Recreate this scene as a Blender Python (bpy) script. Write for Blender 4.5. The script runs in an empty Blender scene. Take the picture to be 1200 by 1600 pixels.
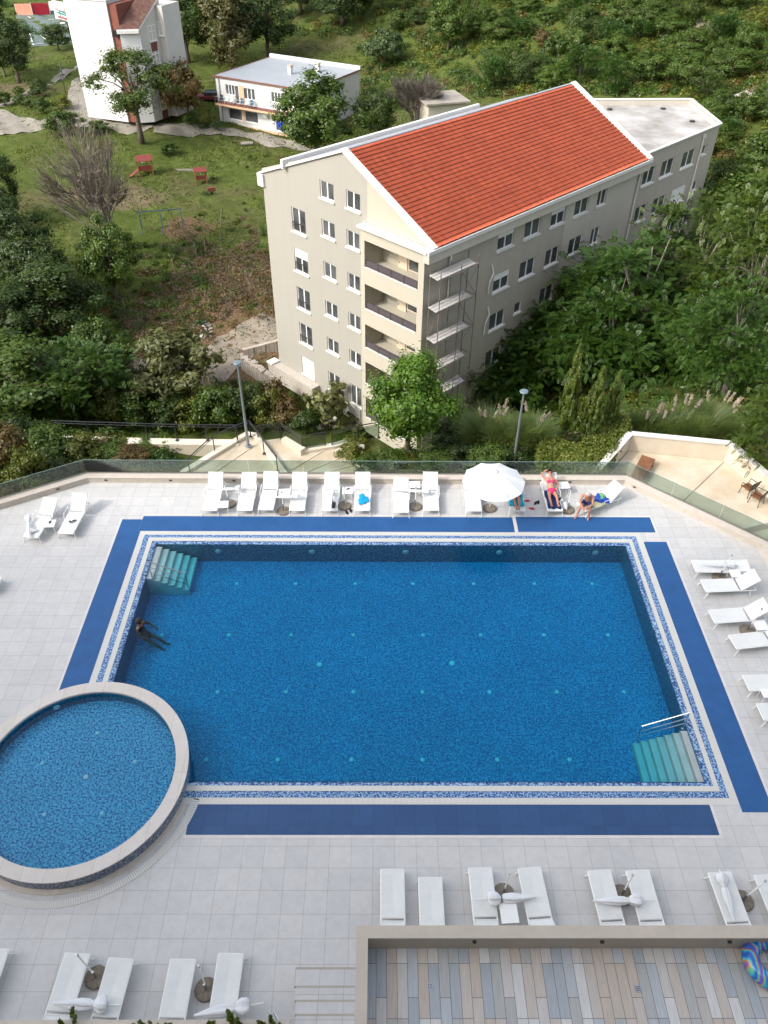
import bpy, math, random
import numpy as np
from mathutils import Vector, Matrix, geometry
rnd = random.Random(7); NR = np.random.RandomState(5)
R_ = math.radians; PI = math.pi
sc = bpy.context.scene; col = sc.collection

# ------------------------------------------------------------------ camera, world, sun, exposure
CAM = np.array([0.0, 0.0, 21.0]); FPX = 1223.5
ROT = np.array([[0.99996201, -0.00330067, 0.00806756], [-0.00387617, 0.66060967, 0.75071954], [0.00780738, 0.7507223, -0.66057178]])
cd = bpy.data.cameras.new('camera'); cam = bpy.data.objects.new('camera', cd); col.objects.link(cam)
cd.sensor_fit = 'VERTICAL'; cd.sensor_height = 36; cd.lens = FPX / 1600 * 36; cd.clip_end = 1500; cd.clip_start = .1
mw = Matrix.Identity(4)
for i in range(3):
    mw[i][0] = ROT[0][i]; mw[i][1] = ROT[1][i]; mw[i][2] = -ROT[2][i]; mw[i][3] = CAM[i]
cam.matrix_world = mw
sc.camera = cam

SUN_DIR = Vector((-0.87, -0.50, 0)).normalized(); SUN_EL = R_(40)
SUN = Vector((SUN_DIR.x * math.cos(SUN_EL), SUN_DIR.y * math.cos(SUN_EL), math.sin(SUN_EL)))
w = bpy.data.worlds.new('World'); sc.world = w; w.use_nodes = True
nt = w.node_tree; bg = nt.nodes['Background']; sky = nt.nodes.new('ShaderNodeTexSky')
sky.sky_type = 'NISHITA'; sky.sun_disc = False; sky.sun_elevation = SUN_EL
sky.sun_rotation = math.atan2(SUN.x, SUN.y); sky.dust_density = 4.5; sky.air_density = 1.0
hs = nt.nodes.new('ShaderNodeHueSaturation'); hs.inputs['Saturation'].default_value = .45; hs.inputs['Value'].default_value = 1.5   # thin high cloud: a paler, brighter sky
nt.links.new(sky.outputs[0], hs.inputs['Color']); nt.links.new(hs.outputs[0], bg.inputs[0]); bg.inputs[1].default_value = 0.15
ld = bpy.data.lights.new('sun', 'SUN'); ld.energy = 1.3; ld.angle = R_(3.0); ld.color = (1, .955, .88)
lo = bpy.data.objects.new('sun', ld); col.objects.link(lo); lo.rotation_euler = (-SUN).to_track_quat('-Z', 'Y').to_euler(); lo.location = (-60, -30, 80)
sc.view_settings.view_transform = 'Standard'; sc.view_settings.look = 'None'; sc.view_settings.gamma = 1
sc.view_settings.exposure = 0.84
sc.cycles.max_bounces = 7; sc.cycles.transparent_max_bounces = 12; sc.cycles.diffuse_bounces = 3
sc.cycles.use_denoising = True

# ------------------------------------------------------------------ where things stand (measured once from the survey of the photograph)
def ray(x, y): return ROT.T @ np.array([(x - 600) / FPX, (800 - y) / FPX, 1.0])
def P(x, y, z=0.0):
    d = ray(x, y); p = CAM + d * (z - CAM[2]) / d[2]; return Vector((float(p[0]), float(p[1]), float(z)))
def PY(x, y, Y):
    d = ray(x, y); p = CAM + d * Y / d[1]; return Vector([float(v) for v in p])
def hgt(Y, py, px=600):
    d = ray(px, py); return float(CAM[2] + d[2] * Y / d[1])
def zcam(p): return float(ROT[2] @ (np.array(p) - CAM))

# ------------------------------------------------------------------ materials
def nodes_of(m): return m.node_tree.nodes, m.node_tree.links
def mat(name, c, rough=.6, var=.0, scale=3., bump=0., bscale=40., metal=0., spec=.5, c2=None, detail=4, coat=0):
    m = bpy.data.materials.new(name); m.use_nodes = True; N, Lk = nodes_of(m); b = N['Principled BSDF']
    b.inputs['Roughness'].default_value = rough; b.inputs['Metallic'].default_value = metal
    b.inputs['Specular IOR Level'].default_value = spec; b.inputs['Coat Weight'].default_value = coat
    b.inputs['Base Color'].default_value = (*c, 1)
    if var or c2:
        tc = N.new('ShaderNodeTexCoord'); n = N.new('ShaderNodeTexNoise'); n.inputs['Scale'].default_value = scale; n.inputs['Detail'].default_value = detail
        n.inputs['Roughness'].default_value = .65
        r = N.new('ShaderNodeValToRGB'); r.color_ramp.elements[0].position = .3; r.color_ramp.elements[1].position = .7
        lo_ = tuple(max(0, v * (1 - var)) for v in c) if not c2 else c
        hi_ = tuple(v * (1 + var) for v in c) if not c2 else c2
        r.color_ramp.elements[0].color = (*lo_, 1); r.color_ramp.elements[1].color = (*hi_, 1)
        Lk.new(tc.outputs['Object'], n.inputs['Vector']); Lk.new(n.outputs[0], r.inputs[0]); Lk.new(r.outputs[0], b.inputs['Base Color'])
    if bump:
        tc = N.new('ShaderNodeTexCoord'); n = N.new('ShaderNodeTexNoise'); n.inputs['Scale'].default_value = bscale; n.inputs['Detail'].default_value = 5
        bp = N.new('ShaderNodeBump'); bp.inputs['Strength'].default_value = bump; bp.inputs['Distance'].default_value = .03
        Lk.new(tc.outputs['Object'], n.inputs['Vector']); Lk.new(n.outputs[0], bp.inputs['Height']); Lk.new(bp.outputs[0], b.inputs['Normal'])
    return m
def mixc(N, Lk, a, b, fac, mode='MIX'):
    x = N.new('ShaderNodeMix'); x.data_type = 'RGBA'; x.blend_type = mode; x.clamp_result = True
    for s, v in ((0, fac), (6, a), (7, b)):
        if hasattr(v, 'is_linked') or hasattr(v, 'links'): Lk.new(v, x.inputs[s])
        elif s == 0: x.inputs[s].default_value = v
        else: x.inputs[s].default_value = (*v, 1)
    return x.outputs[2]
def ramp(N, Lk, src, stops, mode='LINEAR'):
    r = N.new('ShaderNodeValToRGB'); cr = r.color_ramp; cr.interpolation = mode
    while len(cr.elements) < len(stops): cr.elements.new(.5)
    for e, (p, c) in zip(cr.elements, stops): e.position = p; e.color = (*c, 1) if len(c) == 3 else c
    Lk.new(src, r.inputs[0]); return r.outputs[0]
def noise(N, Lk, vec, scale, detail=4, rough=.6):
    n = N.new('ShaderNodeTexNoise'); n.inputs['Scale'].default_value = scale; n.inputs['Detail'].default_value = detail; n.inputs['Roughness'].default_value = rough
    Lk.new(vec, n.inputs['Vector']); return n.outputs[0]
def tile_mat(name, c1, c2, mortar, bw, bh, ms=.006, rough=.5, offset=0., off=(0, 0, 0), var=.06, vs=.35, rz=0.):
    m = bpy.data.materials.new(name); m.use_nodes = True; N, Lk = nodes_of(m); b = N['Principled BSDF']
    tc = N.new('ShaderNodeTexCoord'); mp = N.new('ShaderNodeMapping'); mp.inputs['Location'].default_value = off; mp.inputs['Rotation'].default_value[2] = rz
    Lk.new(tc.outputs['Object'], mp.inputs[0])
    br = N.new('ShaderNodeTexBrick'); br.offset = offset; br.squash = 1; br.inputs['Scale'].default_value = 1
    br.inputs['Brick Width'].default_value = bw; br.inputs['Row Height'].default_value = bh; br.inputs['Mortar Size'].default_value = ms; br.inputs['Mortar Smooth'].default_value = .3
    br.inputs['Color1'].default_value = (*c1, 1); br.inputs['Color2'].default_value = (*c2, 1); br.inputs['Mortar'].default_value = (*mortar, 1)
    Lk.new(mp.outputs[0], br.inputs[0])
    n = noise(N, Lk, tc.outputs['Object'], vs, 6, .7)
    n2 = noise(N, Lk, tc.outputs['Object'], vs * 12, 4, .7)
    k = ramp(N, Lk, n, [(.3, (1 - var,) * 3), (.7, (1,) * 3)]); k2 = ramp(N, Lk, n2, [(.35, (1 - var * .8,) * 3), (.6, (1,) * 3)])
    o = mixc(N, Lk, br.outputs[0], k, 1., 'MULTIPLY'); o = mixc(N, Lk, o, k2, 1., 'MULTIPLY'); Lk.new(o, b.inputs['Base Color'])
    b.inputs['Roughness'].default_value = rough
    bp = N.new('ShaderNodeBump'); bp.inputs['Strength'].default_value = .25; bp.inputs['Distance'].default_value = .004; bp.invert = True
    Lk.new(br.outputs['Fac'], bp.inputs['Height']); Lk.new(bp.outputs[0], b.inputs['Normal'])
    return m
def mosaic_mat(name, stops, scale=13., rough=.3, cell=.0):
    m = bpy.data.materials.new(name); m.use_nodes = True; N, Lk = nodes_of(m); b = N['Principled BSDF']
    tc = N.new('ShaderNodeTexCoord'); sn = N.new('ShaderNodeVectorMath'); sn.operation = 'SNAP'; sn.inputs[1].default_value = (.026, .026, .026)
    Lk.new(tc.outputs['Object'], sn.inputs[0])
    n = noise(N, Lk, sn.outputs[0], scale, 1.5, .5)
    o = ramp(N, Lk, n, stops, 'CONSTANT')
    big = noise(N, Lk, tc.outputs['Object'], .5, 3, .6); k = ramp(N, Lk, big, [(.3, (.86,) * 3), (.7, (1,) * 3)])
    o = mixc(N, Lk, o, k, 1., 'MULTIPLY')
    Lk.new(o, b.inputs['Base Color']); b.inputs['Roughness'].default_value = rough
    return m
def water_mat(name, tint, bump=.06):
    m = bpy.data.materials.new(name); m.use_nodes = True; N, Lk = nodes_of(m); N.remove(N['Principled BSDF']); out = N['Material Output']
    t = N.new('ShaderNodeBsdfTransparent'); t.inputs[0].default_value = (*tint, 1)
    g = N.new('ShaderNodeBsdfGlossy'); g.inputs['Roughness'].default_value = .04
    f = N.new('ShaderNodeFresnel'); f.inputs['IOR'].default_value = 1.33
    tc = N.new('ShaderNodeTexCoord'); n1 = noise(N, Lk, tc.outputs['Object'], 1.7, 5, .62)
    bp = N.new('ShaderNodeBump'); bp.inputs['Strength'].default_value = bump; bp.inputs['Distance'].default_value = .25
    Lk.new(n1, bp.inputs['Height']); Lk.new(bp.outputs[0], g.inputs['Normal']); Lk.new(bp.outputs[0], f.inputs['Normal'])
    x = N.new('ShaderNodeMixShader'); Lk.new(f.outputs[0], x.inputs[0]); Lk.new(t.outputs[0], x.inputs[1]); Lk.new(g.outputs[0], x.inputs[2]); Lk.new(x.outputs[0], out.inputs[0])
    return m
def glass_mat(name, tint, r=.02):
    m = bpy.data.materials.new(name); m.use_nodes = True; N, Lk = nodes_of(m); N.remove(N['Principled BSDF']); out = N['Material Output']
    t = N.new('ShaderNodeBsdfTransparent'); t.inputs[0].default_value = (*tint, 1)
    g = N.new('ShaderNodeBsdfGlossy'); g.inputs['Roughness'].default_value = r
    f = N.new('ShaderNodeFresnel'); f.inputs['IOR'].default_value = 1.5
    x = N.new('ShaderNodeMixShader'); Lk.new(f.outputs[0], x.inputs[0]); Lk.new(t.outputs[0], x.inputs[1]); Lk.new(g.outputs[0], x.inputs[2]); Lk.new(x.outputs[0], out.inputs[0])
    return m
LR, LG_, LB = 1.55, 1.42, .66
def leaf_mat(name, dark, light, third=None, trans=.38, plain=False):
    m = bpy.data.materials.new(name); m.use_nodes = True; N, Lk = nodes_of(m); N.remove(N['Principled BSDF']); out = N['Material Output']
    ge = N.new('ShaderNodeNewGeometry'); oi = N.new('ShaderNodeObjectInfo'); tc = N.new('ShaderNodeTexCoord')
    n = noise(N, Lk, tc.outputs['Object'], 1.1, 3, .6)
    ad = N.new('ShaderNodeMath'); ad.operation = 'MULTIPLY_ADD'; ad.inputs[1].default_value = .55; Lk.new(ge.outputs['Random Per Island'], ad.inputs[0])
    mu = N.new('ShaderNodeMath'); mu.operation = 'MULTIPLY_ADD'; mu.inputs[1].default_value = .9; mu.inputs[2].default_value = -.2; Lk.new(n, mu.inputs[0]); Lk.new(mu.outputs[0], ad.inputs[2])
    st = [(.05, dark), (.8, light)]
    dark = tuple(v * 1.5 for v in dark)
    st = [(.05, dark), (.8, light)]
    if third: st = [(.05, dark), (.7, light), (.95, third)]
    if not plain: st = [(p_, (v[0] * LR, v[1] * LG_, v[2] * LB)) for p_, v in st]
    c = ramp(N, Lk, ad.outputs[0], st)
    k = ramp(N, Lk, oi.outputs['Random'], [(0, (.75, .78, .8)), (1, (1, 1, .92))])
    c = mixc(N, Lk, c, k, 1., 'MULTIPLY')
    d = N.new('ShaderNodeBsdfDiffuse'); t = N.new('ShaderNodeBsdfTranslucent'); x = N.new('ShaderNodeMixShader'); x.inputs[0].default_value = trans
    Lk.new(c, d.inputs[0]); Lk.new(c, t.inputs[0]); Lk.new(d.outputs[0], x.inputs[1]); Lk.new(t.outputs[0], x.inputs[2])
    g = N.new('ShaderNodeBsdfGlossy'); g.inputs['Roughness'].default_value = .5; y = N.new('ShaderNodeMixShader'); y.inputs[0].default_value = .035
    Lk.new(x.outputs[0], y.inputs[1]); Lk.new(g.outputs[0], y.inputs[2]); Lk.new(y.outputs[0], out.inputs[0])
    return m

M = {}
M['deck'] = tile_mat('deck_tile', (.525, .52, .51), (.57, .56, .545), (.33, .32, .30), .59, .59, .006, .55, off=(.1, .0, 0), var=.10)
M['blue'] = tile_mat('blue_tile', (.014, .062, .175), (.020, .074, .20), (.009, .04, .12), .59, .59, .006, .5, off=(.1, 0, 0), var=.12)
M['bluemat'] = mat('blue_mat', (.009, .078, .235), .65, var=.12, scale=2)
M['coping'] = mat('beige_coping', (.53, .47, .40), .7, var=.10, scale=4)
M['coping2'] = mat('sand_coping', (.42, .36, .295), .7, var=.08, scale=3)
M['grate'] = None
M['mosaic'] = mosaic_mat('blue_mosaic', [(0, (.02, .05, .20)), (.45, (.05, .14, .36)), (.51, (.22, .38, .56)), (.60, (.38, .52, .64))], 20)
M['poolfloor'] = mosaic_mat('pool_mosaic', [(0, (.008, .125, .31)), (.43, (.020, .225, .46)), (.50, (.045, .34, .58)), (.60, (.10, .47, .70))], 18)
M['kidfloor'] = mosaic_mat('light_mosaic', [(0, (.012, .10, .30)), (.42, (.03, .23, .48)), (.48, (.14, .46, .66)), (.58, (.25, .58, .74))], 18)
M['darkmos'] = mosaic_mat('dark_mosaic', [(0, (.05, .075, .13)), (.45, (.12, .16, .23)), (.55, (.28, .33, .40))], 18)
M['poolwall'] = mosaic_mat('wall_mosaic', [(0, (.01, .09, .16)), (.45, (.02, .15, .24)), (.55, (.05, .23, .33))], 13)
M['step'] = mat('step_tile', (.66, .60, .58), .5, var=.08, scale=2)
M['rimstone'] = tile_mat('rim_stone', (.60, .55, .50), (.64, .60, .56), (.4, .37, .34), .6, 9, .006, .7, var=.12, vs=2)
M['water'] = water_mat('pool_water', (.30, .78, .92))
def deep_water(name, coef):
    m = water_mat(name, (.97, .99, 1.0), .11); N, Lk = nodes_of(m); v = N.new('ShaderNodeVolumeAbsorption'); v.inputs['Density'].default_value = coef[0]; v.inputs['Color'].default_value = (0, 1 - coef[1] / coef[0], 1 - coef[2] / coef[0], 1)
    Lk.new(v.outputs[0], N['Material Output'].inputs['Volume']); return m
M['water'] = deep_water('pool_water', (1.45, .17, .05))
M['kwater'] = water_mat('paddling_water', (.62, .88, .97))
M['white'] = mat('white_paint', (.78, .78, .76), .45, var=.03)
M['sling'] = mat('white_sling', (.66, .67, .65), .75, var=.04, scale=5, bump=.1, bscale=120)
M['canvas'] = mat('white_canvas', (.68, .69, .70), .85, var=.04, scale=6, bump=.2, bscale=8)
M['stonebase'] = mat('pebble_concrete', (.20, .17, .13), .9, var=.35, scale=14, bump=.5)
M['metal'] = mat('steel', (.5, .51, .52), .25, metal=1)
M['grey_metal'] = mat('grey_pole', (.22, .25, .27), .45, metal=.3)
M['black'] = mat('black_metal', (.018, .02, .022), .4)
M['rubber'] = mat('black_rubber', (.015, .015, .016), .7)
M['cream'] = mat('cream_render', (.50, .44, .315), .85, var=.05, scale=.8, bump=.1)
M['beige'] = mat('beige_render', (.385, .36, .295), .85, var=.05, scale=.7, bump=.1)
M['greyr'] = mat('grey_render', (.37, .34, .285), .85, var=.07, scale=.6, bump=.1)
M['greyl'] = mat('light_grey_render', (.46, .43, .36), .85, var=.07, scale=.6, bump=.1)
def weathered(name, c, amt=.03):
    m = mat(name, c, .85, bump=.1); N, Lk = nodes_of(m); b = N['Principled BSDF']; tc = N.new('ShaderNodeTexCoord'); mp = N.new('ShaderNodeMapping'); mp.inputs['Scale'].default_value = (1.6, 1.6, .10); Lk.new(tc.outputs['Object'], mp.inputs[0])
    n1 = noise(N, Lk, mp.outputs[0], 1.3, 6, .7); n2 = noise(N, Lk, tc.outputs['Object'], .35, 5, .6); n3 = noise(N, Lk, tc.outputs['Object'], 2.5, 5, .7)
    o = mixc(N, Lk, c, ramp(N, Lk, n1, [(.34, (1 - amt,) * 3), (.55, (1,) * 3)]), 1., 'MULTIPLY'); o = mixc(N, Lk, o, ramp(N, Lk, n2, [(.35, (1 - amt * .7, 1 - amt * .75, 1 - amt * .9)), (.6, (1,) * 3)]), 1., 'MULTIPLY'); o = mixc(N, Lk, o, ramp(N, Lk, n3, [(.3, (1 - amt * .5,) * 3), (.5, (1,) * 3)]), 1., 'MULTIPLY')
    Lk.new(o, b.inputs['Base Color']); return m
M['cream'] = weathered('cream_render', (.43, .395, .32)); M['beige'] = weathered('beige_render', (.325, .31, .27)); M['greyr'] = weathered('grey_render', (.40, .365, .305), .06); M['greyl'] = weathered('light_grey_render', (.49, .455, .385), .06)
M['winf'] = mat('window_frame', (.75, .74, .71), .4)
M['pane'] = mat('window_pane', (.025, .03, .034), .12, c2=(.12, .125, .13), scale=.6, spec=.6)
M['dooru'] = mat('door_cream', (.62, .52, .38), .6)
M['rail'] = mat('brown_rail', (.045, .04, .038), .5)
M['tinted'] = mat('tinted_panel', (.09, .075, .085), .2)
M['whitetrim'] = mat('white_trim', (.66, .64, .61), .5, var=.05, scale=3)
M['flatroof'] = mat('flat_roof', (.19, .17, .145), .85, scale=.33, c2=(.46, .45, .44), detail=7)
M['greyroof'] = mat('grey_roof', (.27, .28, .30), .6, var=.1, scale=1.)
M['houseroof'] = mat('pale_grey_roof', (.27, .29, .31), .5, var=.06, scale=.5)
M['whitewall'] = mat('white_wall', (.58, .58, .57), .8, var=.05, scale=.5)
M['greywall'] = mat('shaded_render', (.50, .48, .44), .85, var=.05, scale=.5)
M['redwall'] = mat('red_brick_paint', (.165, .05, .032), .8, var=.15, scale=2)
M['browntile'] = mat('old_roof_tile', (.06, .018, .012), .9, scale=2.2, c2=(.14, .08, .06), detail=6, bump=.5)
M['peach'] = mat('peach_render', (.60, .38, .24), .8, var=.06)
M['plinth'] = mat('pebble_plinth', (.40, .36, .31), .9, var=.3, scale=9, bump=.6, bscale=12)
M['stonewall'] = None
M['concrete'] = mat('concrete', (.36, .33, .29), .9, scale=.5, c2=(.20, .175, .14), detail=8, bump=.2)
M['path'] = mat('pale_path', (.25, .23, .195), .9, scale=.7, c2=(.17, .155, .12), detail=6)
M['dirt'] = mat('dirt_track', (.29, .24, .19), .95, scale=.9, c2=(.16, .135, .10), detail=8)
M['terr'] = mat('cream_paving', (.44, .35, .235), .8, scale=.7, c2=(.60, .545, .445), detail=7)
M['terr_wall'] = mat('cream_wall', (.66, .60, .50), .8, scale=1.2, c2=(.58, .50, .38), detail=6)
M['wood'] = mat('brown_wood', (.13, .048, .016), .45, scale=1.5, c2=(.24, .10, .04), detail=5)
M['bark'] = mat('bark', (.11, .085, .065), .95, var=.35, scale=4)
M['palebark'] = mat('pale_bark', (.19, .165, .14), .95, var=.3, scale=3)
M['skin_tan'] = mat('tanned_skin', (.40, .17, .10), .5, var=.05)
M['skin_red'] = mat('sunburnt_skin', (.46, .22, .15), .5, var=.06)
M['skin_dark'] = mat('dark_skin', (.12, .055, .035), .5, var=.05)
M['pink'] = mat('pink_fabric', (.65, .02, .12), .7)
M['hair_dark'] = mat('dark_hair', (.02, .014, .01), .7)
M['hair_blond'] = mat('fair_hair', (.25, .15, .08), .7)
M['hair_grey'] = mat('grey_hair', (.45, .43, .41), .8)
M['navy'] = mat('navy_towel', (.01, .025, .10), .9, var=.2, scale=20)
M['teal'] = mat('turquoise_cloth', (.0, .36, .50), .85, var=.1)
M['cyan'] = mat('bright_blue_towel', (.0, .30, .70), .85, var=.12, scale=8)
M['red'] = mat('red_plastic', (.55, .02, .03), .5)
M['redpaint'] = mat('red_board', (.15, .025, .018), .7, var=.15)
M['bluepaint'] = mat('blue_pipe', (.02, .06, .13), .5)
M['rust'] = mat('scaffold_steel', (.28, .26, .25), .6, metal=.4, scale=3, c2=(.15, .085, .06))
M['plank'] = mat('white_plank', (.40, .38, .36), .8, var=.15, scale=5)
M['lamp'] = mat('lamp_glass', (.13, .18, .20), .4)
M['balfloor'] = None

def leafs():
    M['l_bright'] = leaf_mat('leaf_bright', (.018, .055, .008), (.075, .16, .020), (.14, .21, .035))
    M['l_acacia'] = leaf_mat('leaf_feathery', (.010, .034, .010), (.040, .090, .020), (.075, .135, .03))
    M['l_dark'] = leaf_mat('leaf_dark', (.012, .030, .010), (.038, .068, .020), (.07, .10, .03))
    M['l_mid'] = leaf_mat('leaf_mid', (.014, .040, .010), (.060, .105, .022), (.11, .145, .038))
    M['l_olive'] = leaf_mat('leaf_olive', (.035, .045, .026), (.115, .13, .08), (.22, .23, .16))
    M['l_yellow'] = leaf_mat('leaf_yellow', (.028, .045, .010), (.10, .12, .022), (.17, .15, .035))
    M['l_cyp'] = leaf_mat('leaf_cypress', (.03, .055, .014), (.09, .135, .032), (.15, .19, .05))
    M['l_blue'] = leaf_mat('leaf_bluegreen', (.022, .042, .030), (.06, .10, .062), (.10, .14, .09))
    M['l_hedge'] = leaf_mat('leaf_hedge', (.035, .065, .016), (.15, .19, .055), (.36, .37, .22))
    M['l_rust'] = leaf_mat('leaf_rusty', (.035, .026, .014), (.10, .072, .032), (.17, .09, .055))
    M['l_light'] = leaf_mat('leaf_light', (.015, .036, .010), (.060, .10, .024), (.11, .15, .045))
    M['l_straw'] = leaf_mat('leaf_straw', (.10, .07, .04), (.25, .175, .105), (.38, .29, .18), plain=True)
    M['l_grey'] = leaf_mat('leaf_greybrown', (.035, .038, .022), (.085, .088, .05), (.12, .12, .075))
    M['twig'] = leaf_mat('bare_twig', (.07, .055, .042), (.17, .145, .12), None, .0, True)
    M['l_reed'] = leaf_mat('reed_blade', (.035, .07, .035), (.11, .16, .075), (.26, .27, .15))
    M['l_grass'] = leaf_mat('grass_blade', (.03, .045, .012), (.075, .10, .028), (.15, .14, .065))
    M['plume'] = leaf_mat('reed_plume', (.32, .26, .20), (.50, .43, .35), plain=True)
leafs()

# ------------------------------------------------------------------ mesh helpers
def tag(o, label=None, cat=None, group=None, kind=None):
    if label: o['label'] = label
    if cat: o['category'] = cat
    if group: o['group'] = group
    if kind: o['kind'] = kind
    return o
def empty(name, loc=(0, 0, 0), rz=0, label=None, cat=None, group=None):
    o = bpy.data.objects.new(name, None); col.objects.link(o); o.location = loc; o.rotation_euler = (0, 0, rz); o.empty_display_size = .3
    return tag(o, label, cat, group)
def copy_tree(o, parent=None, skip=None):
    c = o.copy(); col.objects.link(c); c.parent = parent
    for ch in list(o.children):
        if not (skip and ch.name.startswith(skip)): copy_tree(ch, c, skip)
    return c
class MB:
    def __init__(s): s.v = []; s.f = []; s.m = []
    def add(s, vs, fs, mi=0, mtx=None):
        b = len(s.v)
        s.v += [tuple(mtx @ Vector(p)) for p in vs] if mtx is not None else [tuple(p) for p in vs]
        s.f += [tuple(b + i for i in f) for f in fs]; s.m += [mi] * len(fs); return s
    def box(s, c, d, rz=0, mi=0, mtx=None):
        x, y, z = d[0] / 2, d[1] / 2, d[2] / 2
        vs = [(-x, -y, -z), (x, -y, -z), (x, y, -z), (-x, y, -z), (-x, -y, z), (x, -y, z), (x, y, z), (-x, y, z)]
        m = Matrix.Translation(c) @ Matrix.Rotation(rz, 4, 'Z')
        if mtx is not None: m = mtx @ m
        return s.add(vs, [(0, 3, 2, 1), (4, 5, 6, 7), (0, 1, 5, 4), (1, 2, 6, 5), (2, 3, 7, 6), (3, 0, 4, 7)], mi, m)
    def bb(s, x0, x1, y0, y1, z0, z1, mi=0): return s.box(((x0 + x1) / 2, (y0 + y1) / 2, (z0 + z1) / 2), (x1 - x0, y1 - y0, z1 - z0), 0, mi)
    def tube(s, pts, r, n=8, mi=0, cap=True):
        pts = [Vector(p) for p in pts]; rs = r if isinstance(r, (list, tuple)) else [r] * len(pts); b = len(s.v); N_ = len(pts)
        up = None
        for i, p in enumerate(pts):
            d = (pts[min(i + 1, N_ - 1)] - pts[max(i - 1, 0)]).normalized()
            if up is None or abs(d.dot(up)) > .97: up = Vector((0, 0, 1)) if abs(d.z) < .9 else Vector((1, 0, 0))
            a = d.cross(up).normalized(); c = a.cross(d).normalized()
            for k in range(n):
                t = 2 * PI * k / n; s.v.append(tuple(p + a * math.cos(t) * rs[i] + c * math.sin(t) * rs[i]))
        for i in range(N_ - 1):
            for k in range(n):
                k2 = (k + 1) % n; s.f.append((b + i * n + k, b + i * n + k2, b + (i + 1) * n + k2, b + (i + 1) * n + k)); s.m.append(mi)
        if cap:
            s.f.append(tuple(b + k for k in range(n))[::-1]); s.f.append(tuple(b + (N_ - 1) * n + k for k in range(n))); s.m += [mi, mi]
        return s
    def bar(s, p, q, r, n=6, mi=0): return s.tube([p, q], r, n, mi)
    def beam(s, p, q, w_, h_, mi=0):
        p = Vector(p); q = Vector(q); d = q - p; l = d.length; m = Matrix.Translation((p + q) / 2) @ d.to_track_quat('X', 'Z').to_matrix().to_4x4()
        return s.box((0, 0, 0), (l, w_, h_), 0, mi, m)
    def lathe(s, prof, n=24, c=(0, 0, 0), mi=0, a0=0, a1=2 * PI):
        b = len(s.v); full = abs(a1 - a0 - 2 * PI) < 1e-6; cols = n if full else n + 1
        for k in range(cols):
            t = a0 + (a1 - a0) * k / n
            for r, z in prof: s.v.append((c[0] + r * math.cos(t), c[1] + r * math.sin(t), c[2] + z))
        m_ = len(prof)
        for k in range(n):
            k2 = (k + 1) % cols
            for j in range(m_ - 1): s.f.append((b + k * m_ + j, b + k2 * m_ + j, b + k2 * m_ + j + 1, b + k * m_ + j + 1)); s.m.append(mi)
        return s
    def prism(s, poly, z0, z1, mi=0, bottom=True):
        n = len(poly); vs = [(p[0], p[1], z0) for p in poly] + [(p[0], p[1], z1) for p in poly]
        fs = [tuple(range(n, 2 * n))] + [(i, (i + 1) % n, n + (i + 1) % n, n + i) for i in range(n)]
        if bottom: fs.append(tuple(range(n))[::-1])
        return s.add(vs, fs, mi)
    def build(s, name, mats, parent=None, smooth=False, bevel=0, label=None, cat=None, group=None, kind=None, loc=None):
        me = bpy.data.meshes.new(name); me.from_pydata(s.v, [], s.f)
        for m_ in (mats if isinstance(mats, (list, tuple)) else [mats]): me.materials.append(m_)
        me.polygons.foreach_set('material_index', s.m)
        if smooth: me.polygons.foreach_set('use_smooth', [True] * len(s.f))
        me.update(); o = bpy.data.objects.new(name, me); col.objects.link(o)
        if parent: o.parent = parent
        if loc: o.location = loc
        if bevel: bv = o.modifiers.new('bevel', 'BEVEL'); bv.width = bevel; bv.segments = 2; bv.limit_method = 'ANGLE'
        return tag(o, label, cat, group, kind)
def npmesh(name, V, F, mats, parent=None, smooth=False, **kw):
    V = np.asarray(V, np.float32); F = np.asarray(F, np.int32); k = F.shape[1]; me = bpy.data.meshes.new(name)
    me.vertices.add(len(V)); me.vertices.foreach_set('co', V.ravel()); me.loops.add(F.size); me.loops.foreach_set('vertex_index', F.ravel())
    me.polygons.add(len(F)); me.polygons.foreach_set('loop_start', np.arange(0, F.size, k, dtype=np.int32))
    if smooth: me.polygons.foreach_set('use_smooth', np.ones(len(F), bool))
    me.update(calc_edges=True)
    for m_ in (mats if isinstance(mats, (list, tuple)) else [mats]): me.materials.append(m_)
    o = bpy.data.objects.new(name, me); col.objects.link(o)
    if parent: o.parent = parent
    return tag(o, **kw)
def bake(o):
    dg = bpy.context.evaluated_depsgraph_get(); me = bpy.data.meshes.new_from_object(o.evaluated_get(dg)); o.modifiers.clear(); o.data = me; return o

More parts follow.
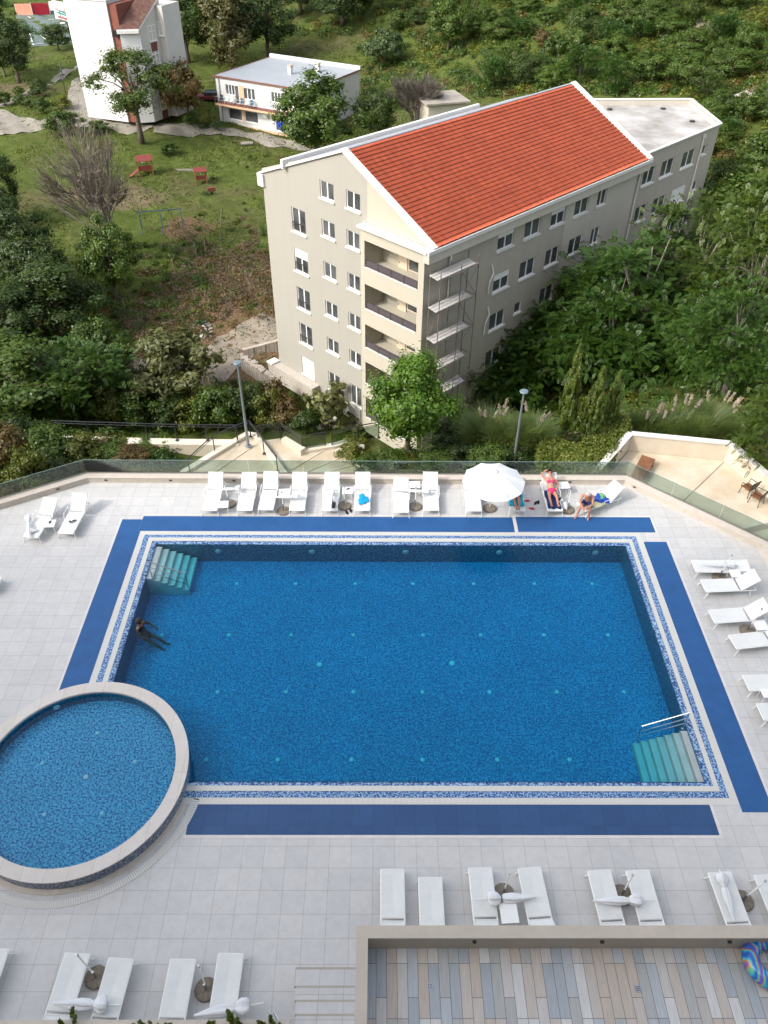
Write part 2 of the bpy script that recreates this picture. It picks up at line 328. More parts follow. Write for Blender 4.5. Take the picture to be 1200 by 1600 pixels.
# ------------------------------------------------------------------ terrain: thin-plate surface through surveyed heights
TP = [(-60, 20, -6), (-30, 24, -4), (-14, 29, -3.7), (-7, 32.5, -3.4), (0, 30, -3.4), (6.9, 31.4, -3.5), (12, 32, -3.3), (20, 30, -3.3), (30, 30, -2.6), (45, 25, -1),
 (-15, 33.5, -3.6), (-24, 33, -4.2), (-5, 35, -4.6), (3, 35, -5.0), (12, 38, -5.2), (24, 40, -4.2), (-30, 42, -10), (-20, 44, -12.6), (-10, 43, -12.8), (-3, 43, -13.4), (2, 42, -12.8), (9, 45, -12.2), (16, 50, -11.2), (22, 58, -10), (29, 66, -8.5), (36, 74, -6.5),
 (0, 52, -14), (5, 60, -14), (15, 70, -12.5), (22, 82, -10), (-10, 55, -15), (-14, 62, -14.8), (-30, 58, -14), (-14, 80, -13.4), (-30, 85, -12.6), (-50, 80, -12), (-50, 55, -12), (-25, 108, -11.3), (-45, 112, -10.2), (-35, 118, -9.7), (-15, 118, -10.6), (-5, 120, -10.2),
 (-60, 140, -9), (-50, 170, -8.5), (-95, 190, -9), (-60, 210, -8), (-75, 160, -9), (0, 105, -10.4), (2, 138, -8), (0, 165, -2), (-20, 190, -3), (12, 95, -8.5), (28, 95, -5.5), (38, 110, -2), (30, 130, -1), (60, 90, 1), (60, 135, 6), (20, 200, 9), (60, 250, 16), (-60, 260, -2), (85, 60, 6), (50, 45, -1.5), (110, 200, 26), (0, 270, 16),
 (-130, 60, -9), (-150, 220, -5), (130, 20, 4), (150, 110, 16), (-130, 0, -6), (44, 66, -4)]
TPa = np.array(TP, float); SC = 50.
def _phi(r2): return np.where(r2 > 1e-12, r2 * np.log(np.maximum(r2, 1e-12)) * .5, 0)
_X = TPa[:, :2] / SC; _K = _phi(((_X[:, None] - _X[None]) ** 2).sum(-1)) + np.eye(len(_X)) * 2e-4
_Pm = np.c_[np.ones(len(_X)), _X]; _A = np.block([[_K, _Pm], [_Pm.T, np.zeros((3, 3))]])
_W = np.linalg.solve(_A, np.r_[TPa[:, 2], 0, 0, 0])
def Garr(x, y):
    x = np.asarray(x, float); y = np.asarray(y, float); sh = x.shape; q = np.c_[x.ravel(), y.ravel()] / SC; out = np.empty(len(q))
    for i in range(0, len(q), 20000):
        s_ = q[i:i + 20000]; out[i:i + 20000] = _phi(((s_[:, None] - _X[None]) ** 2).sum(-1)) @ _W[:-3] + np.c_[np.ones(len(s_)), s_] @ _W[-3:]
    bump_ = .18 * np.sin(q[:, 0] * SC * .9) * np.cos(q[:, 1] * SC * .75) + .12 * np.sin(q[:, 0] * SC * 2.1 + q[:, 1] * SC * 1.3)
    z = out + bump_; X, Y = q[:, 0] * SC, q[:, 1] * SC
    z = np.where((X > 9.5) & (X < 22.5) & (Y > 18) & (Y < 37.2), np.minimum(z, -3.6), z)
    z = np.where((X > -11) & (X < 1.5) & (Y < 35.2), np.minimum(z, -3.75), z)
    return z.reshape(sh)
def G(x, y): return float(Garr(np.array([x]), np.array([y]))[0])
def ground_at(px, py, ymin=26.5):
    d = ray(px, py); t = np.linspace(ymin / d[1], 330 / d[1], 3000); pts = CAM + d * t[:, None]
    below = pts[:, 2] < Garr(pts[:, 0], pts[:, 1]); i = int(np.argmax(below)) if below.any() else len(t) - 1
    p = pts[i]; return Vector((float(p[0]), float(p[1]), G(p[0], p[1])))

def ground_material():
    m = bpy.data.materials.new('hill_ground'); m.use_nodes = True; N, Lk = nodes_of(m); b = N['Principled BSDF']; b.inputs['Roughness'].default_value = .95; b.inputs['Specular IOR Level'].default_value = .1
    tc = N.new('ShaderNodeTexCoord'); V = tc.outputs['Object']
    n1 = noise(N, Lk, V, .09, 6, .65); n2 = noise(N, Lk, V, .9, 6, .75); n3 = noise(N, Lk, V, 5., 4, .8)
    g = ramp(N, Lk, n2, [(.3, (.045, .068, .012)), (.5, (.080, .108, .022)), (.7, (.125, .145, .042))])
    dry = ramp(N, Lk, n2, [(.3, (.06, .055, .025)), (.6, (.125, .11, .055)), (.8, (.19, .155, .09))])
    f = ramp(N, Lk, n1, [(.50, (0, 0, 0)), (.66, (.75,) * 3)])
    c = mixc(N, Lk, g, dry, f)
    # trampled earth between playground and road: a patch of ground, placed by world position
    sp = N.new('ShaderNodeSeparateXYZ'); Lk.new(V, sp.inputs[0])
    def blob(cx, cy, rx, ry, edge=.5):
        mp = N.new('ShaderNodeMapping'); mp.inputs['Location'].default_value = (-cx / rx, -cy / ry, 0); mp.inputs['Scale'].default_value = (1 / rx, 1 / ry, 0); Lk.new(V, mp.inputs[0])
        ln = N.new('ShaderNodeVectorMath'); ln.operation = 'LENGTH'; Lk.new(mp.outputs[0], ln.inputs[0])
        a = N.new('ShaderNodeMath'); a.operation = 'ADD'; Lk.new(ln.outputs['Value'], a.inputs[0])
        s_ = N.new('ShaderNodeMath'); s_.operation = 'MULTIPLY_ADD'; s_.inputs[1].default_value = 1.4; s_.inputs[2].default_value = -.7; Lk.new(n2, s_.inputs[0]); Lk.new(s_.outputs[0], a.inputs[1])
        return ramp(N, Lk, a.outputs[0], [(.75, (1, 1, 1)), (1.0, (0, 0, 0))])
    rusty = ramp(N, Lk, n3, [(.3, (.07, .045, .024)), (.5, (.16, .105, .06)), (.7, (.26, .175, .11))])
    c = mixc(N, Lk, c, rusty, blob(-12, 66, 7.5, 9)); c = mixc(N, Lk, c, rusty, blob(-18, 58, 8, 6))
    c = mixc(N, Lk, c, rusty, blob(-21, 86, 3.2, 3))
    tan = ramp(N, Lk, n2, [(.3, (.11, .09, .05)), (.7, (.21, .17, .105))])
    c = mixc(N, Lk, c, tan, blob(-31, 93, 7, 4)); c = mixc(N, Lk, c, tan, blob(-56, 128, 9, 5))
    k = ramp(N, Lk, n3, [(.3, (.7,) * 3), (.65, (1,) * 3)]); c = mixc(N, Lk, c, k, 1., 'MULTIPLY')
    Lk.new(c, b.inputs['Base Color'])
    bp = N.new('ShaderNodeBump'); bp.inputs['Strength'].default_value = .8; bp.inputs['Distance'].default_value = .15; Lk.new(n3, bp.inputs['Height']); Lk.new(bp.outputs[0], b.inputs['Normal'])
    return m
M['ground'] = ground_material()
def grid_terrain():
    xs = np.concatenate([np.linspace(-150, -60, 40), np.linspace(-58, 60, 119), np.linspace(62, 150, 40)]); ys = np.concatenate([np.linspace(-60, 20, 20), np.linspace(21, 130, 110), np.linspace(132, 300, 80)])
    Xg, Yg = np.meshgrid(xs, ys); Z = Garr(Xg, Yg)
    nx, ny = len(xs), len(ys); V = np.stack([Xg, Yg, Z], -1).reshape(-1, 3)
    # keep it below the deck slab and the building
    inside = (V[:, 1] < 25.4) & (V[:, 0] < 15); V[inside, 2] = np.minimum(V[inside, 2], -3.5)
    i = np.arange(nx * ny).reshape(ny, nx); F = np.stack([i[:-1, :-1], i[:-1, 1:], i[1:, 1:], i[1:, :-1]], -1).reshape(-1, 4)
    npmesh('ground', V, F, M['ground'], smooth=True, kind='structure')
    far = MB(); far.add([(-1400, -1400, -60), (1400, -1400, -60), (1400, 1400, -60), (-1400, 1400, -60)], [(0, 1, 2, 3)]).build('terrain', M['ground'], kind='structure')
grid_terrain()
def ribbon(name, pts, width, m, dz=.07, thick=None, step=.6):
    """a strip of paving laid over the ground along a polyline of (x, y)"""
    P_ = [Vector((p[0], p[1], 0)) for p in pts]; out = []
    for a, b in zip(P_, P_[1:]):
        n = max(1, int((b - a).length / step))
        for k in range(n): out.append(a.lerp(b, k / n))
    out.append(P_[-1]); mb = MB(); W = width if isinstance(width, (int, float)) else None; K = 5
    for i, p in enumerate(out):
        d = (out[min(i + 1, len(out) - 1)] - out[max(i - 1, 0)]).normalized(); s_ = Vector((-d.y, d.x, 0)); ww = W if W else width[0] + (width[1] - width[0]) * i / (len(out) - 1)
        ww *= 1 + .06 * math.sin(i * 1.7)
        for j in range(K):
            q = p + s_ * ww * (j / (K - 1) - .5); mb.v.append((q.x, q.y, G(q.x, q.y) + dz))
        if i:
            for j in range(K - 1):
                a = (i - 1) * K + j; mb.f.append((a, a + K, a + K + 1, a + 1)); mb.m.append(0)
    return mb.build(name, m, kind='structure', smooth=True)
def gxy(px, py): g = ground_at(px, py); return (g.x, g.y)
def patch(name, poly, m, dz=.09, step=1.0, kind='structure'):
    """paved area of any outline draped over the ground"""
    xs = [p[0] for p in poly]; ys = [p[1] for p in poly]; pts = [Vector(p) for p in poly]; n = len(pts); ed = [(i, (i + 1) % n) for i in range(n)]
    dense = []
    for i in range(n):
        a, b = Vector(poly[i]), Vector(poly[(i + 1) % n]); k = max(1, int((b - a).length / step))
        dense += [a.lerp(b, t / k) for t in range(k)]
    n = len(dense); ed = [(i, (i + 1) % n) for i in range(n)]; vs = list(dense)
    x = min(xs) + step / 2
    while x < max(xs):
        y = min(ys) + step / 2
        while y < max(ys):
            c = False; j = len(poly) - 1
            for i in range(len(poly)):
                if (poly[i][1] > y) != (poly[j][1] > y) and x < (poly[j][0] - poly[i][0]) * (y - poly[i][1]) / (poly[j][1] - poly[i][1]) + poly[i][0]: c = not c
                j = i
            if c: vs.append(Vector((x, y)))
            y += step
        x += step
    r = geometry.delaunay_2d_cdt(vs, ed, [tuple(range(n))], 1, 1e-5)
    V = [(p.x, p.y, G(p.x, p.y) + dz) for p in r[0]]
    mb = MB(); mb.v = V; mb.f = [tuple(f) for f in r[2]]; mb.m = [0] * len(mb.f)
    return mb.build(name, m, kind=kind, smooth=True)
#MORE

# ------------------------------------------------------------------ pool deck
PX0, PX1, PY0, PY1 = -9.32, 10.34, 11.26, 22.66          # outer edge of the white border
WX0, WX1, WY0, WY1 = -8.57, 9.61, 11.96, 21.93           # water's edge
KC = (-8.59, 11.96)                                      # round pool
def deck():
    mb = MB()
    def poly(p): mb.add([(x, y, 0) for x, y in p], [tuple(range(len(p)))])
    poly([(-40, -6), (PX0, -6), (PX0, 26.0), (-12.3, 26.0), (-40, 10.4)])
    poly([(PX1, -6), (15.15, -6), (15.15, 21.85), (10.55, 26.0), (PX1, 26.0)])
    poly([(PX0, PY1), (PX1, PY1), (PX1, 26.0), (PX0, 26.0)])
    poly([(PX0, -6), (PX1, -6), (PX1, PY0), (PX0, PY0)])
    mb.build('pool_deck', M['deck'], kind='structure')
    e = MB(); out = [(-40, 10.4), (-12.3, 26.0), (10.55, 26.0), (15.15, 21.85), (15.15, -6)]
    for a, b in zip(out, out[1:]): e.add([(a[0], a[1], -.0), (b[0], b[1], -.0), (b[0], b[1], -7), (a[0], a[1], -7)], [(0, 1, 2, 3)])
    e.build('retaining_wall', M['terr_wall'], kind='structure')
deck()
def ring(mb, o, i, z, mi=0):
    (a, b, c, d), (e, f, g, h) = o, i
    mb.add([(a, c, z), (b, c, z), (b, d, z), (a, d, z), (e, g, z), (f, g, z), (f, h, z), (e, h, z)], [(0, 1, 5, 4), (1, 2, 6, 5), (2, 3, 7, 6), (3, 0, 4, 7)], mi)
def grate_mat(name, w_, dirx=True):
    m = bpy.data.materials.new(name); m.use_nodes = True; N, Lk = nodes_of(m); b = N['Principled BSDF']
    tc = N.new('ShaderNodeTexCoord'); sp = N.new('ShaderNodeSeparateXYZ'); Lk.new(tc.outputs['Object'], sp.inputs[0])
    wv = N.new('ShaderNodeTexWave'); wv.bands_direction = 'X' if dirx else 'Y'; wv.inputs['Scale'].default_value = w_; Lk.new(tc.outputs['Object'], wv.inputs[0])
    o = ramp(N, Lk, wv.outputs['Color'], [(.15, (.36, .35, .32)), (.35, (.64, .63, .58))]); Lk.new(o, b.inputs['Base Color']); b.inputs['Roughness'].default_value = .5
    return m
M['grate_x'] = grate_mat('white_grate_x', 9); M['grate_y'] = grate_mat('white_grate_y', 9, False)
pool = empty('swimming_pool', (0.5, 17, 0), 0, 'large rectangular in-ground swimming pool with dark blue mosaic floor and white and mosaic border', 'swimming pool')
def local(mb, o=(-.5, -17, 0)): mb.v = [(x + o[0], y + o[1], z + o[2]) for x, y, z in mb.v]; return mb
def rebuild_pool():
    mb = MB(); zf = -.92; a, b, c, d = WX0, WX1, WY0, WY1
    mb.add([(a, c, zf), (b, c, zf), (b, d, zf), (a, d, zf)], [(0, 1, 2, 3)], 0)
    V = [(a, c, 0), (b, c, 0), (b, d, 0), (a, d, 0), (a, c, zf), (b, c, zf), (b, d, zf), (a, d, zf)]
    mb.add(V, [(0, 1, 5, 4), (1, 2, 6, 5), (2, 3, 7, 6), (3, 0, 4, 7)], 1)
    local(mb).build('basin', [M['poolfloor'], M['poolwall']], pool)
    mb = MB(); z = .003
    o1 = (PX0, PX1, PY0, PY1); o2 = (-9.13, 10.15, 11.45, 22.47); o3 = (-8.92, 9.95, 11.65, 22.30); o4 = (-8.75, 9.80, 11.82, 22.10); o5 = (WX0, WX1, WY0, WY1)
    def sides(mbx, mby, o, i, z):
        (a, b, c, d), (e, f, g, h) = o, i
        for vs, mt in (([(a, c, z), (b, c, z), (f, g, z), (e, g, z)], 'grate_x'), ([(a, d, z), (e, h, z), (f, h, z), (b, d, z)], 'grate_x'), ([(b, c, z), (b, d, z), (f, h, z), (f, g, z)], 'grate_y'), ([(a, c, z), (e, g, z), (e, h, z), (a, d, z)], 'grate_y')):
            local(MB().add(vs, [(0, 1, 2, 3)])).build(mbx, M[mt], pool)
    sides('border_strip', None, o1, o2, z); sides('overflow_grate', None, o3, o4, z + .012)
    m2 = MB(); ring(m2, o2, o3, z); local(m2).build('mosaic_border', M['mosaic'], pool)
    m3 = MB(); (a, b, c, d), (e, f, g, h) = o4, o5; zz = -.022
    m3.add([(a, c, z), (b, c, z), (b, d, z), (a, d, z), (e, g, zz), (f, g, zz), (f, h, zz), (e, h, zz)], [(0, 1, 5, 4), (1, 2, 6, 5), (2, 3, 7, 6), (3, 0, 4, 7)])
    local(m3).build('mosaic_edge', M['mosaic'], pool)
    for (x0, dx, y0, y1, n) in ((WX0, .252, 20.15, 21.86, 6), (WX1, -.222, 12.0, 13.72, 7)):
        st = MB()
        for k in range(n):
            xa, xb = x0 + dx * k, x0 + dx * (k + 1); st.bb(min(xa, xb), max(xa, xb) , y0, y1, -.915, -.07 - .115 * k)
            st.bb(xb - (.03 if dx > 0 else 0), xb + (0 if dx > 0 else .03), y0, y1, -.07 - .115 * k - .005, -.07 - .115 * k + .004, 1)
        local(st).build('pool_steps', [M['step'], M['greyr']], pool)
    dot = mat('inlet_white', (.75, .82, .80), .4)
    for y, xs in ((912, (370, 462, 555, 645, 740, 835, 925)), (992, (253, 358, 455, 552, 661, 751, 850, 950)), (1081, (340, 447, 552, 660, 765, 870, 975)), (1187, (322, 434, 549, 660, 777, 890))):
        for x in xs:
            q = P(x, y, -.91)
            local(MB().lathe([(.0, .03), (.05, .028), (.075, 0)], 12, q), (-.5, -17, 0)).build('floor_inlet', dot, pool)
    for x, y in ((499, 1038), (706, 1036)):
        q = P(x, y, -.91); local(MB().lathe([(.0, .02), (.08, .02), (.10, 0)], 16, q)).build('floor_drain', dot, pool)
    ov = mat('pool_lamp', (.30, .45, .46), .35)
    def wl(p, ax):
        l = MB(); n = 16
        if ax == 'y': l.lathe([(0, .04), (.07, .035), (.13, .0)], n, (0, 0, 0)); rot = Matrix.Translation(p) @ Matrix.Rotation(PI / 2, 4, 'X')
        else: l.lathe([(0, .04), (.07, .035), (.13, 0)], n, (0, 0, 0)); rot = Matrix.Translation(p) @ Matrix.Rotation(ax, 4, 'Y')
        l.v = [tuple(rot @ Vector(v)) for v in l.v]; local(l).build('underwater_light', ov, pool)
    for x in (342, 488, 634, 780, 930): q = PY(x, 865, WY1); wl(Vector((q.x, WY1 - .005, -.38)), 'y')
rebuild_pool()
def water_plane():
    mb = MB(); a, b, c, d = WX0 - .03, WX1 + .03, WY0 - .03, WY1 + .03; z = -.012; cx, cy = KC; r = 3.10
    # the round pool's wall stands in one corner; the water stops at it
    arc = [(cx + r * math.cos(t), cy + r * math.sin(t)) for t in np.linspace(-.01, PI / 2 + .01, 24)]
    pl = [(b, c), (b, d), (a, d)] + arc[::-1]
    mb.prism(pl, -.96, z); mb.build('water', M['water'], kind='structure')
water_plane()
# blue strips around the pool
for nm, (x0, x1, y0, y1), m_ in (('blue_pavement', (-9.42, 5.42, 22.68, 23.56), 'bluemat'), ('blue_pavement', (5.56, 11.0, 22.70, 23.60), 'bluemat'), ('blue_pavement', (-10.22, -9.345, 15.4, 23.36), 'bluemat'), ('blue_pavement', (10.38, 11.28, 11.02, 22.16), 'bluemat'), ('blue_pavement', (-5.27, 9.51, 10.35, 11.245), 'blue')):
    if y0 == 15.4:
        MB().add([(x0, 14.0, .004), (x1, 14.0, .004), (x1, 22.675, .004), (-9.425, 22.675, .004), (-9.425, y1, .004), (x0, y1, .004)], [(0, 1, 2, 3, 4, 5)]).build(nm, M[m_], kind='structure')
    else: MB().add([(x0, y0, .004), (x1, y0, .004), (x1, y1, .004), (x0, y1, .004)], [(0, 1, 2, 3)]).build(nm, M[m_], kind='structure')
M['stonestrip'] = mat('pale_edge', (.60, .57, .54), .7, var=.08, scale=3)
eb = MB()
for x0, x1, y0, y1 in ((-9.42, 11.06, 23.605, 23.68), (11.285, 11.37, 11.0, 22.2), (10.34, 10.375, 11.3, 22.2), (-10.30, -10.225, 14.0, 23.42), (-5.33, 9.6, 10.26, 10.345), (9.515, 9.60, 10.35, 11.25), (5.425, 5.555, 22.68, 23.6), (11.005, 11.07, 22.7, 23.6)): eb.bb(x0, x1, y0, y1, .001, .006)
eb.build('paving_edge', M['stonestrip'], kind='structure')

# round paddling pool
kid = empty('paddling_pool', (*KC, 0), 0, 'round raised paddling pool with pale stone rim over the corner of the big pool', 'paddling pool')
MB().lathe([(3.10, -.9), (3.10, .44)], 96).build('outer_wall', M['darkmos'], kid)
MB().lathe([(3.13, .44), (3.14, .50), (2.77, .50), (2.76, .44), (3.13, .44)], 96).build('rim', M['rimstone'], kid)
kb = MB().lathe([(2.77, .45), (2.77, .02)], 96, mi=1); kb.lathe([(2.77, .02), (0, .02)], 96); kb.build('basin', [M['kidfloor'], M['poolwall']], kid)
MB().lathe([(3.095, .03), (3.22, .03), (3.24, .004)], 80, a0=PI / 2 + .25, a1=2 * PI - .22).build('base_ring', M['coping'], kid)
def radial_grate():
    g = MB()
    for k in range(170):
        t = PI * 1.02 + k / 170 * (PI * .93); c, s = math.cos(t), math.sin(t); g.beam((3.38 * c, 3.38 * s, .008), (3.56 * c, 3.56 * s, .008), .045, .012)
    for r in (3.37, 3.57): g.tube([(r * math.cos(t), r * math.sin(t), .008) for t in np.linspace(PI * 1.02, PI * 1.95, 60)], .012, 4)
    g.build('drain_grate', mat('grate_white', (.62, .62, .59), .5), kid)
    MB().lathe([(3.36, .003), (3.58, .003)], 80, a0=PI * 1.02, a1=PI * 1.95).build('drain_channel', M['greyr'], kid)
radial_grate()
dot = mat('inlet_pale', (.68, .82, .80), .4)
for x, y in ((152, 1145), (66, 1192), (210, 1190), (69, 1272), (159, 1270)):
    q = P(x, y, .03); MB().lathe([(0, .03), (.04, .028), (.06, 0)], 12, (q.x - KC[0], q.y - KC[1], .02)).build('floor_inlet', dot, kid)
q = P(134, 1214, .03); MB().lathe([(0, .02), (.08, .02), (.1, 0)], 14, (q.x - KC[0], q.y - KC[1], .02)).build('floor_drain', M['metal'], kid)
q = PY(108, 1093, 14.3); l = MB().lathe([(0, .03), (.07, .03), (.11, 0)], 14); th = math.atan2(14.35 - KC[1], -10.0 - KC[0])
rr = Matrix.Translation((2.755 * math.cos(th), 2.755 * math.sin(th), .22)) @ Matrix.Rotation(th, 4, 'Z') @ Matrix.Rotation(-PI / 2, 4, 'Y'); l.v = [tuple(rr @ Vector(v)) for v in l.v]; l.build('underwater_light', dot, kid)
MB().lathe([(2.775, .36), (0, .36)], 96, (*KC, 0)).build('water', M['kwater'], kind='structure')

# handrails
def handrail(name, p0, p1, label):
    o = empty(name, p0, 0, label, 'handrail'); d = Vector(p1) - Vector(p0); h = Vector((0, 0, .85))
    m = MB(); e = Vector((0, 0, 0))
    m.tube([e, e + h, d + h, d], .022, 8); m.build('top_rail', M['metal'], o)
    for k in (.33, .64): MB().bar(e + h * k, d + h * k, .013).build('lower_rail', M['metal'], o)
    for q_ in (e, d): MB().lathe([(.05, 0), (.05, .02), (.022, .03)], 12, q_).build('base_plate', M['metal'], o)
handrail('pool_handrail', (-8.35, 20.2, -.06), (-7.1, 20.2, -.70), 'three bar steel handrail over the steps at the far left pool corner')
handrail('pool_handrail', (9.5, 13.8, -.06), (8.2, 13.78, -.76), 'steel handrail over the steps at the near right pool corner')

# deck parapet, its recessed lamps and the glass balustrade
def parapet():
    line = [(-40, 10.4), (-12.3, 26.0), (10.55, 26.0), (15.15, 21.85), (15.15, -3)]
    root = empty('parapet_wall', (0, 26, 0), 0, 'low beige parapet wall with pale coping round the edge of the pool deck', 'wall')
    def off(d):  # inner offset by mitre
        res = []
        n = [Vector((b[0] - a[0], b[1] - a[1])).normalized() for a, b in zip(line, line[1:])]; nr = [Vector((t.y, -t.x)) for t in n]
        for i, p in enumerate(line):
            if i == 0: q = Vector(p) + nr[0] * d
            elif i == len(line) - 1: q = Vector(p) + nr[-1] * d
            else:
                b_ = (nr[i - 1] + nr[i]).normalized(); q = Vector(p) + b_ * d / b_.dot(nr[i])
            res.append(q)
        return res
    o = off(-.02); i = off(.36); i2 = off(.33); o2 = off(.02)
    def strip(A, B, z0, z1, name, m_):
        mb = MB()
        for k in range(len(A) - 1):
            v = [(A[k].x, A[k].y, z0), (A[k + 1].x, A[k + 1].y, z0), (B[k + 1].x, B[k + 1].y, z0), (B[k].x, B[k].y, z0)]; v += [(x, y, z1) for x, y, _ in v]
            mb.add(v, [(3, 2, 1, 0), (4, 5, 6, 7), (0, 1, 5, 4), (2, 3, 7, 6)])
        mb.v = [(x, y - 26, z) for x, y, z in mb.v]
        return mb.build(name, m_, root)
    strip(o2, i2, .0, .25, 'wall_body', M['coping']); strip(o, i, .25, .29, 'coping', mat('coping_light', (.56, .50, .44), .6, var=.08, scale=3))
    lm = MB()
    for px, py in ((166, 752), (267, 753), (366, 753), (990, 766), (1074, 811), (1171, 862), (92, 769), (4, 818), (470, 754), (890, 755)):
        best = None
        for k in range(len(i2) - 1):
            a, b = i2[k], i2[k + 1]; d = ray(px, py); n_ = Vector((-(b - a).y, (b - a).x)).normalized(); t = n_.dot(a) / (n_.x * d[0] + n_.y * d[1]); q = CAM + d * t
            s_ = (Vector((q[0], q[1])) - a).dot((b - a).normalized())
            if 0 < s_ < (b - a).length and -.1 < q[2] < .5: best = (q, n_, b - a)
        if best:
            q, n_, dd = best; m_ = MB(); m_.box((q[0], q[1] - 26, .14), (.13, .03, .06), math.atan2(dd.y, dd.x)); m_.build('wall_lamp', M['black'], root)
    gm = glass_mat('balustrade_glass', (.70, .78, .74)); gb = empty('glass_balustrade', (0, 26, .29), 0, 'frameless greenish glass balustrade standing on the deck parapet', 'balustrade')
    g = off(.03)
    for k in range(len(g) - 1):
        a, b = g[k], g[k + 1]; L = (b - a).length; n = max(1, round(L / 2.4)); d = (b - a).normalized()
        for j in range(n):
            p, q = a + d * (L * j / n + .008), a + d * (L * (j + 1) / n - .008)
            MB().beam((p.x, p.y - 26, .34), (q.x, q.y - 26, .34), .018, .68).build('glass_panel', gm, gb)
        MB().beam((a.x, a.y - 26, .012), (b.x, b.y - 26, .012), .07, .05).build('clamp_rail', mat('clamp_grey', (.30, .28, .26), .4), gb)
        MB().beam((a.x, a.y - 26, .69), (b.x, b.y - 26, .69), .022, .012).build('edge_strip', mat('glass_edge', (.16, .24, .21), .2), gb)
parapet()

# ------------------------------------------------------------------ hotel behind the camera, its balcony terrace and steps
hot = empty('hotel_block', (-15, -14, -6), 0, 'tall pale hotel block rising behind the pool deck', 'building')
hb = MB(); hb.bb(-70, -2, -10, 11.2, 0, 48.8); hb.bb(-1.99, 50, -10, 11.2, 0, 32); hb.build('wall', M['whitewall'], hot)  # unseen mass; stepped heights chosen for the deck's shadow edge and open sky
hp = MB(); hw = MB()
for fl in range(1, 14):
    for k in range(17 if fl > 9 else 30):
        x = -68 + k * 4; hp.bb(x, x + 2.4, 11.2, 11.26, fl * 3.0 + 1, fl * 3.0 + 3.2 - .3)
hp.build('windows', M['pane'], hot)['kind'] = 'stuff'
def plank_floor():
    m = bpy.data.materials.new('plank_tile'); m.use_nodes = True; N, Lk = nodes_of(m); b = N['Principled BSDF']
    tc = N.new('ShaderNodeTexCoord'); mp = N.new('ShaderNodeMapping'); mp.inputs['Rotation'].default_value[2] = PI / 2; Lk.new(tc.outputs['Object'], mp.inputs[0])
    br = N.new('ShaderNodeTexBrick'); br.offset = .37; br.offset_frequency = 3; br.inputs['Scale'].default_value = 1; br.inputs['Brick Width'].default_value = .8; br.inputs['Row Height'].default_value = .172; br.inputs['Mortar Size'].default_value = .004
    br.inputs['Color1'].default_value = (0, 0, 0, 1); br.inputs['Color2'].default_value = (1, 1, 1, 1); br.inputs['Mortar'].default_value = (.5, .5, .5, 1); Lk.new(mp.outputs[0], br.inputs[0])
    pal = [(.47, .44, .405), (.56, .53, .50), (.38, .41, .435), (.51, .44, .375), (.61, .60, .58), (.42, .425, .41), (.53, .475, .42), (.45, .475, .495)]
    o = ramp(N, Lk, br.outputs[0], [(i / 8, c) for i, c in enumerate(pal)], 'CONSTANT')
    st = N.new('ShaderNodeMapping'); st.inputs['Scale'].default_value = (14, 1.2, 1); Lk.new(tc.outputs['Object'], st.inputs[0]); n = noise(N, Lk, st.outputs[0], 2.2, 6, .7)
    k = ramp(N, Lk, n, [(.3, (.80,) * 3), (.65, (1,) * 3)]); o = mixc(N, Lk, o, k, 1., 'MULTIPLY')
    o = mixc(N, Lk, o, (.10, .095, .09), br.outputs['Fac']); Lk.new(o, b.inputs['Base Color']); b.inputs['Roughness'].default_value = .5
    return m
M['balfloor'] = plank_floor()
MB().bb(-.2, 12, -2.6, 5.03, 6.4, 6.81).build('terrace_floor', M['balfloor'], kind='structure')
tw = empty('terrace_wall', (-.25, 5.2, 6.5), 0, 'thick beige parapet wall enclosing the planked terrace at the bottom right', 'wall')
t1 = MB(); t1.bb(-.05, 12.3, -.17, -.03, -3, .79); t1.bb(-.05, .10, -7.8, -.172, -3, .79); t1.build('wall_body', M['coping2'], tw)
t2 = MB(); c0 = P(557, 1446, 7.34); c1 = P(575, 1466, 7.34)
X0, Y1 = c0.x + .25, c0.y - 5.2; X1, Y0 = c1.x + .25, c1.y - 5.2
t2.add([(X0, Y1, .84), (12.4, Y1, .84), (12.4, Y0, .84), (X1, Y0, .84), (X1, -7.9, .84), (X0, -7.9, .84)] + [(X0, Y1, .79), (12.4, Y1, .79), (12.4, Y0, .79), (X1, Y0, .79), (X1, -7.9, .79), (X0, -7.9, .79)], [(0, 3, 2, 1), (0, 5, 4, 3), (0, 1, 7, 6), (2, 3, 9, 8), (3, 4, 10, 9), (5, 0, 6, 11), (6, 7, 8, 9), (6, 9, 10, 11)])
t2.build('coping', mat('terrace_coping', (.47, .41, .34), .65, var=.07, scale=3), tw)
lowz = MB(); lowz.bb(.005, 12, -7.8, -.18, -6.2, -.12); lowz.build('base_block', M['coping2'], tw)
for px in (741, 940, 1139):
    q = P(px, 1467.5, 7.2); MB().bb(q.x + .25 - .03, q.x + .25 + .03, Y0 - .03, Y0 + .01, .68, .72).build('wall_lamp', M['black'], tw)
for px, py in ((672, 1541), (997, 1545)):
    q = P(px, py, 6.815); d_ = MB(); d_.bb(-.05, .05, -.05, .05, 0, .006)
    for i in range(3):
        for j in range(3): d_.bb(-.035 + i * .027, -.019 + i * .027, -.035 + j * .027, -.019 + j * .027, .006, .009, 1)
    tag(d_.build('floor_drain', [M['metal'], M['black']], loc=q), 'small square floor drain on the %s part of the planked terrace' % ('left' if px < 700 else 'right'), 'floor drain')
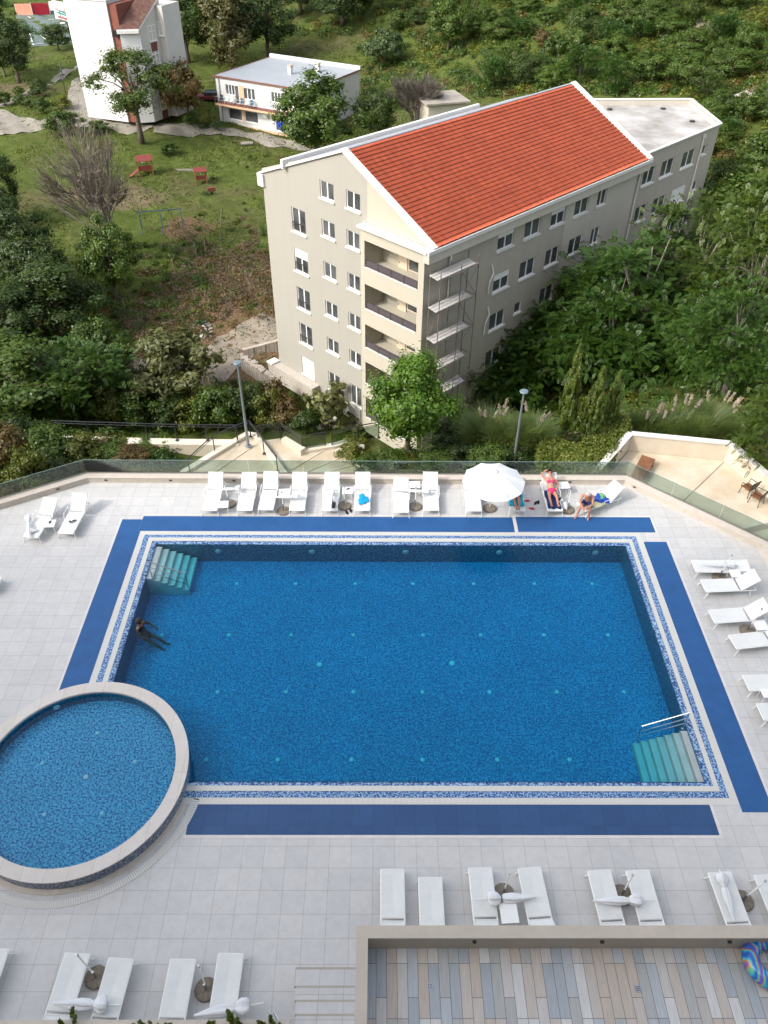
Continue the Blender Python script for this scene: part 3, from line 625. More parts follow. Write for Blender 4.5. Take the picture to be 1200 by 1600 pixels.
def swim_ring():
    q = P(1203, 1503, 6.93); R1, r1 = .31, .14
    m = bpy.data.materials.new('swirl_vinyl'); m.use_nodes = True; N, Lk = nodes_of(m); b = N['Principled BSDF']; b.inputs['Roughness'].default_value = .25; b.inputs['Coat Weight'].default_value = .3
    tc = N.new('ShaderNodeTexCoord'); wv = N.new('ShaderNodeTexWave'); wv.inputs['Scale'].default_value = 1.6; wv.inputs['Distortion'].default_value = 7; wv.inputs['Detail'].default_value = 2; wv.inputs['Detail Scale'].default_value = 1.4; Lk.new(tc.outputs['Object'], wv.inputs[0])
    o = ramp(N, Lk, wv.outputs[0], [(0, (.02, .10, .45)), (.3, (.03, .40, .62)), (.45, (.12, .50, .22)), (.6, (.55, .25, .08)), (.75, (.40, .12, .20)), (.9, (.06, .12, .50))]); Lk.new(o, b.inputs['Base Color'])
    t = MB().lathe([(R1 + r1 * math.cos(a), r1 * math.sin(a)) for a in np.linspace(0, 2 * PI, 19)], 40)
    o = t.build('swim_ring', m, smooth=True, loc=(q.x, q.y, 6.81 + r1)); tag(o, 'inflatable swim ring with blue green and orange swirls lying on the planked terrace', 'swim ring')
swim_ring()
# shallow steps at the foot of the terrace wall
st = empty('deck_steps', P(505, 1560, 0), 0, 'shallow grey stone steps beside the beige terrace wall', 'steps'); so = st.location
for k, (ya, yb) in enumerate(((1512, 1541), (1541, 1563), (1563, 1585), (1585, 1640))):
    z = .13 * (k + 1); a = P(462, ya, z); b = P(556, yb, z); sb = MB(); sb.bb(a.x - so.x, .1 - so.x, b.y - so.y, a.y - so.y, 0, z); sb.build('step', M['deck'], st)
    MB().bb(a.x - so.x, .1 - so.x, a.y - so.y - .03, a.y - so.y + .012, z - .006, z + .003).build('nosing', M['greyr'], st)
hr = empty('step_handrail', P(436, 1600, 0), 0, 'short steel double handrail leading to the shallow steps', 'handrail'); a = P(420, 1580, .85); b = P(436, 1610, 1.25); o_ = hr.location
for dx in (0, .12): MB().tube([(a.x - o_.x + dx, a.y - o_.y, 0), (a.x - o_.x + dx, a.y - o_.y, .85), (b.x - o_.x + dx, b.y - o_.y, 1.2), (b.x - o_.x + dx, b.y - o_.y, .35)], .022, 8).build('rail', M['metal'], hr)

# ------------------------------------------------------------------ facades with real openings
def facade(mb, origin, du, u0, u1, z0, z1, holes, mats, depth=.16):
    """wall in the plane through origin along du (2D unit), outward normal = right of du; holes = (u0,u1,z0,z1); mats: list of (u_limit, index)"""
    ox, oy = origin; nx, ny = du[1], -du[0]
    def W(u, z, d=0): return (ox + du[0] * u - nx * d, oy + du[1] * u - ny * d, z)
    us = sorted({u0, u1} | {h[0] for h in holes} | {h[1] for h in holes} | {m_[0] for m_ in mats if u0 < m_[0] < u1}); zs = sorted({z0, z1} | {h[2] for h in holes} | {h[3] for h in holes})
    us = [u for u in us if u0 - 1e-6 <= u <= u1 + 1e-6]; zs = [z for z in zs if z0 - 1e-6 <= z <= z1 + 1e-6]
    def mi(u):
        for lim, k in mats:
            if u < lim: return k
        return mats[-1][1]
    for a, b in zip(us, us[1:]):
        for c, d in zip(zs, zs[1:]):
            uc, zc_ = (a + b) / 2, (c + d) / 2
            if any(h[0] < uc < h[1] and h[2] < zc_ < h[3] for h in holes): continue
            mb.add([W(a, c), W(b, c), W(b, d), W(a, d)], [(0, 1, 2, 3)], mi(uc))
    for h in holes:
        a, b, c, d = h[:4]; dp = h[4] if len(h) > 4 else depth; k = mi((a + b) / 2)
        mb.add([W(a, c), W(b, c), W(b, c, dp), W(a, c, dp)], [(0, 1, 2, 3)], k); mb.add([W(a, d), W(a, d, dp), W(b, d, dp), W(b, d)], [(0, 1, 2, 3)], k)
        mb.add([W(a, c), W(a, c, dp), W(a, d, dp), W(a, d)], [(0, 1, 2, 3)], k); mb.add([W(b, c), W(b, d), W(b, d, dp), W(b, c, dp)], [(0, 1, 2, 3)], k)
def window(parent, origin, du, u0, u1, z0, z1, depth=.12, shutter=0., sill=True, leaves=2, rail=False, name='window', pane_rnd=True, fm=None, barh=0):
    ox, oy = origin; nx, ny = du[1], -du[0]; ang = math.atan2(du[1], du[0])
    mtx = Matrix.Translation((ox - nx * depth, oy - ny * depth, 0)) @ Matrix.Rotation(ang, 4, 'Z')      # local: x along wall, -y outward
    f = MB(); t = .07
    def b(x0, x1, za, zb, y0, y1, mb=f, mi=0): mb.box(((x0 + x1) / 2, (y0 + y1) / 2, (za + zb) / 2), (x1 - x0, y1 - y0, zb - za), 0, mi, mtx)
    b(u0, u1, z0, z0 + t, -.05, .04); b(u0, u1, z1 - t, z1, -.05, .04); b(u0, u0 + t, z0 + t, z1 - t, -.05, .04); b(u1 - t, u1, z0 + t, z1 - t, -.05, .04)
    for k in range(1, leaves): x = u0 + (u1 - u0) * k / leaves; b(x - t * .75, x + t * .75, z0 + t, z1 - t, -.045, .04)
    if barh: b(u0 + t, u1 - t, z0 + (z1 - z0) * barh - .04, z0 + (z1 - z0) * barh + .04, -.043, .035)
    fo = f.build(name, fm or M['winf'], parent)
    p = MB(); b(u0 + t, u1 - t, z0 + t, z1 - t, -.012, .0, p); p.build('pane', M['pane'], fo)
    if sill: s_ = MB(); b(u0 - .09, u1 + .09, z0 - .10, z0 + .012, -.21, -.0505, s_); s_.build('sill', M['whitetrim'], fo)
    if shutter: s_ = MB(); b(u0 + .02, u1 - .02, z1 - shutter * (z1 - z0), z1 - .01, -.075, -.052, s_); s_.build('shutter', M['winf'], fo)
    if rail:
        s_ = MB(); b(u0, u1, z0 + (z1 - z0) * .36, z0 + (z1 - z0) * .36 + .05, -.11, -.07, s_)
        n = 9
        for k in range(n): x = u0 + .04 + (u1 - u0 - .08) * k / (n - 1); b(x - .012, x + .012, z0 + .04, z0 + (z1 - z0) * .36, -.10, -.08, s_)
        s_.build('window_rail', M['rail'], fo)
    return fo

BA = R_(44.6); BO = (2.75, 45.35, -14.0)
def apartment():
    root = empty('apartment_building', BO, BA, 'five storey cream and grey apartment building with orange tiled gable roof beyond the pool', 'building')
    z = lambda v: v + 14.0; w = MB(); S = 2.95
    # gable wall (runs along local -y from b=16 to b=0, outward = -x)
    CR, BE, GR, GL = 0, 1, 2, 3
    mats = [M['cream'], M['beige'], M['greyr'], M['greyl']]
    du = (0, -1); org = (.45, 16.1)                       # u = 16.1 - b
    U = lambda b: 16.1 - b
    holes = []; wins = []
    for k in range(5):
        t = .95 - S * k
        if k < 4: holes.append((U(13.1), U(11.62), z(t - 1.72), z(t))); wins.append((holes[-1], dict(rail=True, shutter=.38 if k == 1 else 0)))
        else: holes.append((U(13.1), U(11.62), z(t - 1.55), z(t))); wins.append((holes[-1], dict(shutter=.99)))
        if k < 4: holes.append((U(9.9), U(8.6), z(t - 1.15), z(t))); wins.append((holes[-1], {})); holes.append((U(7.42), U(6.2), z(t - 1.15), z(t))); wins.append((holes[-1], {}))
        else:
            holes.append((U(9.9), U(8.6), z(t - 1.62), z(t))); wins.append((holes[-1], {})); holes.append((U(7.42), U(6.2), z(t - 1.72), z(t))); wins.append((holes[-1], {}))
    for a, b in ((9.92, 8.58), (7.39, 6.08)): holes.append((U(a), U(b), z(2.36), z(3.52))); wins.append((holes[-1], {}))
    facade(w, org, du, 0, U(5.6), 0, z(1.9), [h for h in holes if h[3] <= z(1.9)], [(99, BE)])
    # gable above z=1.9 as strips between the window breakpoints under the roof line
    def roofz(b):
        if b <= 7.45: return 1.95 + (5.85 - 1.95) * (b + .35) / 7.8
        return 5.85 - (b - 7.45) * .355
    up = [h for h in holes if h[3] > z(1.9)]; bs = sorted({16.1, 0., 7.45, 5.42} | {16.1 - h[0] for h in up} | {16.1 - h[1] for h in up})
    for b0, b1 in zip(bs, bs[1:]):
        bm_ = (b0 + b1) / 2; segs = [(z(1.9), None)]; hh = [h for h in up if 16.1 - h[1] < bm_ < 16.1 - h[0]]
        k = CR if bm_ < 5.42 else BE
        def q(za, zb0, zb1):
            w.add([(.45, b1, za), (.45, b0, za), (.45, b0, zb0), (.45, b1, zb1)], [(0, 1, 2, 3)], k)
        if hh: q(z(1.9), hh[0][2], hh[0][2]); q(hh[0][3], z(roofz(b0)), z(roofz(b1)))
        else: q(z(1.9), z(roofz(b0)), z(roofz(b1)))
    for h in up:
        a, b = 16.1 - h[1], 16.1 - h[0]; c, d = h[2], h[3]
        w.add([(.45, a, c), (.45, b, c), (.61, b, c), (.61, a, c), (.45, a, d), (.45, b, d), (.61, b, d), (.61, a, d)], [(0, 1, 2, 3), (4, 7, 6, 5), (0, 3, 7, 4), (1, 5, 6, 2)], BE)
    for h, kw in wins: window(root, org, du, *h[:4], **kw)
    # balcony bay: front plane a=0
    lo = []
    ob = (0.0, 5.6); UB = lambda b: 5.6 - b
    for k in range(5): t = .95 - S * k; lo.append((UB(5.25), UB(.48), z(t - 1.80), z(t), 1.7))
    facade(w, ob, du, 0, 5.6, 0, z(1.72), lo, [(99, CR)])
    w.add([(0, 5.6, 0), (0, 5.6, z(1.72)), (.45, 5.6, z(1.72)), (.45, 5.6, 0)], [(0, 1, 2, 3)], CR)
    for k in range(5):
        t = .95 - S * k; h = lo[k]
        # recessed back wall of the loggia with floor below the parapet
        w.add([(1.7, 5.25, z(t - 2.55)), (1.7, .48, z(t - 2.55)), (1.7, .48, z(t)), (1.7, 5.25, z(t))], [(0, 1, 2, 3)], BE if k % 2 else CR)
        o2 = (1.66, 5.25)
        d_ = MB().bb(1.62, 1.66, 2.95, 3.75, z(t - 2.4), z(t - .35)); dd = d_.build('balcony_door', M['dooru'], root); MB().bb(1.585, 1.62, 3.62, 3.68, z(t - 1.5), z(t - 1.38)).build('handle', M['metal'], dd)
        window(root, (1.64, 5.25), du, 2.42, 4.62, z(t - 1.55 if k else t - 1.7), z(t - .25), depth=0, sill=False, leaves=2 if k else 2, fm=M['dooru'])
        r = MB()
        for zz in (-1.27, -1.72): r.bb(.04, .08, .55, 5.2, z(t + zz), z(t + zz + .05))
        for i in range(5): y = .57 + i * 1.15; r.bb(.035, .085, y - .025, y + .025, z(t - 1.8), z(t - 1.25))
        ro = r.build('balcony_rail', M['rail'], root); MB().bb(.055, .065, .6, 5.15, z(t - 1.66), z(t - 1.29)).build('tinted_panel', M['tinted'], ro)
        MB().bb(-.04, .12, .48, 5.25, z(t - 1.803), z(t - 1.77)).build('ledge', M['whitetrim'], root)
    MB().bb(-.22, .5, -.3, 5.75, z(1.72), z(1.86)).build('bay_cornice', M['whitetrim'], root)
    # long grey side: plane b=0, runs along +x
    holes = []; wins = []; dx = (1, 0)
    def wn(a0, a1, zt, zb, **kw): holes.append((a0, a1, z(zb), z(zt))); wins.append((holes[-1], kw))
    cols = [(7.12, 8.85), (10.0, 11.75), (13.0, 14.65), (15.85, 17.6), (18.75, 19.9)]
    for k in range(5):
        t = 1.0 - S * k
        for j, (a, b) in enumerate(cols):
            if k >= 2 and j == 1: wn(9.96, 10.75, t - .1, t - .95, leaves=1); continue
            sh = .35 if (k == 0 and j in (0, 2)) or (k == 1 and j == 0) else (.16 if k == 0 and j == 3 else 0)
            wn(a, b, t, t - 1.3, shutter=sh)
        for a, b, s_ in ((24.95, 26.7, 0), (27.65, 29.6, 0), (30.95, 33.0, 0), (34.25, 34.95, 1)):
            if s_: wn(a, b, t - .05, t - .85, leaves=1)
            elif k == 1 and a == 30.95: wn(30.6, 32.9, t + .1, t - 1.3, shutter=.98)
            elif k == 2 and a == 27.65: wn(28.0, 28.9, t - .1, t - 1.0, leaves=1)
            else: wn(a, b, t + .05, t - 1.28)
    ou = (0.0, 0.0)
    mh = [h for h in holes if h[1] < 24.6]; fh = [h for h in holes if h[0] > 24.6]
    facade(w, ou, dx, 0.0, 24.6, 0, z(1.72), mh, [(14.9, GR), (24.0, GL), (99, GR)])
    facade(w, (0, -.001), dx, 24.6, 36.4, 0, z(2.25), fh, [(99, GR)])
    for h, kw in wins: window(root, ou if h[0] < 24.6 else (0, 0), dx, *h[:4], **kw)
    # hidden sides and annex sides
    w.add([(36.4, 0, 0), (41.6, 5.6, 0), (41.6, 5.6, z(2.25)), (36.4, 0, z(2.25))], [(0, 1, 2, 3)], GR)
    w.add([(41.6, 5.6, 0), (31.0, 15.2, 0), (31.0, 15.2, z(2.25)), (41.6, 5.6, z(2.25))], [(0, 1, 2, 3)], GR)
    w.add([(31, 15.2, 0), (24.6, 16.1, 0), (24.6, 16.1, z(2.25)), (31, 15.2, z(2.25))], [(0, 1, 2, 3)], GR)
    w.add([(24.6, 16.1, 0), (.45, 16.1, 0), (.45, 16.1, z(2.7)), (24.6, 16.1, z(2.7))], [(0, 1, 2, 3)], BE)
    w.add([(24.6, 0, z(1.5)), (24.6, 16.1, z(1.5)), (24.6, 16.1, z(2.6)), (24.6, 7.45, z(5.8)), (24.6, 0, z(1.9))], [(0, 1, 2, 3, 4)], CR)
    w.build('wall', mats, root)
    # orange tiled slope: courses of tiles stepped down from ridge to eave, with the roll of the pantiles across
    n = 27; A0, A1 = .62, 24.35; b_r, z_r, b_e, z_e = 7.38, 5.84, -.42, 1.98; nx = 238
    V = []; F = []; sl = math.hypot(b_r - b_e, z_r - z_e); nb, nz = -(z_r - z_e) / sl, (b_r - b_e) / sl
    xs = np.linspace(A0, A1, nx * 3 + 1); roll = .016 * np.abs(np.sin(xs * PI / .60)) 
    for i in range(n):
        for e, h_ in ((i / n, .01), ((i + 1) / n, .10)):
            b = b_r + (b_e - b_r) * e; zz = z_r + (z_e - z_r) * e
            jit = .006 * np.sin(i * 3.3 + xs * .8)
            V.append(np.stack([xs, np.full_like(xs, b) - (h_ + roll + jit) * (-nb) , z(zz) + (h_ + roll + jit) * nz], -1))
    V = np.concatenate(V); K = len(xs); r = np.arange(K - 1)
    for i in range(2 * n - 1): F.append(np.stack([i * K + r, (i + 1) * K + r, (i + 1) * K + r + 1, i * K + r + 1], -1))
    m = bpy.data.materials.new('orange_tile'); m.use_nodes = True; N, Lk = nodes_of(m); bs_ = N['Principled BSDF']; bs_.inputs['Roughness'].default_value = .75
    tc = N.new('ShaderNodeTexCoord'); mp = N.new('ShaderNodeMapping'); mp.inputs['Scale'].default_value = (1, 1.1188, 0); Lk.new(tc.outputs['Object'], mp.inputs[0])
    br = N.new('ShaderNodeTexBrick'); br.offset = 0; br.inputs['Scale'].default_value = 1; br.inputs['Brick Width'].default_value = .3; br.inputs['Row Height'].default_value = .323; br.inputs['Mortar Size'].default_value = 0
    br.inputs['Color1'].default_value = (.66, .115, .045, 1); br.inputs['Color2'].default_value = (.76, .15, .06, 1); Lk.new(mp.outputs[0], br.inputs[0])
    nn = noise(N, Lk, tc.outputs['Object'], .6, 5, .7); k_ = ramp(N, Lk, nn, [(.3, (.80, .82, .86)), (.65, (1,) * 3)]); Lk.new(mixc(N, Lk, br.outputs[0], k_, 1., 'MULTIPLY'), bs_.inputs['Base Color'])
    rf = npmesh('tiled_roof', V, np.concatenate(F), [m, mat('tile_gap_shade', (.20, .04, .02), .9)], root)  # riser faces coloured dark to stand for the shadow under each course
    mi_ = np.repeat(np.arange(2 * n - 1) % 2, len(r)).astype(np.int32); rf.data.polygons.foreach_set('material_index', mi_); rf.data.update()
    bk = MB(); bk.add([(.62, 7.38, z(5.80)), (24.35, 7.38, z(5.80)), (24.35, 13.3, z(3.72)), (.62, 13.3, z(3.72))], [(0, 1, 2, 3)])
    bk.add([(.5, 13.6, z(3.58)), (24.4, 13.6, z(3.58)), (24.4, 16.3, z(2.5)), (.5, 16.3, z(2.5))], [(0, 1, 2, 3)]); bk.build('rear_roof', M['greyroof'], root)
    MB().beam((.5, 7.4, z(5.86)), (24.4, 7.4, z(5.86)), .22, .12).build('ridge_cap', M['greyroof'], root)
    MB().bb(.1, 20.6, 13.25, 13.5, z(3.45), z(4.02)).build('rear_parapet', M['whitetrim'], root)
    t = MB()
    for a0, a1 in ((.2, .62), (24.36, 24.95)):
        for (ba, za, bb_, zb) in ((7.45, 5.92, -.45, 1.97),):
            t = MB(); t.beam(((a0 + a1) / 2, ba, z(za)), ((a0 + a1) / 2, bb_, z(zb)), a1 - a0, .2); t.build('verge_trim', M['whitetrim'], root)
    t = MB()
    t.beam((.44, 7.6, z(5.78)), (.44, 16.3, z(2.46)), .26, .14)
    t.build('verge_trim', M['whitetrim'], root)
    e = MB(); e.bb(-.25, 24.95, -.56, -.43, z(1.74), z(1.97)); e.bb(-.12, 24.9, -.47, -.0, z(1.16), z(1.74), 1); e.build('eave_gutter', [M['whitetrim'], M['greyl']], root)
    MB().bb(.3, .62, 15.9, 16.55, z(1.55), z(2.4)).build('left_gutter', M['whitetrim'], root)
    # annex flat roof with parapet
    poly = [(24.96, .18), (36.33, .18), (41.3, 5.55), (31.0, 14.9), (24.96, 15.9)]
    MB().add([(x, y, z(1.85)) for x, y in poly], [(0, 1, 2, 3, 4)]).build('flat_roof', M['flatroof'], root)
    pp = MB(); pl = [(24.96, -.03), (36.45, -.03), (41.75, 5.6), (31.1, 15.3), (24.96, 16.2)]
    for a, b in zip(pl, pl[1:]): pp.beam((*a, z(2.27)), (*b, z(2.27)), .24, .09); 
    for a, b in zip(poly, poly[1:]): pp.add([(*a, z(1.8)), (*b, z(1.8)), (*b, z(2.23)), (*a, z(2.23))], [(0, 1, 2, 3)], 1)
    pp.build('roof_parapet', [M['whitetrim'], M['greyl']], root)
    for a, b in ((34.6, 9.6), (38.3, 6.4), (36.6, 2.6)): MB().lathe([(0, .12), (.22, .12), (.24, 0)], 12, (a, b, z(1.86))).build('roof_vent', M['black'], root)
    for a, dz in ((24.25, 1.1), (33.75, 1.75)):
        d = MB(); d.bar((a, -.09, 0), (a, -.09, z(dz)), .07, 8); d.bb(a - .12, a + .12, -.2, -.01, z(dz) - .05, z(dz) + .18); d.build('drainpipe', M['whitetrim'], root)
    d = MB(); d.bar((2.3, -.11, z(-2.6)), (2.3, -.11, z(1.15)), .085, 8); d.build('drainpipe', M['winf'], root)
    for zt in (0.0, -3.0): 
        c = MB(); c.tube([(6.5, -.1, z(-3.1 + zt)), (6.45, -.16, z(-2.2 + zt)), (6.75, -.2, z(-1.6 + zt)), (6.6, -.12, z(-1.0 + zt))], .05, 6); c.build('cable_roll', M['winf'], root)
    # stone plinth at the left foot
    ps = MB(); ps.bb(-.35, .445, 11.0, 16.6, 0, z(-12.65)); ps.build('plinth', M['plinth'], root)
    MB().bb(-.42, .44, 16.0, 16.7, z(-12.65), z(-12.5)).build('plinth_cap', M['whitetrim'], root)
    MB().bb(.38, .446, 6.3, 9.0, 0.02, z(-12.75)).build('white_plinth', M['whitetrim'], root)
    dd = MB().bb(.36, .446, 8.2, 9.1, .05, 2.05).build('door', M['rail'], root); MB().bb(.30, .36, 8.3, 8.36, 1.0, 1.12).build('handle', M['metal'], dd)
    return root
apartment()
def bl(a, b, zz): c, s = math.cos(BA), math.sin(BA); return Vector((BO[0] + a * c - b * s, BO[1] + a * s + b * c, zz))
def scaffold():
    r = empty('scaffolding', bl(.2, -1.2, -13.2), BA, 'steel scaffolding with white planks against the shaded grey side of the apartment building', 'scaffolding')
    zz = lambda v: v + 13.2; f = MB()
    xs = (0.0, 1.9, 3.55)
    for x in xs:
        for y in (0.0, .85): f.bar((x, y, 0), (x, y, zz(.75 if x < 3 else .9)), .035, 6)
    for lv in (.35, -1.75, -3.9, -6.0, -8.1, -10.2):
        for y in (0, .85): f.bar((0, y, zz(lv - .08)), (3.55, y, zz(lv - .08)), .028, 6)
        for x in xs: f.bar((x, 0, zz(lv - .05)), (x, .85, zz(lv - .05)), .028, 6)
    f.bar((1.9, .0, zz(.35)), (3.55, 0, zz(-1.75)), .02); f.bar((3.55, 0, zz(.3)), (1.9, 0, zz(-1.8)), .02); f.bar((1.9, 0, zz(-1.75)), (3.55, 0, zz(-3.9)), .02); f.bar((3.55, 0, zz(-3.9)), (.2, .0, zz(-6)), .02); f.bar((0, 0, zz(-1.7)), (0, .85, zz(-3.9)), .02)
    f.build('steel_frame', M['rust'], r)
    for lv, x1 in ((.35, 3.35), (-1.75, 3.1), (-3.9, 3.1), (-6.0, 3.0), (-8.1, 3.2)):
        p = MB()
        for k in range(3): p.bb(-.2 + .05 * k, x1 + .08 * ((k * 7) % 3), .03 + k * .28, .03 + k * .28 + .25, zz(lv) + .012 * k, zz(lv) + .05 + .012 * k)
        p.build('plank_deck', M['plank'], r)
scaffold()

# ------------------------------------------------------------------ white tower block at the upper left
def corner(px, py, zb): p = P(px, py, zb); return Vector((p.x, p.y))
def tower():
    zb = -9.6; A = corner(139, 183, zb); B = corner(201, 191, zb); D = corner(242, 190.5, zb); E = corner(275, 178, zb)
    root = empty('tower_block', (A.x, A.y, zb), 0, 'tall white tower block with a brick red stripe and tiled lower roof, upper left', 'building')
    d1 = (B - A).normalized(); n1 = Vector((-d1.y, d1.x)); dE = (E - D); lE = dE.length; dE.normalize(); nE = Vector((-dE.y, dE.x))
    w = MB(); O_ = A
    def pr(pts, z0, z1, mi=0): w.prism([((p - O_).x, (p - O_).y) for p in pts], z0, z1, mi)
    H1 = hgt(B.y, 2, 165) - zb
    pr([A, B, B + n1 * 9, A + n1 * 9], 0, H1, 0)
    # red stripe pier between the blocks
    R1 = B + d1 * 1.2; pr([B + n1 * .25 + d1 * .01, R1 + n1 * .25, R1 + n1 * 6, B + n1 * 6 + d1 * .01], 0, H1 - .3, 1)
    # rear wing behind the stripe
    pr([R1 + n1 * 5 + d1 * .01, R1 + d1 * 3.4 + n1 * 5, R1 + d1 * 3.4 + n1 * 9, R1 + n1 * 9 + d1 * .01], 0, H1 - .9, 2)
    # lower stair block with lean-to tiled roof
    C_ = R1 + n1 * .0 + d1 * .01; zl = hgt(D.y, 47, 218) - zb; zh = zl + 2.9
    back = E - C_; 
    F2 = C_ + (E - D)
    pts = [C_, D, E, F2]; vs = [((p - O_).x, (p - O_).y, 0) for p in pts] + [((C_ - O_).x, (C_ - O_).y, zl), ((D - O_).x, (D - O_).y, zl), ((E - O_).x, (E - O_).y, zh), ((F2 - O_).x, (F2 - O_).y, zh)]
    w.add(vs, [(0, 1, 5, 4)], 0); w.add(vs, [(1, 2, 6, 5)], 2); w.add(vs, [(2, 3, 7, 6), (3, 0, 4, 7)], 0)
    w.build('wall', [M['whitewall'], M['redwall'], M['greywall']], root)
    r = MB(); e = .35; q = [C_ - d1 * .1 - dE * e, D + d1 * .2 - dE * e, E + d1 * .2 + dE * .2, F2 - d1 * .1 + dE * .2]; zs = [zl - .12, zl - .12, zh + .12, zh + .12]
    v = [((p - O_).x, (p - O_).y, z_ + .05) for p, z_ in zip(q, zs)] + [((p - O_).x, (p - O_).y, z_ + .3) for p, z_ in zip(q, zs)]
    r.add(v, [(4, 5, 6, 7)], 0); r.add(v, [(0, 1, 5, 4), (1, 2, 6, 5), (2, 3, 7, 6), (3, 0, 4, 7)], 1); ro = r.build('lower_roof', [M['browntile'], M['whitetrim']], root)
    MB().beam(((q[0] - O_).x, (q[0] - O_).y, zl - .1), ((q[1] - O_).x, (q[1] - O_).y, zl - .1), .3, .35).build('gutter', M['whitetrim'], ro)
    cp = MB(); cp.prism([((p - O_).x, (p - O_).y) for p in (A - d1 * .15 - n1 * .15, B + d1 * .15 - n1 * .15, B + d1 * .15 + n1 * 9.1, A - d1 * .15 + n1 * 9.1)], H1 + .002, H1 + .4); cp.build('roof_edge', M['whitetrim'], root)
    # stair windows with red panels on the shaded side
    uD = Vector((D.x - O_.x, D.y - O_.y)); redp = M['redwall']
    for k, (zt) in enumerate([hgt(D.y + dE.y * lE * .42, y, 240) - zb for y in (40, 76.5, 112.5, 148)]):
        hh = 1.75
        window(root, (uD.x, uD.y), dE, lE * .36, lE * .66, zt - hh, zt, depth=.02, sill=True, leaves=2, barh=.62)
        MB().beam(tuple(Vector((*(uD + dE * lE * .38 + Vector((dE.y, -dE.x)) * .02), zt - hh - .65))), tuple(Vector((*(uD + dE * lE * .64 + Vector((dE.y, -dE.x)) * .02), zt - hh - .65))), .05, 1.05).build('red_panel', redp, root)
    # windows of the rear wing
    rw = R1 + n1 * 5 - O_
    for k in range(2): window(root, (rw.x, rw.y), d1, .5 + k * 1.4, 1.1 + k * 1.4 + (k % 2) * .6, H1 - 4.2, H1 - 2.6, depth=.02, leaves=2)
    for k in range(1): window(root, (rw.x, rw.y), d1, 1.2 + k * 2.2, 2.0 + k * 2.2, H1 - 7.4, H1 - 6.0, depth=.02, leaves=1)
    ac = MB(); ac.bb(-.4, .4, -.35, 0, 0, .6); 
    s = B + d1 * .55 + n1 * .24 - O_; a_ = MB(); a_.box((s.x, s.y - .2, hgt(B.y, 52, 182) - zb), (.5, .35, .7)); a_.build('wall_lantern', M['black'], root)
    for pz in (2.3, 5.0): s = uD + dE * lE * .62 + Vector((dE.y, -dE.x)) * .2; MB().box((s.x, s.y, pz), (.45, .8, .6), math.atan2(dE.y, dE.x) + PI / 2).build('air_conditioner', M['winf'], root)
tower()

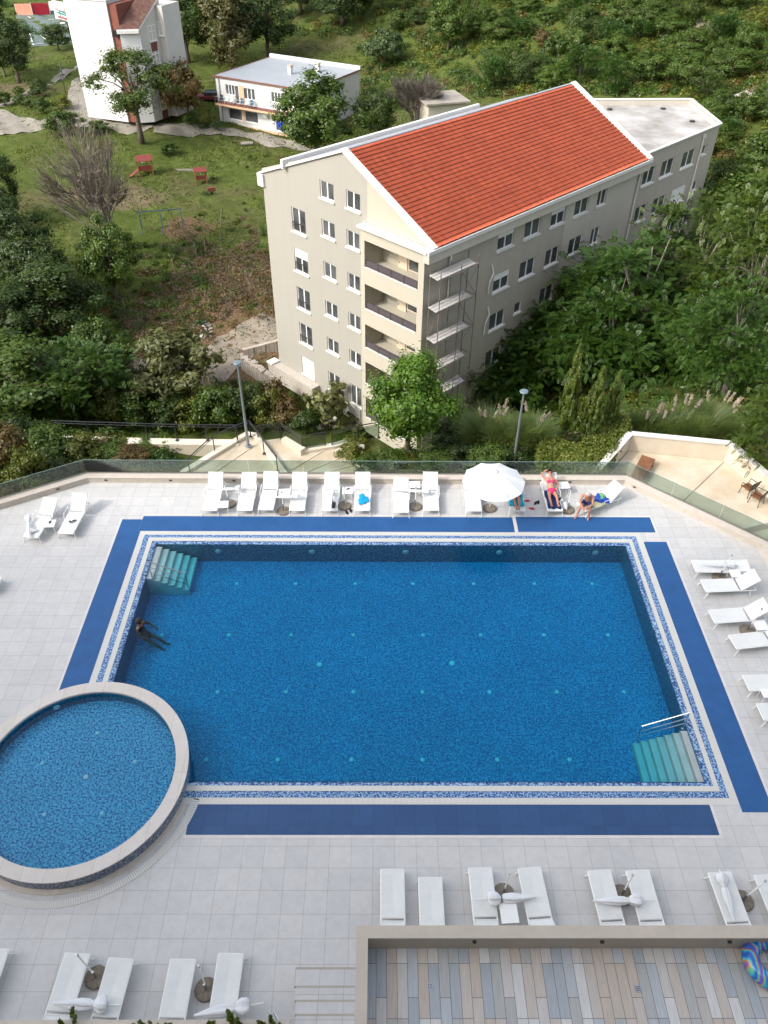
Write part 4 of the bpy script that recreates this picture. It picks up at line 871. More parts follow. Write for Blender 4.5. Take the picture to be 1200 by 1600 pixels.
# ------------------------------------------------------------------ two-storey white house with flat roof
def house():
    zb = -10.9; A = corner(345, 194, zb); ZR = hgt(A.y, 118, 334)
    fr = P(480, 141, ZR); br = P(553, 106, ZR); bk = P(408, 88, ZR)
    d = (Vector((fr.x, fr.y)) - A); L = d.length; d.normalize(); n = Vector((-d.y, d.x)); Wd = (Vector((br.x, br.y)) - Vector((fr.x, fr.y))).length * .96
    root = empty('white_house', (A.x, A.y, zb), math.atan2(d.y, d.x), 'two storey white house with flat grey roof and a long front balcony', 'house')
    H = ZR - zb; w = MB(); holes = []; wins = []
    def wn(x0, x1, z0, z1, **k): holes.append((x0, x1, z0, z1)); wins.append((holes[-1], k))
    for x in (1.55, 9.1): wn(x, x + 1.5, H - 2.1, H - .85, leaves=3); wn(x + 1.6 - .05, x + 2.2, H - 3.05, H - .85, leaves=1, sill=False); wn(x + 3.0, x + 4.9, H - 2.3 , H - .9, leaves=3)
    wn(1.6, 3.9, .95, 2.35, leaves=1); wn(4.4, 6.6, .95, 2.35, leaves=1); wn(9.6, 11.6, 1.4, 2.4, leaves=3)
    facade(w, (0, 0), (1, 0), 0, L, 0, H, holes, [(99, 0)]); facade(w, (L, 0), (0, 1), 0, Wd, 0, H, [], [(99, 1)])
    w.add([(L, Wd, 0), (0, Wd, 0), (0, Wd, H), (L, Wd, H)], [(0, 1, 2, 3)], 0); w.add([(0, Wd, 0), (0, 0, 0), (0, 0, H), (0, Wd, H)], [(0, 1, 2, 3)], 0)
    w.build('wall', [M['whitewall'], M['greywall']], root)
    for h, k in wins: window(root, (0, 0), (1, 0), *h, **k)
    r = MB(); r.add([(-.1, -.1, H + .02), (L + .1, -.1, H + .02), (L + .1, Wd, H + .02), (-.1, Wd, H + .02)], [(0, 1, 2, 3)]); r.build('flat_roof', M['houseroof'], root)
    e = MB(); e.bb(-.2, L + .2, -.22, -.1, H - .12, H + .07); e.bb(L + .1, L + .22, -.1, Wd, H - .12, H + .07); e.bb(-.22, -.1, -.1, Wd, H - .12, H + .07); e.build('rusty_edge', mat('rust_edge', (.16, .07, .045), .8), root)
    MB().bb(-.2, L + .2, Wd - .25, Wd + .1, H - .1, H + .45).build('rear_parapet', M['whitewall'], root)
    for x, y in ((8.2, 6.0), (10.6, 9.2)): c = MB(); c.bb(x - .25, x + .25, y - .25, y + .25, H, H + .9); c.bb(x - .32, x + .32, y - .32, y + .32, H + .9, H + 1.1, 1); c.build('chimney', [M['whitewall'], M['greyr']], root)
    s = MB(); s.bb(.5, L, -1.25, -.002, H - 3.25, H - 3.05); s.bb(.5, L, -1.3, -1.25, H - 3.27, H - 3.03, 1); s.build('balcony_slab', [M['redwall'], M['peach']], root)
    b = MB()
    for i in range(13): x = .55 + i * (L - .6) / 12; b.bar((x, -1.22, H - 3.03), (x, -1.22, H - 2.2), .025, 5)
    b.bar((.55, -1.22, H - 2.2), (L - .05, -1.22, H - 2.2), .03, 5); b.bar((.55, -1.22, H - 2.6), (L - .05, -1.22, H - 2.6), .018, 5); b.build('balcony_rail', M['grey_metal'], root)
    for x in (3.85, 11.45): MB().bb(x, x + .8, -.03, -.002, H - 3.03, H - .7).build('peach_panel', M['peach'], root)
    MB().bb(3.95, 4.35, -.03, -.002, .7, 2.6).build('peach_panel', M['peach'], root)
    MB().bb(-.02, L + .02, -.06, -.003, 0, .32).build('base_band', M['peach'], root); MB().bar((.6, -.1, 0), (.6, -.1, H - .2), .06, 6).build('drainpipe', M['greyr'], root)
    MB().bb(L + .003, L + 1.2, 2.0, 5.0, H - 1.0, H - .85).build('side_canopy', M['greyr'], root)
    ac = MB(); ac.bb(7.7, 8.4, -.35, -.003, 2.0, 2.5); ac.build('air_conditioner', M['winf'], root)
    # furniture on the balcony and washing below it
    org = Vector((A.x, A.y, zb)); Rz = Matrix.Rotation(math.atan2(d.y, d.x), 4, 'Z'); W_ = lambda x, y, z_: org + (Rz @ Vector((x, y, z_)))
    cm = {'white': M['winf'], 'teal': mat('teal_plastic', (.03, .13, .20), .5), 'black': M['black']}
    spots = [(1.2, 'black', 'black plastic chair at the left end of the white house balcony'), (2.1, 'white', 'white plastic chair second from the left on the house balcony'), (2.9, 'white', 'white plastic chair beside the open balcony door of the white house'), (4.7, 'teal', 'dark teal plastic chair left of the white one on the house balcony'), (5.5, 'white', 'white plastic chair between two dark teal ones on the house balcony'), (6.3, 'teal', 'dark teal plastic chair right of the white one on the house balcony')]
    for x, c, lb in spots:
        o = empty('balcony_chair', W_(x, -.75, H - 3.05), math.atan2(d.y, d.x) + .3, lb, 'chair', 'chairs on the house balcony'); s = MB(); s.bb(-.24, .24, -.24, .24, .40, .44); s.build('seat', cm[c], o)
        s = MB(); s.box((0, .26, .68), (.46, .04, .5)); s.build('backrest', cm[c], o)
        for ax in (-1, 1):
            for ay in (-1, 1): MB().bar((ax * .22, ay * .22, 0), (ax * .2, ay * .2, .4), .02, 5).build('leg', cm[c], o)
    for x, c, lb, ww in ((10.0, M['white'], 'white washing hanging on a line below the house balcony', .6), (11.2, mat('blue_cloth', (.01, .04, .30), .8), 'blue sheet hanging on a line below the house balcony', 1.3)):
        s = MB(); n_ = 10
        vs = [(-ww / 2 + ww * i / n_, .06 * math.sin(i * 1.9), zz_) for zz_ in (0, 1.0) for i in range(n_ + 1)]; s.add(vs, [(i, i + 1, n_ + 2 + i, n_ + 1 + i) for i in range(n_)])
        o = s.build('hanging_cloth', c, loc=W_(x, -1.3, 1.1)); o.rotation_euler = (0, 0, math.atan2(d.y, d.x)); so_ = o.modifiers.new('s', 'SOLIDIFY'); so_.thickness = .015; tag(o, lb, 'laundry')
house()
def shed():
    p = ground_at(705, 208); root = empty('garden_shed', p, .3, 'small weathered garden shed with grey flat roof beside a leafless tree', 'shed')
    w = MB(); w.bb(-3.2, 1.8, 0, 5, -1, 3.4); w.build('wall', M['cream'], root)
    MB().bb(-3.6, 2.2, -.4, 5.3, 3.402, 3.6).build('roof', M['concrete'], root); dd = MB().bb(-1.2, -.1, -.05, -.002, 0, 2.1).build('door', M['rail'], root); MB().bb(-.3, -.2, -.09, -.05, 1.0, 1.1).build('handle', M['metal'], dd)
shed()

# ------------------------------------------------------------------ sun loungers
def make_lounger():
    """origin: ground under the middle of the foot end, +x towards the head"""
    r = empty('sun_lounger'); f = MB(); z = .31; hx = 1.22; hw = .30
    for y in (-hw, hw): f.tube([(.0, y, z), (hx + .62, y, z)], .02, 6)
    f.tube([(.0, -hw, z), (.0, hw, z)], .02, 6); f.tube([(hx + .62, -hw, z), (hx + .62, hw, z)], .02, 6); f.tube([(hx, -hw, z), (hx, hw, z)], .016, 6)
    f.build('frame', M['white'], r)
    for x, dx in ((.10, -.10), (1.62, .08)):
        for y in (-1, 1): MB().tube([(x, y * hw, z), (x + dx, y * (hw + .035), .0)], .018, 6).build('leg', M['white'], r)
    s = MB(); n = 10
    for i in range(n + 1):
        x = hx * i / n; sag = -.030 * math.sin(PI * i / n)
        for y, dz in ((-.29, .012), (0, .012 + sag), (.29, .012)): s.v.append((x, y, z + .012 + dz))
    for i in range(n):
        for j in range(2): a = i * 3 + j; s.f.append((a, a + 3, a + 4, a + 1)); s.m.append(0)
    so = s.build('seat', M['sling'], r); m = so.modifiers.new('s', 'SOLIDIFY'); m.thickness = .008; m.offset = -1
    b = MB(); n = 6
    for i in range(n + 1):
        x = .72 * i / n; sag = -.014 * math.sin(PI * i / n)
        for y, dz in ((-.29, 0), (0, sag), (.29, 0)): b.v.append((x, y, .012 + dz))
    for i in range(n):
        for j in range(2): a = i * 3 + j; b.f.append((a, a + 3, a + 4, a + 1)); b.m.append(0)
    b.tube([(0, -.29, 0), (.72, -.29, 0), (.72, .29, 0), (0, .29, 0)], .016, 6); b.tube([(.0, -.29, 0), (0, .29, 0)], .016, 6)
    bo = b.build('backrest', M['sling'], r, loc=(hx + .09, 0, z + .015)); m = bo.modifiers.new('s', 'SOLIDIFY'); m.thickness = .014; m.offset = -1
    for y in (-1, 1): MB().tube([(hx + .02, y * .33, z), (hx + .12, y * .345, z + .2), (hx - .35, y * .345, z + .22), (hx - .45, y * .33, z)], .014, 6).build('armrest', M['white'], r)
    return r
LG = make_lounger(); LU = [False]
for o_ in LG.children:
    for md in list(o_.modifiers): bake(o_)
LOUNGE = {}
def lounger(key, px, py, yaw, back, label, group, arm=True):
    p = P(px, py, .33)
    if not LU[0]: o = LG; LU[0] = True
    else: o = copy_tree(PROTO, skip=None if key[0] in 'AD' else 'armrest')
    o.location = (p.x, p.y, 0); o.rotation_euler = (0, 0, R_(yaw)); tag(o, label, 'sun lounger', group)
    for c in o.children:
        if c.name.startswith('backrest'): c.rotation_euler = (0, -R_(back), 0)
    LOUNGE[key] = (o, back); return o
# a pristine copy to take further copies from
PROTO = LG
gA, gB, gC, gD = 'sun loungers along the far edge of the pool', 'sun loungers on the right side of the pool', 'sun loungers along the near side of the pool', 'sun loungers on the left side of the deck'
for i, (x, y, a, b, l) in enumerate([
    (327, 797, 89, 38, 'leftmost white lounger of the far row, before the stone stairs'), (382, 797, 90, 36, 'white lounger second from the left in the far row beside the pebbled base'),
    (415, 796, 88, 40, 'white lounger third from the left in the far row behind the parasol pole'), (464, 797, 90, 38, 'white lounger fourth from the left in the far row'),
    (515, 797, 89, 38, 'white lounger in the far row with a black bag on its foot end'), (566, 797, 90, 40, 'white lounger in the far row with a bright blue towel on the seat'),
    (627, 800, 89, 12, 'white lounger in the far row with nearly flat backrest, left of a small table'), (674, 797, 89, 42, 'white lounger in the far row with raised back, right of a small table'),
    (741, 798, 89, 10, 'empty white lounger half covered by the open white parasol'), (809, 798, 89, 20, 'white lounger with a turquoise towel under the right side of the open parasol'),
    (868, 798, 91, 42, 'white lounger with a navy towel under the sunbathing woman')]): lounger('A%d' % i, x, y, a, b, l, gA)
lounger('A11', 909, 792, 28, 48, 'white lounger turned sideways with blue and yellow towels beside the seated man', gA)
for i, (x, y, a, b, l) in enumerate([(47, 839, 82, 28, 'white lounger against the left parapet with a crumpled towel at its foot'), (102, 833, 86, 36, 'white lounger by the left parapet with small black items on the seat')]): lounger('D%d' % i, x, y, a, b, l, gD)
lounger('D2', -2, 911, 178, 30, 'lounger cut off by the left edge of the photograph, only its foot showing', gD)
for i, (x, y, a, b, l) in enumerate([
    (1084, 884, -1, 5, 'farthest lounger on the right side, lying flat with a folded parasol on it'), (1099, 915, 3, 42, 'lounger with steeply raised back, second from the far end on the right'),
    (1112, 963, 5, 42, 'third lounger from the far end on the right, parasol stub in front of it'), (1145, 1003, 8, 40, 'fourth lounger from the far end on the right side, below the small white table'),
    (1166, 1067, 2, 30, 'fifth lounger from the far end on the right side, cut by the photo edge'), (1188, 1112, 2, 30, 'nearest lounger on the right side, only its foot corner showing')]): lounger('B%d' % i, x, y, a, b, l, gB)
for i, (x, y, a, b, l) in enumerate([
    (613, 1358, -90, 8, 'white lounger left of the pair above the terrace corner, lying flat'), (672, 1371, -90, 10, 'single white lounger just right of the one at the terrace corner, set slightly nearer'),
    (750, 1356, -89, 8, 'white lounger holding the pole end of the folded parasol with black strap'), (827, 1356, -86, 34, 'white lounger with raised back right of the small table above the terrace wall'),
    (936, 1360, -87, 8, 'white lounger holding the pointed end of a folded parasol above the terrace wall'), (996, 1360, -88, 8, 'white lounger holding the bulky end of a folded parasol above the terrace wall'),
    (1124, 1363, -87, 8, 'white lounger with a folded parasol lying lengthwise on it'), (1196, 1367, -87, 8, 'lounger at the right photo edge near the terrace wall, mostly cut off')]): lounger('C%d' % i, x, y, a, b, l, gC)
for i, (x, y, a, b, l) in enumerate([
    (-6, 1483, -90, 8, 'lounger at the lower left photo edge, only a corner showing'), (121, 1490, -93, 14, 'lounger in the lower left, left of the round base, under a folded parasol canopy'), (189, 1498, -93, 22, 'lounger in the lower left, right of the leftmost round base, parasol pole on it'),
    (286, 1499, -91, 12, 'lounger in the lower left, left of the second round parasol base'), (361, 1490, -91, 12, 'lounger in the lower left, right of the second round base, bulky parasol on it')]): lounger('E%d' % i, x, y, a, b, l, gC)
def on(key, x, y, z=.0, rz=0):
    """a point above lounger `key` in its own frame"""
    o, b = LOUNGE[key]; m = Matrix.Translation(o.location) @ Matrix.Rotation(o.rotation_euler[2], 4, 'Z'); return m @ Vector((x, y, z))
def yaw(key): return LOUNGE[key][0].rotation_euler[2]

# ------------------------------------------------------------------ parasols, bases, tables
def base_proto():
    r = empty('parasol_base'); MB().lathe([(.0, .0), (.27, .0), (.275, .05), (.25, .085), (.0, .09)], 28).build('stone_disc', M['stonebase'], r)
    t = MB(); t.tube([(0, 0, .09), (0, 0, .40)], .032, 10); t.build('socket', M['metal'], r); return r
BP = base_proto(); first = [True]
def base(px, py, label, lean=(0, 0), h=.95, stub=True):
    global BP
    o = BP if first[0] else copy_tree(BP, skip='lower_pole'); first[0] = False; p = P(px, py, .05); o.location = (p.x, p.y, 0); tag(o, label, 'parasol base', 'round stone parasol bases')
    if stub:
        t = MB().tube([(0, 0, .12), (lean[0] * .5, lean[1] * .5, .55), (lean[0], lean[1], h)], [.02, .02, .02], 8); ts = t.build('lower_pole', M['winf'], o)
        MB().lathe([(.0, .07), (.03, .06), (.032, 0), (0, 0)], 8, (lean[0], lean[1], h)).build('joint_cap', M['metal'], ts)
    return o
pb = [(358, 787, 'round stone parasol base between the first two loungers of the far row', (-.1, .15)), (443, 798, 'round stone parasol base between the third and fourth loungers of the far row', (0, .05)), (538, 790, 'round stone parasol base left of the lounger with the blue towel', (.02, .1)),
      (649, 791, 'round stone parasol base right of the flat lounger in the far row', (.0, .1)), (887, 796, 'small round parasol base between the sunbathing woman and the seated man', (.02, .2)),
      (1124, 902, 'stone parasol base between the two farthest loungers on the right side', (.25, .2)), (1168, 985, 'pebbled parasol base in front of the small table on the right side', (.25, .15)),
      (787, 1396, 'pebbled parasol base behind the folded parasol with a black strap', (.06, .1)), (972, 1398, 'pebbled parasol base behind the folded parasol above the middle of the terrace wall', (.1, .1)), (1161, 1407, 'pebbled parasol base at the right beside the lounger with the lengthwise parasol', (.32, .1)),
      (150, 1527, 'brown pebbled parasol base between the two leftmost near loungers', (-.27, .18)), (322, 1546, 'brown pebbled parasol base between the two loungers left of the grey steps', (-.06, .2))]
for x, y, l, ln in pb: base(x, y, l, ln)
def folded(p, q, label, bulky=1., strap=False, pole=.32, mtl='canvas'):
    """folded parasol canopy lying from its pointed top p to its bulky rim q, the pole sticking out beyond q"""
    p, q = Vector(p), Vector(q); L = (q - p).length; r = empty('folded_parasol', (p + q) / 2, 0, label, 'parasol', 'folded white parasols'); c = r.location; d = (q - p).normalized()
    a = d.cross(Vector((0, 0, 1))).normalized(); u = a.cross(d); n = 32; V = []; prof = [(0, .018), (.06, .026), (.3, .052), (.5, .070), (.66, .060), (.71, .04), (.74, .04), (.79, .075), (.87, .105), (.95, .10), (.99, .07), (1.0, .03)]; F = []
    seed = rnd.random() * 9
    for i, (t, rr) in enumerate(prof):
        for k in range(n):
            th = 2 * PI * k / n; fold = 1 + (.34 if t > .1 else 0) * (abs(math.sin(k * 4 * PI / n + seed + t * 2)) * 2 - 1) + .12 * math.sin(k * 2.3 + seed * 3 + t * 9)
            rx = rr * bulky * fold; V.append((p + d * (t * L) + a * math.cos(th) * rx * 1.15 + u * (math.sin(th) * rx * .72)) - c + Vector((0, 0, (.03 if t > .76 else 0))))
    for i in range(len(prof) - 1):
        for k in range(n): k2 = (k + 1) % n; F.append((i * n + k, i * n + k2, (i + 1) * n + k2, (i + 1) * n + k))
    cm = MB(); cm.add(V, F); cm.build('canopy', M[mtl], r, smooth=True)
    MB().bar(q - d * .1 - c, q + d * pole - c, .018, 8).build('pole', M['winf'], r)
    s = MB(); sp = p + d * (.72 * L) - c
    s.tube([sp + a * math.cos(t) * .075 * bulky + u * math.sin(t) * .055 * bulky for t in np.linspace(0, 2 * PI, 14)], .012 if strap else .008, 5); s.build('strap', M['rubber'] if strap else M['canvas'], r)
    return r
def PZ(x, y, z=.46): return P(x, y, z)
folded(PZ(838, 1401), PZ(762, 1405), 'folded white parasol with black strap lying across two loungers above the small table', 1.25, True)
folded(PZ(926, 1408), PZ(1002, 1407), 'folded white parasol across two loungers above the middle of the terrace wall', 1.15)
folded(PZ(1147, 1440, .5), PZ(1126, 1365, .5), 'folded white parasol lying lengthwise along a lounger near the right edge', 1.0, pole=.1)
folded(PZ(84, 1568), PZ(168, 1570), 'folded white parasol across the two leftmost near loungers', 1.3, pole=.3)
folded(PZ(303, 1587), PZ(390, 1571), 'folded white parasol across the loungers right of the second near base', 1.3, pole=.32)
folded(PZ(338, 765, .5), PZ(376, 763, .55), 'folded white parasol across the first two loungers of the far row', .9, pole=.1)
folded(PZ(425, 777, .5), PZ(468, 775, .55), 'folded white parasol across the third and fourth loungers of the far row', .9, pole=.1)
folded(PZ(516, 799, .5), PZ(519, 766, .5), 'folded white parasol along the lounger with the black bag', .9, pole=.02)
folded(PZ(624, 766, .5), PZ(672, 768, .55), 'folded white parasol across the loungers beside the round tree', .9, pole=.1)
folded(PZ(1098, 882, .46), PZ(1150, 884, .46), 'folded white parasol on the farthest lounger of the right side', .75, pole=.1)
folded(PZ(46, 842, .42), PZ(44, 806, .46), 'folded white parasol on the lounger against the left parapet', .85, pole=.02)
def table_proto():
    r = empty('side_table'); MB().bb(-.21, .21, -.21, .21, .40, .425).build('table_top', M['white'], r)
    for x in (-1, 1):
        for y in (-1, 1): MB().bar((x * .18, y * .18, 0), (x * .18, y * .18, .4), .014, 6).build('leg', M['white'], r)
    return r
TPo = table_proto(); tf = [True]
for x, y, a, sc_, l in ((348, 788, 4, 1, 'small white side table at the foot of the leftmost far row loungers'), (444, 769, 3, 1, 'small white side table behind the parasol pole between the third and fourth far loungers'), (543, 766, 0, 1, 'small white side table with a phone on it left of the blue towel lounger'), (648, 757, 0, 1, 'small white side table near the wall beside the flat lounger of the far row'),
                     (881, 758, 5, 1, 'small white side table at the head of the sunbathing woman'), (874, 778, 30, .6, 'small white stool with black sandals beside the sunbathing woman'), (77, 818, 5, 1, 'small white side table between the two loungers on the left'), (1149, 896, 3, .9, 'small white side table between the two farthest loungers on the right side'), (1189, 977, 3, 1, 'small white side table right of the pebbled base on the right side'), (795, 1424, 3, 1.0, 'small white side table below the parasol with the black strap'), (1199, 1083, 3, .8, 'small white side table at the right photo edge between the nearest loungers')):
    o = TPo if tf[0] else copy_tree(TPo); tf[0] = False; p = P(x, y, .42); o.location = (p.x, p.y, 0); o.rotation_euler = (0, 0, R_(a)); o.scale = (sc_ * 1.05, sc_ * (1.35 if x == 795 else 1.0), .8 if sc_ < .8 else 1); tag(o, l, 'side table', 'small white side tables')

def open_parasol():
    p = P(765, 795, 0); top = P(773, 741, 2.35); H = 2.35
    r = empty('open_parasol', p, 0, 'open white parasol shading two loungers in the far row', 'parasol'); c = Vector((top.x - p.x + .0, top.y - p.y, 0))
    rr = 1.22; n = 10; V = [(c.x, c.y, H + .14)]; F = []; K = 5
    for i in range(1, K + 1):
        t = i / K
        for k in range(n * 6):
            th = 2 * PI * k / (n * 6); s = (k % 6) / 6; ch = math.cos(PI / n) / math.cos((s - .5) * 2 * PI / n); drop = .50 * t ** 1.35; sag = -.035 * t * math.sin(PI * s)
            V.append((c.x + math.cos(th) * rr * t * ch, c.y + math.sin(th) * rr * t * ch, H + .14 - drop + sag))
    m = n * 6
    for k in range(m):
        F.append((0, 1 + k, 1 + (k + 1) % m))
        for i in range(K - 1): a = 1 + i * m; F.append((a + k, a + m + k, a + m + (k + 1) % m, a + (k + 1) % m))
    o = MB().add(V, F).build('canopy', M['canvas'], r); so = o.modifiers.new('s', 'SOLIDIFY'); so.thickness = .008
    lathe = MB().lathe([(0, .24), (.05, .2), (.13, .145), (.14, .12)], 12, (c.x, c.y, H)); lathe.build('top_cap', M['canvas'], r)
    MB().tube([(0, 0, .1), (c.x * .5, c.y * .5, 1.2), (c.x, c.y, H + .1)], .022, 8).build('pole', M['winf'], r)
    rb = MB()
    for k in range(n): th = 2 * PI * k / n; rb.bar((c.x, c.y, H + .10), (c.x + math.cos(th) * rr * .97, c.y + math.sin(th) * rr * .97, H - .36), .008, 4)
    rb.build('ribs', M['winf'], r)
    MB().lathe([(.0, .0), (.27, .0), (.275, .05), (.25, .085), (.0, .09)], 28).build('stone_disc', M['stonebase'], r)
open_parasol()

# ------------------------------------------------------------------ towels, shoes and small things
def cloth(p, a, w_, l_, m, label, cat='towel', wr=.02, th=.012, n=10, name='towel', rz=0, seed=0, slope=0):
    V = []; F = []
    for i in range(n + 1):
        for j in range(n + 1):
            x = (i / n - .5) * l_; y = (j / n - .5) * w_
            x2 = x * (1 + .06 * math.sin(j * 1.3 + seed)); y2 = y * (1 + .07 * math.sin(i * 1.1 + seed)); V.append((x2, y2, wr * math.sin(i * 1.9 + seed) * math.cos(j * 1.6 + seed) + wr + x * math.tan(slope)))
    for i in range(n):
        for j in range(n): a_ = i * (n + 1) + j; F.append((a_, a_ + n + 1, a_ + n + 2, a_ + 1))
    o = MB().add(V, F).build(name, m, smooth=True, loc=p); o.rotation_euler = (0, 0, a); s = o.modifiers.new('s', 'SOLIDIFY'); s.thickness = th; return tag(o, label, cat)
def blob_cloth(p, rx, ry, h, m, label, cat='towel', seed=1, name='towel'):
    V = [(0, 0, h)]; F = []; n = 22; K = 5
    for i in range(1, K + 1):
        t = i / K
        for k in range(n): th = 2 * PI * k / n; w_ = 1 + .22 * math.sin(3 * th + seed) + .13 * math.sin(7 * th + seed * 2); V.append((rx * t * w_ * math.cos(th), ry * t * w_ * math.sin(th), h * (1 - t * t) + .02 * math.sin(5 * th + i * 2 + seed)))
    for k in range(n):
        F.append((0, 1 + k, 1 + (k + 1) % n))
        for i in range(K - 1): a = 1 + i * n; F.append((a + k, a + n + k, a + n + (k + 1) % n, a + (k + 1) % n))
    o = MB().add(V, F).build(name, m, smooth=True, loc=p); return tag(o, label, cat)
blob_cloth(on('A5', .62, -.02, .37), .21, .32, .05, M['cyan'], 'crumpled bright blue towel on a lounger in the far row', seed=2)
def bag(p, rz, label, m, s=1.):
    o = empty('black_bag', p, rz, label, 'bag'); MB().bb(-.13 * s, .13 * s, -.1 * s, .1 * s, 0, .16 * s).build('bag_body', m, o, bevel=.03)
    MB().tube([(-.08 * s, 0, .15 * s), (-.05 * s, 0, .27 * s), (.05 * s, 0, .27 * s), (.08 * s, 0, .15 * s)], .01, 5).build('bag_handle', m, o)
bag(on('A4', .18, -.12, .37), 1.4, 'small black bag on the foot end of a lounger in the far row', M['rubber'])
blob_cloth(on('A4', .03, -.16, .35), .10, .12, .05, M['canvas'], 'crumpled white towel below the black bag', seed=5)
def shoe(p, rz, m, label, grp):
    o = MB(); pts = []
    n = 14; L = .27
    for k in range(n): th = 2 * PI * k / n; pts.append((L / 2 * math.cos(th), (.052 - .008 * math.cos(th)) * math.sin(th)))
    r = empty('flip_flop', p, rz, label, 'sandal', grp); o.prism(pts, 0, .02); o.build('sole', m, r)
    MB().tube([(.07, 0, .02), (.03, .02, .06), (-.03, .045, .02)], .009, 5).build('strap', m, r); MB().tube([(.07, 0, .02), (.03, -.02, .06), (-.03, -.045, .02)], .009, 5).build('strap', m, r)
for x, y, a, m, l in ((542, 801, 115, 'rubber', 'left black flip flop lying beside the parasol base near the blue towel'), (548, 798, 105, 'rubber', 'right black flip flop lying beside the parasol base near the blue towel'), (837, 786, 60, 'rubber', 'left of two black sandals between the parasol lounger and the woman'), (841, 785, 75, 'rubber', 'right of two black sandals between the parasol lounger and the woman'), (824, 783, 0, 'red', 'red sandal beside the turquoise towel lounger'), (831, 795, -15, 'red', 'nearer red sandal below the other red one')):
    q = P(x, y, .0); q.z = .002; shoe(q, R_(a), M[m], l, 'sandals left on the deck')
for x, y, a, l in ((884, 776, 50, 'left black sandal on the small stool'), (888, 779, 70, 'right black sandal on the small stool')): q = P(x, y, .36); shoe(Vector((q.x - .35, q.y, .342)), R_(a), M['rubber'], l, 'sandals left on the stool')
for k, (p, l) in enumerate(((P(544, 764, .43), 'dark phone on the small table of the far row'), (P(78, 816, .43), 'small dark thing on the left side table'), (on('D1', .62, .02, .36), 'small black case on the left lounger seat'), (on('D1', .70, -.1, .36), 'black sunglasses case beside the other on the left lounger'))):
    m = MB(); m.bb(-.075, .075, -.04, .04, 0, .018); m.bb(-.07, .07, -.035, .035, .018, .021, 1); o = m.build('phone' if k < 2 else 'small_case', [M['rubber'], M['pane']], bevel=.006, loc=p); o.rotation_euler = (0, 0, .5 + k); tag(o, l, 'phone' if k < 2 else 'case')
cloth(on('A9', .75, 0, .345), yaw('A9'), .60, .95, M['teal'], 'turquoise towel spread under the person shaded by the parasol', wr=.006)
cloth(on('A10', .68, 0, .345), yaw('A10'), .52, 1.15, M['navy'], 'dark navy towel spread on the woman\'s lounger', wr=.006)
def pat_towel():
    m = bpy.data.materials.new('pattern_towel'); m.use_nodes = True; N, Lk = nodes_of(m); b = N['Principled BSDF']; b.inputs['Roughness'].default_value = .9
    tc = N.new('ShaderNodeTexCoord'); v = N.new('ShaderNodeTexVoronoi'); v.inputs['Scale'].default_value = 3.2; Lk.new(tc.outputs['Object'], v.inputs[0])
    o = ramp(N, Lk, v.outputs['Distance'], [(0, (.7, .55, .1)), (.16, (.65, .66, .66)), (.24, (.01, .05, .34)), (.62, (.01, .05, .34)), (.7, (.12, .38, .10)), (.85, (.65, .66, .62))], 'CONSTANT'); Lk.new(o, b.inputs['Base Color']); return m
cloth(on('A11', .72, 0, .345), yaw('A11'), .62, .75, mat('yellow_towel', (.62, .55, .12), .9, c2=(.6, .62, .6), scale=6), 'pale yellow towel under the blue patterned one on the turned lounger', wr=.006)
blob_cloth(on('A11', .98, .02, .37), .36, .30, .09, pat_towel(), 'blue towel with white and yellow pattern bunched on the turned lounger', seed=4)
blob_cloth(on('A10', .55, -.52, .12), .16, .22, .16, M['canvas'], 'white beach bag cloth beside the sunbathing woman', seed=6)
blob_cloth(on('D0', .30, .05, .40), .18, .13, .07, M['canvas'], 'crumpled white towel at the foot of the lounger against the left parapet', seed=8)

